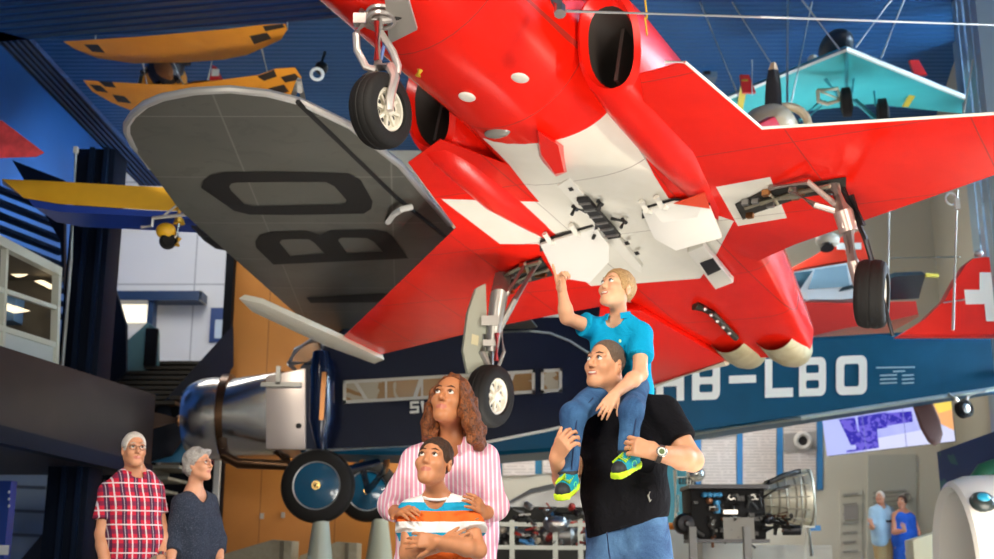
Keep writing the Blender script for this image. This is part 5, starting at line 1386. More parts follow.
# ------------------------------------------------------------------ turquoise delta glider upper right
def build_glider():
    Y0, Y1 = 15.0, 18.0; A = lambda x, y, Y: at(x, y, Y)
    P = thing('delta_glider', 'turquoise swept wing ultralight hanging above the red wing', 'aircraft', A(845, 85, 16))
    c = lambda x, y: (700 + x / 3.381, 20 + y / 3.381)
    nose = A(*c(495, 98), 15); L = A(*c(60, 278), 17.2); R = A(*c(988, 300), 17.2); bl = A(*c(160, 330), 18.0); bm_ = A(*c(580, 285), 17.4); br = A(*c(960, 325), 17.8)
    t = NT('turquoise_sail', rough=.5); n = t.noise(1.5, 3, .6); t.b.inputs['Transmission Weight'].default_value = 0
    TQ = t.color(t.mix(n, (.02, .36, .38), (.06, .50, .50)))
    mb = MB(); up = Vector((0, 0, 1)); slab(mb, [nose, R, br, bm_, bl, L], up, .10, .08); sail = mb.build('sail', TQ, P, ang=50)
    mb = MB(); mb.tube([L, nose, R], .04, 8); mb.build('leading_edge', mat('edge_white', (.75, .8, .75), .4), P)
    mb = MB(); mb.tube([nose, A(*c(495, 240), 16.4)], .03, 6)
    for a, b in (((410, 270), (335, 340)), ((425, 275), (350, 345)), ((515, 270), (590, 335)), ((525, 268), (600, 335)), ((420, 195), (470, 260)), ((522, 185), (512, 250)), ((495, 230), (515, 240)), ((590, 240), (595, 290))): mb.tube([A(*c(*a), 16.2), A(*c(*b), 16.2)], .025, 6)
    mb.build('frame_tubes', mat('tube_teal', (.03, .30, .34), .4), P)
    mb = MB(); a = [A(*c(x, y), 16.1) for x, y in ((398, 238), (465, 232), (478, 270), (430, 284), (400, 275))]; mb.tube(a + [a[0]], .03, 6); mb.tube([a[0], a[2]], .02, 6); mb.build('seat_frame', mat('seat_cream', (.65, .58, .42), .5), P)
    for x, y in ((495, 278), (618, 315)):
        mb = MB(); mb.lathe(A(*c(x, y), 16.0), (1, -.3, 0), [(.03, .05), (.09, .10), (.06, .22), (-.06, .22), (-.09, .10), (-.03, .05)], 20); mb.build('wheel', RUB, P)
    for p in (((748, 202), (692, 290)), ((150, 200), (133, 300))):
        mb = MB(); a, b = A(*c(*p[0]), 16.4), A(*c(*p[1]), 17.2); mb.bar(a - Vector((0, .02, .02)), b - Vector((0, .02, .02)), .10, .02); mb.build('yellow_band', mat('band_yellow', (.55, .42, .04), .5), P)
    for p in (((708, 135), (725, 185)), ((135, 185), (145, 245))):
        mb = MB(); a, b = A(*c(*p[0]), 16.4), A(*c(*p[1]), 16.4); mb.prism([a, a + Vector((.14, 0, 0)), b + Vector((.2, 0, 0)), b], Vector((0, .06, 0))); mb.build('winglet', mat('fin_red', (.6, .02, .02), .4), P)
    mb = MB(); mb.sphere(A(*c(460, 92), 16.4), (.24, .5, .20), 20, 12, R=Matrix.Rotation(.5, 3, 'Y')); mb.sphere(A(*c(380, 130), 16.0), (.075, .1, .05), 14, 8, mi=1); mb.top('engine_pod', [mat('pod_dark', (.03, .04, .05), .4), CREAM], 'dark rounded engine pod above the tip of the turquoise wing', 'aircraft part', A(*c(455, 100), 16.4))
    # propeller aircraft half hidden behind the red wing
    Q = thing('propeller_aircraft', 'cream nosed aircraft with upright dark propeller behind the red wing', 'aircraft', A(*c(255, 350), 12))
    B = lambda x, y, d=0: at(*c(x, y), 12 + d)
    mb = MB(); rings = []
    for k in range(9):
        t_ = k / 8; w = (.035 + .06 * math.sin(math.pi * (.25 + .75 * t_)) ** .8) if t_ < .97 else .03; p = B(248, 338) .lerp(B(248, 145), t_); rings.append([p + Vector((w, 0, 0)), p + Vector((0, -.03, 0)), p - Vector((w, 0, 0)), p + Vector((0, .03, 0))])
    mb.loft(rings[:8]); mb.loft(rings[7:], mi=1); mb.build('propeller_blade', [mat('prop_black', (.03, .025, .025), .35), mat('prop_tip', (.70, .48, .28), .4)], Q)
    mb = MB(); mb.lathe(B(248, 356), (-.05, -1, .05), [(-.5, .36), (-.2, .34), (.05, .24), (.18, .12), (.24, .001)], 28); mb.build('spinner', mat('cream_gloss', (.66, .55, .38), .3), Q)
    mb = MB(); mb.torus(B(300, 352, .15), (0, -1, .1), .22, .05, 24, 8); mb.build('intake_ring', mat('cream_gloss', (.66, .55, .38), .3), Q)
build_glider()

# ------------------------------------------------------------------ red and white rescue helicopter and red tail fin
def build_heli():
    Y = 17.5; A = lambda x, y, d=0: at(770 + x / 4.4375, 230 + y / 4.4375, Y + d)
    P = thing('helicopter', 'red and white rescue helicopter behind the red jet\'s right wheel', 'helicopter', A(350, 480))
    def body(poly, d0, d1, nm, m, r=.06):
        mb = MB(); p = [A(*q, d0) for q in poly]; c = sum(p, Vector()) / len(p); D = Vector((0, d1 - d0, 0))
        mb.loft([[c + (q - c) * .93 for q in p], [q + D * .12 for q in p], [q + D * .88 for q in p], [c + (q - c) * .93 + D for q in p]]); return mb.build(nm, m, P, ang=40)
    PINK = mat('heli_red', (.62, .03, .02), .25, coat=.5)
    body([(60, 312), (300, 318), (670, 310), (682, 372), (560, 400), (330, 440), (160, 480), (20, 480)], -.2, 1.6, 'hull', PINK)
    body([(60, 190), (120, 178), (340, 140), (475, 135), (500, 180), (520, 300), (300, 315), (50, 312)], -.1, 1.5, 'cabin', mat('heli_white', (.68, .72, .72), .3))
    body([(80, 175), (180, 120), (270, 65), (330, 20), (400, 0), (450, 50), (475, 130), (340, 140), (120, 178)], .1, 1.3, 'engine_cowling', mat('heli_red_bright', (.80, .05, .02), .3))
    mb = MB(); mb.prism([A(x, y, -.13) for x, y in ((60, 195), (190, 180), (130, 270), (50, 265))], Vector((0, .02, 0))); mb.prism([A(x, y, -.13) for x, y in ((200, 175), (340, 155), (355, 250), (170, 262))], Vector((0, .02, 0)), mi=1); mb.build('cabin_window', [mat('window_dark', (.03, .07, .09), .1), mat('window_blue', (.25, .38, .45), .12)], P)
    mb = MB(); mb.box(A(350, 72, .0), (.38, .04, .10)); mb.box(A(350, 72, .0), (.10, .04, .26)); mb.build('white_cross', WHITE, P)
    mb = MB()
    for i, ch in enumerate('REGA'):
        x0 = 10 + i * 42; letters(mb, ch, [A(x0, 312, -.22), A(x0 + 36, 312, -.22), A(x0 + 36, 276, -.22), A(x0, 276, -.22)], w=.28)
    mb.build('lettering', mat('letter_white', (.72, .72, .66), .4), P, smooth=False)
    mb = MB(); slab(mb, [A(505, 230, -.3), A(560, 205, -.3), A(690, 200, -.4), A(660, 305, .3), (A(540, 310, .3)), A(205, 300, .2), (A(340, 265, -.2))], Vector((0, -.2, 1)), .06, .05); tp = mb.build('tail_plane', mat('plane_slate', (.045, .06, .075), .4), P)
    mb = MB(); mb.bar(A(690, 201, -.4), A(748, 203, -.4), .05, .05); mb.build('light_tip', mat('tip_yellow', (.75, .6, .08), .4), tp)
    mb = MB(); mb.sphere(A(255, 45, -1.2), (.18, .16, .12), 16, 10); mb.top('searchlight', mat('lamp_cream', (.60, .56, .46), .4), 'cream spotlight under the red wing left of the right wheel', 'lamp', A(255, 45, -1.2))
    mb = MB(); mb.lathe(A(252, 70, -1.25), (0, -.4, -1), [(-.05, .08), (.05, .10), (.05, .07)], 16); mb.build('lens', BLACK, bpy.data.objects['searchlight'])
    # red tail fin
    T = thing('red_tail_fin', 'red aircraft tail with white cross at the right picture edge', 'aircraft', at(950, 330, 13.5))
    B = lambda x, y, d=0: at(770 + x / 4.4375, 230 + y / 4.4375, 13.5 + d)
    mb = MB(); q = [(570, 470), (680, 400), (775, 310), (830, 210), (870, 150), (905, 122), (960, 115), (1100, 125), (1160, 180), (1160, 470)]
    p = [B(*v) for v in q]; c = sum(p, Vector()) / len(p); mb.loft([[c + (v - c) * .97 for v in p], [v + Vector((0, .05, 0)) for v in p], [v + Vector((0, .17, 0)) for v in p], [c + (v - c) * .97 + Vector((0, .22, 0)) for v in p]])
    f = mb.build('fin', mat('fin_gloss_red', (.74, .02, .01), .3, var=.12, vscale=1.5), T, ang=40)
    mb = MB(); cr = [(862, 265), (930, 265), (930, 188), (1030, 188), (1030, 270), (1100, 270), (1100, 330), (1030, 330), (1030, 405), (960, 405), (952, 328), (868, 330)]; v, fs = fill([B(*z, -.006) for z in cr]); mb.add(v, fs); mb.build('white_cross', WHITE, f, smooth=False)
    mb = MB(); mb.tube([B(770, 322, -.01), B(862, 310, -.01)], .012, 6); mb.sphere(B(925, 105, .1), (.06, .06, .04), 12, 8); mb.build('fin_fittings', WIRE, f)
build_heli()
# ------------------------------------------------------------------ the hall
def quadface(mb, pts, mi=0): mb.add(pts, [tuple(range(len(pts)))], mi)
def hall():
    FL = NT('floor_grey', rough=.35); FLm = FL.color(FL.mix(FL.noise(2, 4), (.30, .28, .25), (.38, .36, .32)))
    mb = MB(); mb.box((0, 10, -.1), (40, 40, .2)); mb.struct('floor', FLm)
    mb = MB(); a = at(640, 556, 18.5).x; mb.box(((a + 14) / 2, 21, .125), (14 - a, 6.4, .25)); mb.struct('trim_1', FLm, bevel=.02)
    # ribbed blue ceiling
    t = NT('ribbed_ceiling_blue', rough=.6); y = t.dot((0, 1, 0))
    f = t.math('FRACT', t.math('DIVIDE', y, .17)); prof = t.math('ABSOLUTE', t.math('SUBTRACT', f, .5)); t.bump(prof, .5, .05)
    CE = t.color(t.mix(t.math('GREATER_THAN', f, .72), (.004, .085, .25), (.003, .062, .20)))
    mb = MB(); mb.box((0, 15.2, 9.75), (26, 18.8, .3)); mb.struct('ceiling', CE)
    t = NT('ribbed_beam_blue', rough=.6); c = t.math('ADD', t.dot((0, 1, 0)), t.math('MULTIPLY', t.dot((1, 0, 0)), .19))
    f = t.math('FRACT', t.math('DIVIDE', c, .14)); t.bump(t.math('ABSOLUTE', t.math('SUBTRACT', f, .5)), 1.0, .08); BM = t.color(t.mix(t.math('GREATER_THAN', f, .7), (.006, .075, .30), (.002, .035, .17)))
    t = NT('ribbed_beam_dark', rough=.6); f = t.math('FRACT', t.math('DIVIDE', t.dot((1, 0, 0)), .07)); t.bump(t.math('ABSOLUTE', t.math('SUBTRACT', f, .5)), 1.0, .05); BD = t.color(t.mix(t.math('GREATER_THAN', f, .6), (.004, .040, .15), (.001, .010, .045)))
    p = [atz(-200, 56, 6.0), atz(345, 17.5, 6.0), atz(520, 5, 6.0), Vector((1.2, 8.2, 6.0)), Vector((-8, 8.2, 6.0))]
    mb = MB(); mb.prism(p, Vector((0, 0, .9))); mb.struct('trim_2', BM)
    mb = MB(); mb.prism([atz(-18, 26, 6.0), atz(28, 39, 6.0), atz(165, 186, 6.0), atz(140, 186, 6.0)], Vector((0, 0, .06))); mb.struct('trim_3', BD)
    # walls
    WH = NT('white_wall_panels', rough=.6); sm = WH.math('MAXIMUM', WH.band(WH.dot((0, 0, 1)), 2.3, .012, .35), WH.band(WH.dot((1, 0, 0)), 1.9, .014, .8)); WHm = WH.color(WH.mix(sm, WH.mix(WH.noise(.6, 3), (.52, .53, .55), (.66, .66, .67)), (.28, .29, .31)))
    BE = NT('beige_wall', rough=.65); BEm = BE.color(BE.mix(BE.noise(.5, 3), (.40, .385, .31), (.47, .45, .37)))
    BLW = mat('blue_wall', (.012, .10, .38), .5, var=.15, vscale=.5)
    DB = mat('dark_blue_panel', (.003, .010, .03), .5, spec=.15)
    DK = mat('dark_panel', (.005, .006, .009), .6, spec=.1)
    x0 = at(235, 300, 24).x
    mb = MB(); mb.box(((x0 - 12) / 2, 24.1, 4.9), (x0 + 12, .2, 9.8)); mb.struct('wall_back', WHm)
    mb = MB(); mb.box(((x0 + 11) / 2, 24.1, 4.9), (11 - x0, .2, 9.8)); mb.struct('wall_back_right', BEm)
    mb = MB(); mb.box((-8.7, 15, 4.9), (.2, 18, 9.8)); mb.struct('wall_left', BLW)
    A = at(921, 100, 23.9); B = at(958, 18, 18.5); C = at(1004, 200, 11.5); A.z = B.z = C.z = 0
    d = (B - A).normalized(); n = Vector((-d.y, d.x, 0)); n = n if n.x > 0 else -n
    mb = MB(); mb.prism([A, B, B + n * .25, A + n * .25], Vector((0, 0, 9.8))); mb.struct('wall_right', BEm)
    # the big window further along: posts, rails and clear glass before a bright backdrop
    FRM = mat('window_frame_steel', (.30, .42, .52), .35, .5)
    mb = MB()
    for k in (0, .22, .5, .78, 1.0): q = B.lerp(C, k); mb.bar(q, q + Vector((0, 0, 9.8)), .14, .22, hint=(1, 0, 0))
    for z in (.1, 3.4, 5.6, 7.7, 9.6): mb.bar(B + Vector((0, 0, z)), C + Vector((0, 0, z)), .12, .10)
    mb.struct('window_1', FRM)
    mb = MB(); e = n * .05; mb.prism([B + e, C + e, C + e * 1.4, B + e * 1.4], Vector((0, 0, 9.7)))
    g = mat('window_glass', (.9, .97, 1.0), .0, trans=1.0); g.node_tree.nodes['Principled BSDF'].inputs['IOR'].default_value = 1.02
    o = mb.struct('window_2', g)
    # added pale backdrop that makes the window look bright
    mb = MB(); mb.box((13.5, 14, 5), (.2, 14, 12)); mb.struct('backdrop_outside', mat('outside_pale', (.75, .82, .88), .7))
    # orange wooden wall behind the airliner's nose
    OW = NT('orange_wood', rough=.45); v = OW.noise(1.2, 5, .6); sv = OW.band(OW.dot((1, 0, 0)), 1.25, .010, .2); OWm = OW.color(OW.mix(sv, OW.mix(v, (.46, .165, .028), (.56, .225, .042)), (.20, .07, .015)))
    a, b = at(233, 300, 19.5), at(452, 300, 19.5); mb = MB(); mb.box(((a.x + b.x) / 2, 19.6, 3.3), (b.x - a.x, .2, 6.6)); mb.struct('wall_wood', OWm)
    for q, (x, y) in enumerate(((262, 516), (283, 515))):
        mb = MB(); mb.box(at(x, y, 19.47), (.06, .03, .09)); mb.top('wall_socket', mat('socket_grey', (.45, .42, .38), .5), ('left' if q == 0 else 'right') + ' one of two small grey sockets on the orange wall', 'socket', at(x, y, 19.47))
    mb = MB(); a = at(232, 300, 19.4); mb.box((a.x - .05, 19.45, 3.3), (.14, .3, 6.6)); mb.struct('trim_4', DK)
    a = at(227, 300, 18.8); mb = MB(); mb.box((a.x, 18.8, 1.6), (.09, .09, 3.2)); mb.top('post', mat('post_white', (.55, .57, .55), .5), 'thin pale vertical post at the edge of the orange wall', 'post', (a.x, 18.8, 0))
    # exhibition wall behind the engines
    EX = NT('exhibition_wall', rough=.6); EXm = EX.color(EX.mix(EX.noise(.6, 2), (.50, .49, .41), (.56, .54, .46)))
    a, b = at(470, 500, 21.5), at(945, 500, 21.5); mb = MB(); mb.box(((a.x + b.x) / 2, 21.6, 1.6), (b.x - a.x, .2, 2.7)); mb.struct('trim_5', EXm)
    TE = mat('teal_panel', (.05, .22, .27), .5)
    a, b = at(664, 500, 20), at(688, 500, 20); mb = MB(); mb.box(((a.x + b.x) / 2, 20.1, 1.45), (b.x - a.x, .1, 2.4)); mb.top('teal_panel', TE, 'teal upright panel right behind the black T-shirt man', 'panel', ((a.x + b.x) / 2, 20.1, .25))

    a, b = at(470, 500, 16.4), at(606, 500, 16.4); top = at(500, 506, 16.4).z; mb = MB(); mb.box(((a.x + b.x) / 2, 16.5, top / 2), (b.x - a.x, .12, top)); mb.top('backing', mat('backing_dark', (.055, .056, .05), .7, spec=.2), 'added low dark partition behind the engine on the metal frame', 'backing', ((a.x + b.x) / 2, 16.5, 0))  # added dark sheet, darkens the overlit wall area behind the engine
hall()

def left_side():
    DB = mat('dark_blue_panel', (.003, .010, .03), .5, spec=.15); DK = mat('dark_panel', (.005, .006, .009), .6, spec=.1)
    # tall column
    a, b = at(63, 300, 14), at(103, 300, 14)
    CO = mat('column_dark', (.003, .007, .018), .6, spec=.1)
    P = thing('column', 'tall dark blue column between the glass cabin and white wall', 'column', ((a.x + b.x) / 2, 14.2, 0))
    mb = MB(); mb.box(((a.x + b.x) / 2, 14.25, 3.0), (b.x - a.x, .5, 6.0)); mb.build('shaft', CO, P, bevel=.02)
    mb = MB(); mb.box((b.x - .10, 13.97, 3.0), (.05, .06, 6.0)); mb.box((a.x + .22, 13.97, 3.0), (.06, .06, 6.0)); mb.build('flanges', DB, P)
    mb = MB(); mb.tube([at(76, 148, 13.9), at(71, 260, 13.9), at(62, 370, 13.9)], .02, 6); mb.build('cable', mat('cable_grey', (.45, .45, .40), .5), P)
    mb = MB(); mb.box(at(76, 150, 13.88), (.05, .05, .08)); mb.build('cable_clip', WHITE, P)
    # balcony with its parapet, running away from the camera
    PA = NT('parapet_metal', rough=.42); PA.b.inputs['Specular IOR Level'].default_value = .25; PAm = PA.color(PA.mix(PA.noise(.8, 4, .8), (.012, .012, .020), (.045, .036, .036)))
    mb = MB(); x = -4.62; mb.prism([Vector((x, 9.6, 2.08)), Vector((x, 15.5, 2.08)), Vector((x, 15.5, 3.02)), Vector((x, 9.6, 2.76))], Vector((-.10, 0, 0))); mb.box((-6.4, 12.5, 2.02), (3.6, 6, .14))
    mb.struct('trim_6', PAm)
    # dark lower edge with small ceiling spots underneath
    mb = MB(); mb.box((-4.66, 12.55, 2.0), (.14, 5.9, .16)); mb.struct('trim_7', DB)
    for i, (q, lab) in enumerate((((4, 432), 'brass lit spotlight under the parapet at the left picture edge'), ((60, 452), 'small dark spotlight under the parapet left of the plaid shirt man'), ((100, 462), 'small white lamp under the parapet edge beside the plaid shirt man'))):
        c = at(*q, 11.5 + i * 1.4); 
        S_ = thing('spotlight', lab, 'lamp', c)
        mb = MB(); mb.lathe(c, (.5, -.6, -.4), [(-.07, .03), (-.05, .045), (.05, .05), (.07, .045)], 14); mb.tube([c, c + Vector((-.02, .02, .13))], .012, 6); mb.build('housing', (BRASS, BLACK, WHITE)[i], S_)
        mb = MB(); mb.lathe(c + Vector((.5, -.6, -.4)).normalized() * .071, (.5, -.6, -.4), [(0, .04), (.004, .04)], 14); mb.build('lens', mat('lens_lit_%d' % i, (.9, .7, .4), .3, emit=(1, .75, .4), estr=(3, .2, 1)[i]), S_)
    # glass cabin standing on the balcony
    P = thing('glass_cabin', 'white framed glass display cabin with lit ceiling above the parapet', 'cabin', (-5.3, 12, 2.85))
    FRA = mat('cabin_frame', (.55, .58, .50), .45); pl = lambda x, y: (lambda r: CAMP + r * (-5.12 / r.x))(ray(x, y))
    mb = MB()
    def bar(p, q, w=.07): mb.bar(pl(*p), pl(*q), w, w)
    bar((-30, 227), (58, 272), .10); bar((-30, 341), (55, 369), .06); bar((57, 270), (54, 369), .08); bar((5, 245), (1, 350), .06); bar((-30, 280), (56, 308), .05); bar((-30, 319), (54, 345), .06)
    mb.build('frame', FRA, P)
    mb = MB(); mb.prism([pl(-30, 320), pl(54, 345), pl(54, 369), pl(-30, 345)], Vector((-.05, 0, 0))); mb.build('lower_panel', mat('cabin_panel', (.50, .56, .54), .5), P)
    z0, z1 = 2.9, 4.2; y0, y1 = 10.5, 13.5
    mb = MB(); mb.box((-6.9, 11.9, 4.12), (3.4, 3.0, .06)); mb.box((-8.4, 11.9, 3.5), (.08, 3.0, 1.2)); mb.box((-6.9, 13.35, 3.5), (3.4, .06, 1.2)); mb.build('inner_walls', mat('cabin_inside', (.10, .085, .06), .7), P)
    mb = MB()
    for q in ([(-12, 262), (4, 261), (29, 274), (16, 277)], [(-12, 304), (2, 302), (27, 311), (14, 313)], [(34, 281), (40, 280), (54, 287), (50, 289)]):
        mb = MB(); mb.prism([at(x_, y_, 13.0) for x_, y_ in q], Vector((0, .1, .02))); mb.build('strip_lamp', mat('lamp_warm', (1, .9, .7), .4, emit=(1, .80, .52), estr=1.3), P)
    mb = MB(); mb.box((-6.6, 13.2, 3.35), (1.6, .3, .5)); mb.box((-6.2, 12.9, 3.2), (.6, .3, .35), mi=1); mb.box((-5.8, 13.2, 3.7), (.4, .3, .3), mi=2); mb.build('shelf_contents', [GREYM, mat('crate_brown', (.22, .14, .07), .6), mat('crate_blue', (.1, .2, .35), .5)], P)
    mb = MB(); mb.box((-6.9, 12, 2.95), (3.4, 3.2, .06)); mb.build('cabin_floor', DK, P)
    # blue louvres behind the cabin
    mb = MB()
    for i in range(9): mb.bar(at(-10, 186 + i * 13, 15.5), at(62, 214 + i * 13, 16.5), .16, .06)
    mb.top('louvre', mat('louvre_blue', (.001, .009, .035), .6, spec=.1), 'dark blue slanted louvre slats left of the dark column', 'louvre', at(20, 250, 15.8))
    mb = MB(); mb.prism([at(12, 160, 15.2), at(60, 240, 15.2), at(64, 300, 15.2), at(64, 180, 15.2)], Vector((0, .1, 0))); mb.struct('trim_8', DB)
    # upper stairs: treads rising away, closed dark stringers on both sides
    mb = MB()
    for i in range(9):
        yy = 404 - i * 5; x0, x1 = 78 + i * 6, 178 + i * 5.2; Y = 17.0 + i * .28
        a, b = at(x0, yy, Y), at(x1, yy, Y); mb.box(((a.x + b.x) / 2, Y, a.z), (b.x - a.x, .34, .05)); mb.box(((a.x + b.x) / 2, Y + .15, a.z - .1), (b.x - a.x, .04, .2), mi=1)
    mb.top('staircase', [mat('tread_dark', (.030, .026, .018), .5), DK], 'dark upper staircase behind the parapet with broad treads', 'stairs', at(130, 404, 17))
    mb = MB(); mb.prism([at(163, 402, 17.0), at(232, 326, 18.6), at(232, 365, 18.6), at(170, 455, 17.0), at(120, 470, 17.0)], Vector((.0, .12, 0))); mb.struct('trim_9', mat('stringer_dark', (.004, .008, .018), .6, spec=.1))
    mb = MB(); mb.prism([at(98, 232, 17.6), at(126, 325, 17.6), at(126, 372, 17.6), at(98, 395, 17.6)], Vector((0, .1, 0))); mb.struct('trim_10', mat('stringer_dark', (.004, .008, .018), .6, spec=.1))
    mb = MB(); mb.prism([at(92, 372, 18.4), at(148, 322, 18.9), at(158, 330, 18.9), at(158, 366, 18.9), at(92, 386, 18.4)], Vector((0, .10, 0))); hr = mb.top('handrail_panel', mat('rail_teal', (.05, .12, .14), .3), 'teal grey sloping stair parapet below the lit window', 'railing', at(120, 370, 18.5))
    mb = MB(); mb.box(at(151, 347, 18.7), (.20, .06, .62)); mb.build('end_post', DK, hr)
    # back wall fittings
    mb = MB(); a, b = at(112, 297, 23.6), at(203, 297, 23.6); mb.box(((a.x + b.x) / 2, 23.7, a.z), (b.x - a.x, .5, .20)); mb.box((b.x - .02, 23.7, a.z), (.03, .5, .21), mi=1); mb.box((at(151, 310, 23.6).x, 23.7, a.z - .5), (.12, .3, .9)); mb.top('canopy_beam', [mat('beam_navy', (.008, .03, .085), .4), CREAM], 'dark blue beam on the white wall above the lit opening', 'beam', at(150, 297, 23.6))
    mb = MB(); a, b = at(113, 301, 23.9), at(148, 301, 23.9); z1, z0 = at(130, 301, 23.9).z, at(130, 322, 23.9).z; mb.box(((a.x + b.x) / 2, 23.92, (z0 + z1) / 2), (b.x - a.x, .1, z1 - z0)); mb.struct('window_3', mat('lit_opening', (.9, .85, .7), .5, emit=(1, .90, .70), estr=1.1))
    P = thing('notice_board', 'dark blue notice board on the white wall beside the orange wall', 'sign', at(220, 325, 23.97))
    mb = MB(); mb.box(at(220, 325, 23.98), (.42, .05, .74)); mb.build('board', mat('board_blue', (.008, .04, .16), .4), P)
    mb = MB(); mb.box(at(221, 329, 23.945), (.26, .02, .40)); mb.build('poster', mat('poster_pale', (.42, .50, .58), .5), P)
    # lower left: pale far windows, blue pillar, stairs with pale steps, dark balustrade
    mb = MB(); a = at(22, 520, 19); mb.box((a.x, 19, 1.3), (1.7, .1, 2.4)); mb.struct('window_4', mat('far_glazing', (.32, .42, .52), .25))
    mb = MB()
    for k in range(3): mb.bar(at(0, 486 + k * 24, 18.9), at(46, 488 + k * 24, 18.9), .06, .05)
    mb.struct('trim_11', mat('mullion', (.10, .13, .17), .4))
    mb = MB(); mb.box((-7.6, 19.6, 1.1), (1.6, .2, 2.2)); mb.box((-5.6, 20.4, 1.5), (3.2, .2, 3.0)); mb.struct('trim_12', DK)
    a = at(5, 520, 12.5); P = thing('info_pillar', 'blue information pillar with pale marks at the lower left edge', 'sign', (a.x, 12.5, 0))
    mb = MB(); mb.box((a.x - .02, 12.5, .84), (.16, .16, 1.68)); mb.build('post', mat('pillar_blue', (.008, .035, .22), .35), P)
    mb = MB()
    for i, y in enumerate((492, 499, 506)): mb.sphere(at(9, y, 12.41), (.014, .006, .018), 8, 6)
    mb.box(at(4, 550, 12.41), (.10, .01, .10)); mb.build('marks', mat('mark_pale', (.55, .6, .65), .5), P)
    STP = mat('step_pale', (.30, .30, .25), .6)
    mb = MB()
    for i in range(12):
        x = 52 + i * 11.2; y = 559 - i * 11.5; Y = 18.0; c = at(x, y, Y); c2 = at(x + 14, y, Y); z = max(c.z, .1); mb.box(((c.x + c2.x) / 2 + .25, Y + .5, z), (.5, 1.2, .045)); mb.box((c2.x + .05, Y + .5, z + .1), (.04, 1.2, .2), mi=1)
    mb.top('staircase', [STP, STP], 'pale stepped staircase rising behind the two older visitors', 'stairs', at(60, 559, 18))
    mb = MB(); mb.prism([at(8, 575, 16.5), at(52, 522, 16.5), at(60, 527, 16.5), at(104, 480, 16.5), Vector((at(104, 575, 16.5).x, 16.5, 0)), Vector((at(8, 575, 16.5).x, 16.5, 0))], Vector((0, .08, 0))); mb.top('balustrade', mat('balustrade_dark', (.014, .018, .028), .35), 'dark sloping balustrade left of the plaid shirt man', 'railing', at(50, 559, 16.5))
    mb = MB(); mb.box((-6.6, 21.2, 1.5), (7.5, .2, 3.0)); mb.struct('wall_under_stairs', DK)
    mb = MB(); mb.prism([at(150, 462, 17.5), at(168, 445, 17.5), at(186, 440, 17.5), at(186, 462, 17.5)], Vector((0, .1, 0))); mb.top('blue_sign', mat('sign_blue', (.05, .24, .45), .5), 'light blue slanted panel between the two older visitors', 'panel', at(170, 460, 17.5))
    # low wooden crates at the foot of the orange wall
    WD = NT('weathered_wood', rough=.7); WDm = WD.color(WD.mix(WD.noise(6, 5, 2), (.24, .21, .14), (.42, .38, .28)))
    for i, (x0, x1, y, lab) in enumerate(((225, 292, 541, 'weathered wooden crate in front of the orange wall, left one'), (300, 357, 543, 'weathered wooden crate behind the pale support post, right one'))):
        a, b = at(x0, y, 16.9), at(x1, y, 16.9); P = thing('wooden_crate', lab, 'crate', ((a.x + b.x) / 2, 17.2, 0), 'wooden crates')
        mb = MB(); rk = 2; mb.prism([Vector((a.x, 16.9, 0)), Vector((b.x, 16.9, 0)), Vector((b.x, 16.9, a.z)), Vector((b.x - .28, 16.9, a.z + .02)), Vector((a.x, 16.9, a.z - .18))], Vector((0, .6, 0))); mb.build('body', WDm, P, bevel=.01)
        mb = MB(); mb.box((b.x - .14, 16.88, a.z / 2), (.05, .04, a.z)); mb.build('batten', mat('batten_dark', (.15, .13, .09), .7), P)
left_side()
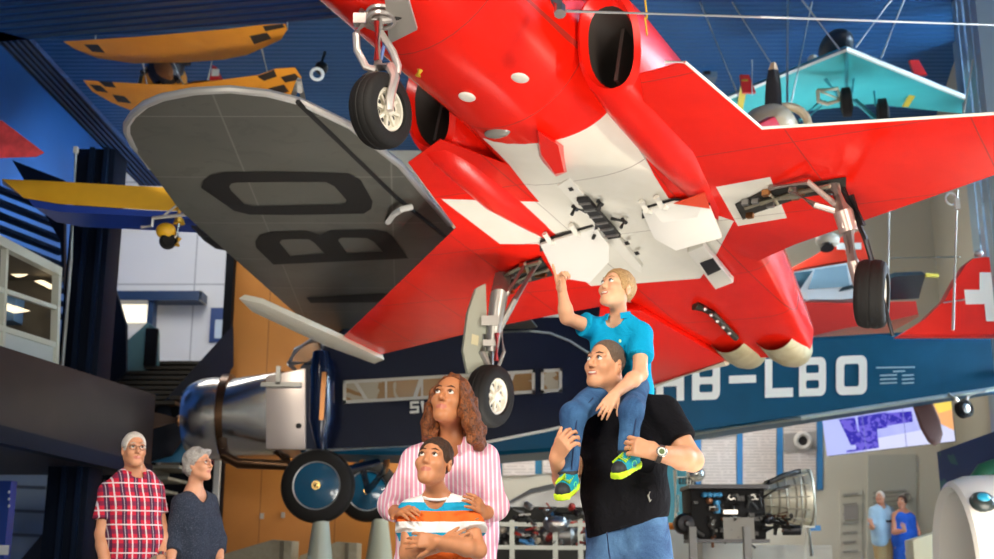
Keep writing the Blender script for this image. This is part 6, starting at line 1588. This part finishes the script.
# ------------------------------------------------------------------ exhibits on the right and between the people
def textpanel(name, c0, c1, scale):
    t = NT(name, rough=.55); z = t.dot((0, 0, 1)); x = t.dot((1, 0, 0))
    ln = t.band(z, scale, .45); br = t.math('GREATER_THAN', t.noise(9, 2), .42)
    return t.color(t.mix(t.math('MULTIPLY', t.math('MULTIPLY', ln, br), .55), c0, c1))
def exhibits():
    Y = 21.57; A = lambda x, y, d=0: at(x, y, Y + d)
    TX = textpanel('printed_text', (.66, .61, .58), (.36, .33, .32), .055); BLU = mat('strip_blue', (.03, .20, .48), .5)
    PH = mat('photo_grey', (.30, .29, .28), .4); PNL = mat('panel_board', (.60, .57, .50), .55)
    def q(mb, x0, x1, y0, y1, d, th=.03, mi=0, sk=-.09):
        f = lambda x: sk * (x - x0); mb.prism([A(x0, y1, d), A(x1, y1 + f(x1), d), A(x1, y0 + f(x1), d), A(x0, y0, d)], Vector((0, th, 0)), mi)
    panels = [(702, 736, 437, 500, 'text panel directly right of the man\'s watch arm, leftmost on the wall'), (743, 776, 425, 485, 'middle text panel between two blue strips behind the turbine'), (784, 816, 422, 500, 'text panel with engine photograph, left of the screen')]
    for i, (x0, x1, y0, y1, lab) in enumerate(panels):
        P = thing('info_panel', lab, 'sign', A((x0 + x1) / 2, y1, -.1), 'information panels on the exhibition wall')
        mb = MB(); q(mb, x0, x1, y0, y1, -.10); mb.build('board', TX, P, smooth=False)
        mb = MB(); q(mb, x1 + 1, x1 + 7, y0 - 6, y1 - 4 - i * 3, -.09); mb.build('blue_strip', BLU, P, smooth=False)
        if i == 0:
            mb = MB(); q(mb, x0 - 8, x0 - 1, y0 - 4, y1 - 4, -.09); mb.build('blue_strip', BLU, P, smooth=False)
            mb = MB(); q(mb, x0, x1, y0 - 6, y0 + 2, -.12); mb.build('photo', PH, P, smooth=False)
        if i == 2:
            mb = MB(); q(mb, x0, x1, y0 + 12, y0 + 30, -.12); f = mb.build('photo', PH, P, smooth=False)
            mb = MB(); c = A(803, 441, -.14); mb.torus(c, (0, 1, 0), .13, .045, 24, 8); mb.lathe(c + Vector((0, .02, 0)), (0, -1, 0), [(0, .10), (.01, .10)], 20, mi=1); mb.build('pictured_engine', [mat('pic_pale', (.55, .54, .52), .5), BLACK], f)
    for x0, x1, y0, y1, lab in ((503, 535, 456, 476, 'small white text panel behind the engine right of the pink shirt'), (543, 575, 455, 473, 'small white text panel behind the child\'s left shoe')):
        P = thing('info_panel', lab, 'sign', A((x0 + x1) / 2, y1, -.1), 'small text panels')
        mb = MB(); q(mb, x0, x1, y0, y1, -.1, sk=-.03); mb.build('board', TX, P, smooth=False)
        mb = MB(); q(mb, x0 - 9, x0 - 1, y0, y1 + 1, -.09, sk=0); mb.build('blue_strip', mat('strip_teal', (.02, .16, .30), .5), P, smooth=False)
    # tall pale wall panels near the far couple
    for x0, x1, y0, y1, m, lab in ((840, 862, 490, 575, 'a', 'narrow pale panel with round emblem left of the far couple'), (868, 916, 455, 575, 'b', 'tall grey panel with printed lines behind the far couple')):
        P = thing('info_panel', lab, 'sign', A((x0 + x1) / 2, 575, -.1))
        mb = MB(); q(mb, x0, x1, y0, y1, -.10, sk=-.02); mb.build('board', mat('panel_pale_' + m, (.50, .49, .42) if m == 'a' else (.42, .43, .38), .5), P, smooth=False)
        mb = MB()
        if m == 'a':
            for k in range(8): q(mb, x0 + 3, x1 - 4 - k % 3, 494 + k * 9.5, 496 + k * 9.5, -.115, .01)
            q(mb, x0 + 4, x1 - 4, 506, 520, -.12, .01, 1)
        else:
            for k in range(4): q(mb, x0 + 5, x1 - 10 - 3 * (k % 2), 492 + 5 * k, 494 + 5 * k, -.115, .01)
            mb.torus(A(907, 497, -.12), (0, 1, 0), .07, .02, 16, 6)
        mb.build('print', [mat('print_grey2', (.30, .30, .27), .6), PH], P, smooth=False)
    # video wall
    V = [at(822, 417, 20.3), at(951, 399, 19.3), at(955, 441, 19.3), at(827, 456, 20.3)]
    P = thing('video_wall', 'large glowing video wall showing a violet engine picture', 'screen', (V[2] + V[3]) / 2)
    nb = (V[1] - V[0]).cross(V[3] - V[0]).normalized(); nb = nb if nb.y > 0 else -nb
    mb = MB(); mb.prism([v + nb * .02 for v in V], nb * .15); mb.build('housing', BLACK, P)
    t = NT('screen_picture', rough=.2); o = ORG[P.name]
    W = lambda u, v: V[0].lerp(V[1], u).lerp(V[3].lerp(V[2], u), v)
    n = t.noise(1.6, 3, .5); col = t.mix(n, (.22, .26, .95), (.70, .72, 1.0))
    def pm(pts): return t.poly([W(*p) for p in pts], nb, o)
    col = t.mix(pm([(.0, .0), (.3, .0), (.2, 1), (0, 1)]), col, (.50, .55, 1.0)); col = t.mix(pm([(.35, .72), (1, .6), (1, 1), (.3, 1)]), col, (.72, .74, 1.0))
    col = t.mix(pm([(.83, 0), (1, 0), (1, .75), (.88, .5)]), col, (1.0, .48, .18)); col = t.mix(pm([(.86, .0), (1, 0), (1, .25), (.9, .3)]), col, (1.0, .75, .12))
    n2 = t.noise(9, 4, 1.5); en = t.mix(t.math('GREATER_THAN', n2, .5), (.03, .02, .42), (.16, .12, .70))
    for pts in ([(.13, .12), (.26, .12), (.28, .82), (.20, .80)], [(.24, .50), (.42, .48), (.42, .92), (.24, .92)], [(.28, .12), (.50, .10), (.50, .48), (.28, .50)], [(.50, .12), (.70, .16), (.70, .42), (.50, .44)], [(.16, .92), (.42, .90), (.42, .95), (.16, .97)]): col = t.mix(pm(pts), col, en)
    for u in (.315, .63): col = t.mix(pm([(u, 0), (u + .006, 0), (u + .006, 1), (u, 1)]), col, (.2, .2, .6))
    t.t.links.new(col, t.b.inputs['Emission Color']); t.b.inputs['Emission Strength'].default_value = .85; t.b.inputs['Base Color'].default_value = (.02, .02, .03, 1)
    mb = MB(); mb.prism(V, nb * .02); mb.build('screen', t.m, P, smooth=False)
    # brown blade hanging in front of the screen
    B = lambda x, y: at(x, y, 17.0)
    mb = MB(); p = [B(911, 402), B(921, 398), B(931, 399), B(940, 420), B(943, 434), B(940, 443), B(934, 446), B(928, 442), B(920, 428)]; c = sum(p, Vector()) / len(p)
    mb.loft([[c + (v - c) * .8 + Vector((0, -.04, 0)) for v in p], p, [c + (v - c) * .8 + Vector((0, .04, 0)) for v in p]]); mb.tube([B(921, 402), B(916, 385)], .06, 8); mb.top('hanging_blade', mat('blade_brown', (.13, .055, .045), .45), 'brown rounded propeller blade hanging before the video wall', 'propeller blade', B(934, 446))
    # ---- turbine on its stand
    Yt = 15.0; T = lambda x, y, d=0: at(x, y, Yt + d); px = Yt / F
    P = thing('jet_engine', 'sectioned jet engine with silver bell on grey stand right of the man', 'engine', (T(745, 550).x, Yt, 0))
    mb = MB(); a, b = T(690, 488), T(764, 486); mb.box(((a.x + b.x) / 2, Yt + .35, T(700, 513).z), (b.x - a.x, .7, 50 * px)); cas = mb.build('casing', mat('engine_black', (.008, .008, .009), .6, spec=.15), P, bevel=.02)
    mb = MB(); mb.box(((a.x + b.x) / 2, Yt + .25, T(700, 487).z), (b.x - a.x + .06, .8, .05)); mb.build('rail', DARKM, cas); mb = MB(); mb.box(((a.x + b.x) / 2, Yt + .25, T(700, 541).z), (b.x - a.x + .02, .75, .04)); mb.build('rail', DARKM, cas)
    rnd = random.Random(3)
    BLP = mat('engine_blue', (.03, .20, .38), .35, .3); ORP = mat('engine_orange', (.45, .16, .04), .4, .4)
    FT = [mat('fit_grey', (.05, .05, .05), .5, .4), mat('engine_grey2', (.07, .07, .065), .45, .4), mat('fit_copper', (.22, .09, .04), .45, .5), mat('fit_silver', (.30, .29, .27), .4, .5)]
    for i in range(46):
        mb = MB(); x, y = rnd.uniform(693, 762), rnd.uniform(494, 538); r = rnd.uniform(1.0, 3.4) * px; mi = rnd.choice((0, 0, 1, 2, 0, 3))
        if i % 3 == 0: mb.lathe(T(x, y, -.02), (0, -1, 0), [(-.05, r), (.05, r), (.06, r * .6), (.10, r * .5)], 12, mi=mi)
        elif i % 3 == 1: mb.tube([T(x, y, -.05), T(x + rnd.uniform(-9, 9), y + rnd.uniform(-2, 2), -.10), T(x + rnd.uniform(-8, 8), y + rnd.uniform(4, 12), -.05)], .4 * r + .006, 6, mi=mi)
        else: mb.box(T(x, y, -.03), (r * 2.2, .12, r * 1.4), mi=mi)
        mb.m = [0] * len(mb.m); mb.build('fitting', FT[mi], cas)
    mb = MB()
    for x in (704, 709, 714, 719): mb = MB(); mb.lathe(T(x, 495, -.06), (0, -1, 0), [(-.05, 2.6 * px), (.06, 2.6 * px), (.07, 1.4 * px)], 14); mb.build('blue_valve', BLP, cas)
    mb = MB()
    mb.lathe(T(717, 507, -.05), (0, 0, 1), [(-6 * px, 3.6 * px), (6 * px, 3.6 * px), (7 * px, 2 * px)], 14); mb.build('blue_canister', BLP, cas)
    for x in (731, 736, 753, 757): mb = MB(); mb.torus(T(x, 497, -.03), (0, 1, 0), 2.3 * px, .8 * px, 16, 6); mb.build('port_ring', STEEL, cas)
    mb = MB(); mb.box(T(738, 529, -.06), (30 * px, .12, 22 * px)); mb.box(T(730, 512, -.06), (14 * px, .08, 4 * px), mi=1); mb.build('gearbox', [mat('gearbox_grey', (.16, .155, .14), .5, .4), STEEL], cas)
    mb = MB(); mb.lathe(T(684, 524, .2), (0, -1, 0), [(-.1, 10 * px), (.15, 10.5 * px), (.2, 8 * px), (.22, 3 * px), (.3, 2 * px)], 24); mb.build('front_drum', DARKM, cas)
    BELL = NT('bell_metal', rough=.42, metal=.55); w = BELL.band(BELL.dot((1, 0, 0)), .10, .25); BELL = BELL.color(BELL.mix(w, BELL.mix(BELL.noise(8, 4, 1), (.66, .63, .50), (.92, .90, .76)), (.34, .32, .24)))
    c = T(806, 498, .35); ax = Vector((1, -.18, .02))
    mb = MB(); mb.lathe(c, ax, [(-44 * px, 15 * px), (-36 * px, 18 * px), (-20 * px, 23 * px), (-8 * px, 26 * px), (0, 28.5 * px), (5 * px, 29 * px), (7 * px, 27 * px), (4 * px, 24 * px), (-6 * px, 20 * px)], 40, cap=False); bell = mb.build('bell', BELL, P)
    mb = MB()
    for k in range(14):
        a, b, d = frame(ax); e = a * math.cos(k * .449) + b * math.sin(k * .449); mb.tube([c - d * 40 * px + e * 17.5 * px, c - d * 20 * px + e * 24 * px, c + d * 2 * px + e * 29.5 * px], .9 * px, 6)
    for z, r in ((-36, 18.5), (-20, 23.6), (-6, 27)): mb.torus(c + ax.normalized() * z * px, ax, r * px, 1.1 * px, 36, 6)
    mb.build('bell_ribs', mat('rib_cream', (.62, .60, .50), .35, .5), bell)
    mb = MB(); mb.tube([T(760, 490, -.05), T(770, 482, -.1), T(785, 475, -.1), T(800, 471, 0)], 2.6 * px, 10); mb.tube([T(762, 498), T(775, 490, -.1), T(790, 486, -.1)], 1.5 * px, 8)
    mb.build('duct', FT[0], P)
    for i in range(18):
        mb = MB(); mb.tube([T(rnd.uniform(762, 795), rnd.uniform(512, 530), rnd.uniform(-.2, 0)), T(rnd.uniform(762, 797), rnd.uniform(514, 536), -.15)], rnd.uniform(.8, 2.2) * px, 8); mb.build('accessory_pipe', FT[i % 3], P)
    mb = MB(); mb.sphere(T(769, 519, -.1), 5.5 * px, 14, 10); mb.build('pump', DARKM, P)
    mb = MB(); mb.lathe(T(792, 530, -.05), (1, -.3, 0), [(-9 * px, 5 * px), (8 * px, 5 * px), (9 * px, 3 * px)], 16); mb.build('starter', DARKM, P)
    mb = MB()
    for x in (691, 745): mb.box((T(x, 540).x, Yt - .12, T(x, 527).z / 2), (7 * px, .10, T(x, 527).z))
    mb.box(((a.x + b.x) * 0 + T(720, 550).x, Yt + .3, .06), (1.1, .5, .10)); st = mb.build('stand', mat('stand_grey', (.16, .16, .155), .5, .2), P)
    mb = MB(); mb.tube([T(808, 526, .2), T(812, 556, .2)], .03, 8); mb.tube([T(808, 526, .2), T(804, 570, .3)], .03, 8); mb.box(T(808, 527, .2), (12 * px, .1, 2 * px)); mb.build('rear_leg', mat('leg_white', (.65, .65, .58), .4), P)
    mb = MB(); mb.box(T(815, 528, .3), (.14, .05, .07)); mb.build('tag_plate', BLU, P)
    # pale plinths below
    for x0, x1, y, Y_, lab in ((702, 742, 541, 16.2, 'white plinth box under the black engine casing'), (748, 832, 545, 16.6, 'long low white plinth under the silver engine bell'), (640, 690, 530, 17.0, 'pale plinth with small coloured parts left of the engine')):
        a, b = at(x0, y, Y_), at(x1, y, Y_); mb = MB(); mb.box(((a.x + b.x) / 2, Y_ + .3, a.z / 2), (b.x - a.x, .6, a.z)); mb.top('plinth', mat('plinth_white', (.68, .67, .60), .5), lab, 'plinth', ((a.x + b.x) / 2, Y_ + .3, 0), bevel=.01)
    # little parts on the pale plinth and the pipe frame behind the man's elbow
    P = thing('pipe_frame', 'cream pipe frame with hanging fittings just right of the man\'s elbow', 'engine part', at(676, 525, 17.45))
    q_ = lambda x, y, d=0: at(x, y, 17.45 + d)
    mb = MB(); mb.tube([q_(676, 528), q_(675, 470)], .03, 8); mb.tube([q_(675, 478), q_(700, 476)], .02, 8); mb.tube([q_(678, 495), q_(678, 512)], .02, 8); mb.build('pipes', CREAM, P)
    mb = MB(); mb.sphere(q_(696, 474), (.14, .12, .12), 14, 10); mb.build('dome', mat('dome_silver', (.62, .62, .58), .25, .9), P)
    mb = MB()
    for i in range(6): mb.tube([q_(680 + i * 3.0, 478), q_(680 + i * 3, 484)], .022, 8)
    mb.build('hanging_plugs', DARKM, P)
    for i, (x, y, c_, lab) in enumerate(((668, 517, (.8, .28, .03), 'orange part lying on the pale plinth beside the jeans'), (676, 536, (.8, .62, .03), 'yellow bar lying in front of the pale plinth'))):
        mb = MB(); c0 = at(x, y, 17.1); c0.z = at(665, 530, 17.0).z + .055; mb.lathe(c0, (1, 0, 0), [(-.12, .03), (-.1, .05), (.1, .05), (.12, .03)], 14); mb.top('engine_part', mat('part_%d' % i, c_, .4), lab, 'engine part', c0)
    # ---- second engine between mother and man
    Ye = 14.2; E = lambda x, y, d=0: at(x, y, Ye + d); px = Ye / F
    P = thing('piston_engine', 'long grey engine on a metal frame between the woman and the man', 'engine', (E(535, 550).x, Ye, 0))
    mb = MB()
    for y in (524, 547): mb.bar(E(478, y), E(600, y + 1), .05, .05)
    for x in (488, 512, 555, 580): mb.bar(E(x, 520), (E(x, 520).x, Ye, 0), .06, .06)
    fr = mb.build('frame', mat('frame_grey', (.36, .38, .34), .4, .5), P)
    mb = MB(); mb.lathe(E(540, 535, .3), (1, 0, 0), [(-62 * px, 3 * px), (-55 * px, 9 * px), (-30 * px, 9.5 * px), (-28 * px, 6 * px), (0, 6 * px), (3 * px, 11 * px), (30 * px, 11 * px), (34 * px, 7 * px), (52 * px, 7 * px)], 24)
    for k in range(9): mb.torus(E(490 + k * 3.4, 535, .3), (1, 0, 0), 9.6 * px, .9 * px, 20, 6)
    mb.build('crankcase', GREYM, P)
    rnd = random.Random(9); FE = [mat('fit_grey3', (.16, .16, .15), .45, .4), DARKM, mat('fit_silver', (.30, .29, .27), .4, .5), mat('fit_red', (.45, .04, .03), .4), mat('fit_cream', (.55, .50, .40), .4), mat('fit_blue', (.05, .2, .42), .4)]
    for i in range(60):
        x, y = rnd.uniform(484, 596), rnd.uniform(506, 546); mi = rnd.choice((0, 0, 1, 1, 2, 4, 3, 5)); mb = MB()
        if i % 2: mb.lathe(E(x, y, .1), (rnd.uniform(-.3, .3), -1, rnd.uniform(-.3, .3)), [(-.1, 3.4 * px), (.05, 3.4 * px), (.07, 2 * px), (.1, 1.2 * px)], 12)
        else: mb.tube([E(x, y, .1), E(x + rnd.uniform(-14, 14), y + rnd.uniform(-3, 3), -.05), E(x + rnd.uniform(-16, 16), y + rnd.uniform(-8, 8), .05)], rnd.uniform(.8, 1.9) * px, 8)
        mb.build('fitting', FE[mi], P)
    mb = MB(); mb.sphere(E(556, 524, -.1), (.16, .12, .10), 16, 10)
    for k in range(4): mb.tube([E(546 + 6 * k, 518, -.15), E(549 + 6 * k, 528, -.2), E(552 + 6 * k, 520, -.15)], 1.5 * px, 8)
    mb.build('polished_head', STEEL, P)
    G = lambda x, y, d=0: at(x, y, 14.6 + d)
    mb = MB(); slab(mb, [G(503, 507), G(530, 494), (G(575, 484)), G(600, 482), G(600, 508), G(560, 508)], Vector((0, .6, 1)), .12, .06); mb.top('wing_part', mat('wing_part_grey', (.36, .36, .34), .35, .4), 'pale grey tapered panel lying above the engine behind the shoe', 'aircraft part', G(550, 508))
    # ---- white nacelle ring at the right edge and the mural wall behind it
    R_ = lambda x, y, d=0: at(x, y, 12.5 + d); c = R_(960, 572); px = 12.5 / F; ax = Vector((-.97, .12, .0)).normalized()
    P = thing('engine_nacelle', 'white round engine nacelle at the lower right corner', 'engine', Vector((c.x + .3, 12.8, 0)))
    r = 93 * px
    mb = MB(); mb.lathe(c, ax, [(-1.1, r * .98), (-.5, r * 1.0), (-.12, r * .985), (.03, r * .93), (.06, r * .88), (.0, r * .82), (-.25, r * .79), (-1.0, r * .80)], 56, cap=False); n_ = mb.build('cowling', mat('nacelle_white', (.68, .68, .64), .25, coat=.4), P)
    mb = MB(); mb.lathe(c - ax * .9, ax, [(0, r * .80), (.05, r * .3), (.25, r * .22), (.45, .001)], 40, cap=False); mb.build('fan_hub', GREYM, n_)
    a_, b_, d_ = frame(ax); 
    best = max((a_ * math.cos(t_) + b_ * math.sin(t_) for t_ in [k * .1 for k in range(63)]), key=lambda e: -abs((c + e * r - R_(985, 503)).length))
    mb = MB(); cc = R_(985, 503, -.1); e = Vector((0, -.72, .69)); e = (e - ax * e.dot(ax)).normalized(); p = c + e * r * .985 - ax * .10; mb.sphere(p, (.13, .13, .08), 16, 8, R=Matrix(frame(e)).transposed().to_3x3()); mb.sphere(p + e * .02, (.085, .085, .075), 14, 8, mi=1, R=Matrix(frame(e)).transposed().to_3x3()); mb.build('round_badge', [mat('badge_dark', (.02, .03, .03), .3), mat('badge_teal', (.02, .25, .40), .3)], n_)
    mb = MB(); mb.box((c.x + .5, 13.0, .06), (1.4, 1.0, .12)); mb.build('base', GREYM, P)
    M_ = NT('mural_blue', rough=.5); sw = M_.noise(.9, 2, 2.5); M_m = M_.color(M_.mix(M_.math('GREATER_THAN', sw, .58), M_.mix(M_.noise(.8, 3), (.006, .030, .13), (.012, .055, .20)), (.03, .13, .16)))
    a, b = at(937, 452, 16.5), at(1040, 415, 14.5); mb = MB(); mb.prism([Vector((a.x, a.y, .0)), Vector((b.x, b.y, .0)), Vector((b.x, b.y, b.z)), a], Vector((.05, .1, 0))); mb.top('mural_wall', M_m, 'dark blue mural panel with faint swirls behind the white nacelle', 'panel', Vector((a.x, a.y, 0)))
    mb = MB(); g = lambda x, y: at(x, y, 14.9); mb.tube([g(972, 497), g(975, 482), g(984, 472), g(998, 468)], [.03, .09, .12, .13], 10); mb.tube([g(984, 490), g(990, 482), g(1000, 480)], [.03, .07, .08], 8); mb.top('leaf_relief', mat('leaf_green', (.03, .20, .09), .4), 'green curved ornament on the blue mural above the nacelle', 'ornament', g(985, 490))
    # ---- white lectern-like plinth by the far couple
    H_ = lambda x, y, d=0: at(x, y, 14.5 + d)
    mb = MB(); p = [H_(913, 540), H_(949, 529), H_(953, 575), H_(916, 580)]; p = [H_(913, 540), H_(949, 529), Vector((H_(952, 560).x, 14.5, 0)), Vector((H_(914, 560).x, 14.5, 0))]; mb.prism(p, Vector((.05, .45, 0))); mb.top('plinth', mat('plinth_ivory', (.86, .80, .56), .5), 'ivory slanted plinth between the far couple and the white nacelle', 'plinth', Vector((H_(932, 560).x, 14.6, 0)), bevel=.01)
    # ---- cables and hanging wires
    def wire(pts, r, lab, m=WIRE):
        mb = MB(); mb.tube(pts, r, 6); mb.top('cable', m, lab, 'cable', pts[0])
    wire([at(566, 11, 5.6), at(760, 17, 6.2), at(994, 25, 7.5), at(1080, 28, 8.2)], .008, 'long pale cable running level from the jet nose to the right')
    wire([atz(788, -30, 9.5), at(787, 113, 12.5)], .014, 'vertical wire left of the turquoise wing above the propeller')
    wire([at(700, 2, 15), at(738, 95, 15)], .012, 'slanted wire crossing the blue ceiling left of the propeller')
    wire([at(732, 2, 15.5), at(770, 62, 15.5)], .010, 'thin slanted wire just left of the propeller tip')
    wire([at(812, 2, 15.5), at(796, 80, 15.5), at(789, 112, 15.5)], .012, 'thin bent wire right of the long vertical wire')
    wire([at(802, 0, 15), at(840, 50, 15)], .014, 'wire holding the dark pod from the upper left')
    wire([at(891, 0, 15), at(856, 47, 15)], .014, 'wire holding the turquoise wing tip from the right')
    wire([at(904, 0, 16), at(881, 58, 16)], .014, 'wire right of the dark pod reaching the turquoise edge')
    wire([at(973, 60, 13), at(963, 115, 13)], .016, 'short pale wire ending at the right turquoise tip', CREAM)
    wire([at(957, 190, 12), at(953, 330, 12)], .016, 'pale vertical wire under the red wing at the far right', CREAM)
    wire([at(889, 205, 14), at(888, 270, 14)], .016, 'pale vertical wire right of the jet\'s right wheel', CREAM)
    wire([at(890, 258, 15), at(960, 257, 14)], .010, 'thin level wire between the right wheel and the red tail')
    wire([at(783, 245, 11), at(784, 300, 11)], .020, 'short black rod left of the helicopter windows', BLACK)
    wire([at(752, 60, 14.5), at(752, 95, 14.5)], .010, 'short thin wire beside the red wing edge')
    Pm = thing('cable_pulley', 'small ring shackle on the pale wire under the red wing', 'fitting', at(954, 200, 11.9))
    mb = MB(); mb.torus(at(951, 199, 11.9), (.2, -1, 0), .065, .012, 20, 6); mb.build('ring', WIRE, Pm)
    mb = MB(); mb.box(at(957, 204, 11.9), (.05, .05, .12)); mb.build('shackle', WIRE, Pm)
    mb = MB(); a, b, c_ = at(642, -25, 5.9), at(645, 18, 5.9), at(647, 35, 5.9)
    mb.bar(a, b + Vector((.012, 0, 0)), .030, .006); mb.bar(b, c_, .022, .006); mb.top('lifting_strap', mat('strap_yellow', (.72, .50, .02), .6), 'yellow lifting strap hanging behind the right air intake', 'strap', a)
    # ceiling spotlights near the turquoise wing
    for x, y, lab in ((702, 35, 'dark ceiling lamp on the left of two above the red wing'), (776, 30, 'dark ceiling lamp on the right of two above the red wing')):
        c = at(x, y, 19.5); P = thing('ceiling_lamp', lab, 'lamp', c)
        mb = MB(); mb.lathe(c, (0, -.4, -1), [(-.2, .12), (-.1, .17), (.18, .18), (.2, .15)], 18); mb.build('housing', BLACK, P)
        mb = MB(); mb.tube([c, Vector((c.x, c.y, 9.6))], .03, 6); mb.build('bracket', GREYM, P)
    for x, y, lab in ((716, 18, 'pale grey vent panel in the ceiling above the left lamp'), (707, 70, 'dark grey vent panel in the ceiling near the red wing edge')):
        c = at(x, y, 20.0); P = thing('ceiling_panel', lab, 'panel', c); mb = MB(); mb.box(c, (.28, .5, .5)); mb.build('box', mat('vent_grey', (.10, .16, .22), .5), P); mb = MB(); mb.box(c - Vector((.05, .26, 0)), (.12, .02, .4)); mb.build('slot', BLACK, P)
    # round lamp with ring right of the biplane
    c = at(317, 74, 14); P = thing('ceiling_lamp', 'round white ring lamp right of the orange biplane', 'lamp', c)
    mb = MB(); mb.torus(c, (.2, -1, -.1), .075, .022, 24, 8); mb.build('ring', mat('ring_white', (.65, .68, .68), .4), P); mb = MB(); mb.tube([c + Vector((.02, .05, .07)), c + Vector((.06, .2, .4))], .02, 6); mb.sphere(c + Vector((.03, .15, .15)), .09, 12, 8); mb.build('bracket', BLACK, P)
    wire([atz(287, 30, 7.8), Vector((atz(287, 30, 7.8).x, atz(287, 30, 7.8).y, 9.6))], .012, 'thin wire holding the right tip of the orange biplane')
    wire([atz(95, 44, 7.8), Vector((atz(95, 44, 7.8).x, atz(95, 44, 7.8).y, 9.6))], .012, 'thin wire holding the left tip of the orange biplane')
exhibits()
build_man(); build_child(); build_mother(); build_boy(); build_old_man(); build_old_woman(); build_far(False, .25); build_far(True, .25)
# ------------------------------------------------------------------ light
W = bpy.data.worlds.new('world'); S.world = W; W.use_nodes = True
W.node_tree.nodes['Background'].inputs['Color'].default_value = (.80, .90, 1.0, 1)
W.node_tree.nodes['Background'].inputs['Strength'].default_value = .14
def area(name, loc, target, size, power, col=(1, .90, .76), sy=None):
    d = bpy.data.lights.new(name, 'AREA'); d.energy = power; d.color = col; d.size = size
    if sy: d.shape = 'RECTANGLE'; d.size_y = sy
    o = bpy.data.objects.new(name, d); COL.objects.link(o); o.location = loc
    o.rotation_euler = (Vector(target) - Vector(loc)).to_track_quat('-Z', 'Y').to_euler(); return o
def spot(name, loc, target, power, ang, col=(1, .88, .70), r=.15, blend=.5):
    d = bpy.data.lights.new(name, 'SPOT'); d.energy = power; d.color = col; d.spot_size = math.radians(ang); d.spot_blend = blend; d.shadow_soft_size = r
    o = bpy.data.objects.new(name, d); COL.objects.link(o); o.location = loc
    o.rotation_euler = (Vector(target) - Vector(loc)).to_track_quat('-Z', 'Y').to_euler(); return o
area('hall_fill', (4.4, .2, 4.2), (.3, 5, 1.3), 1.1, 330)
area('hall_fill', (-2.2, .3, 3.6), (-.2, 5.2, 1.5), 1.3, 230)
spot('added_uplight', (1.2, 5.0, .1), (.9, 8.0, 3.4), 800, 140, (1, .94, .84), r=1.2, blend=.9)  # added bounce fill from the floor for the jet belly
spot('added_uplight', (.1, 8.7, .1), (-1.0, 10.3, 3.3), 420, 130, (1, .94, .84), r=.8, blend=.9)  # added fill from below for the left and grey wings
spot('added_uplight', (7.6, 6.0, .2), at(930, 178, 7.0), 900, 20, r=.08, blend=.25)  # added narrow spot imitating the sun patch on the right wing
spot('added_uplight', (6.0, 7.0, .2), at(760, 320, 9.8), 420, 22, r=.08, blend=.3)  # added narrow spot imitating the sun patch at the tail
area('hall_fill', (2, 18.8, 7.5), (3, 22, 1.5), 3.0, 420)
area('hall_fill', (-5.5, 19, 8.5), (-5.5, 23, 3), 2.5, 200, (1, .97, .92))
area('hall_fill', (-1.0, 17.3, 3.4), (-1.5, 19.6, 1.5), 1.0, 60)
spot('hall_fill', (-3.2, 10.5, 5.2), at(235, 410, 15.8), 500, 40, r=.3)  # added spot to brighten the airliner's engine cowling
area('hall_fill', (5, 10, .8), (5, 16, 2.4), 2.0, 120)
spot('hall_fill', (5.5, 12, 3.4), at(930, 545, 14.5), 190, 40, (1, .95, .8), r=.2)  # added spot to brighten the ivory plinth
spot('ceiling_uplight', (4.5, 17.5, 5.0), (4.5, 19.5, 9.6), 500, 130, (.75, .88, 1), r=.4)
spot('ceiling_uplight', (-2.5, 12.5, 4.6), (-3.2, 16.5, 8.4), 260, 110, (1, .95, .85), r=.4)
spot('window_light', (9.6, 15.5, 8.5), (7.2, 15.5, 0), 5200, 22, (1, .95, .85), r=.05, blend=.15)
spot('hall_fill', (.2, 3.6, 5.0), (-2.25, 7.7, 1.35), 260, 24, (1, .92, .8), r=.3)  # added spot to brighten the older couple
area('backdrop_light', (10.6, 13, 7), (13.5, 14, 5), 4.0, 3200, (.85, .93, 1))  # added lamp to brighten the backdrop behind the window
S.view_settings.exposure = .27
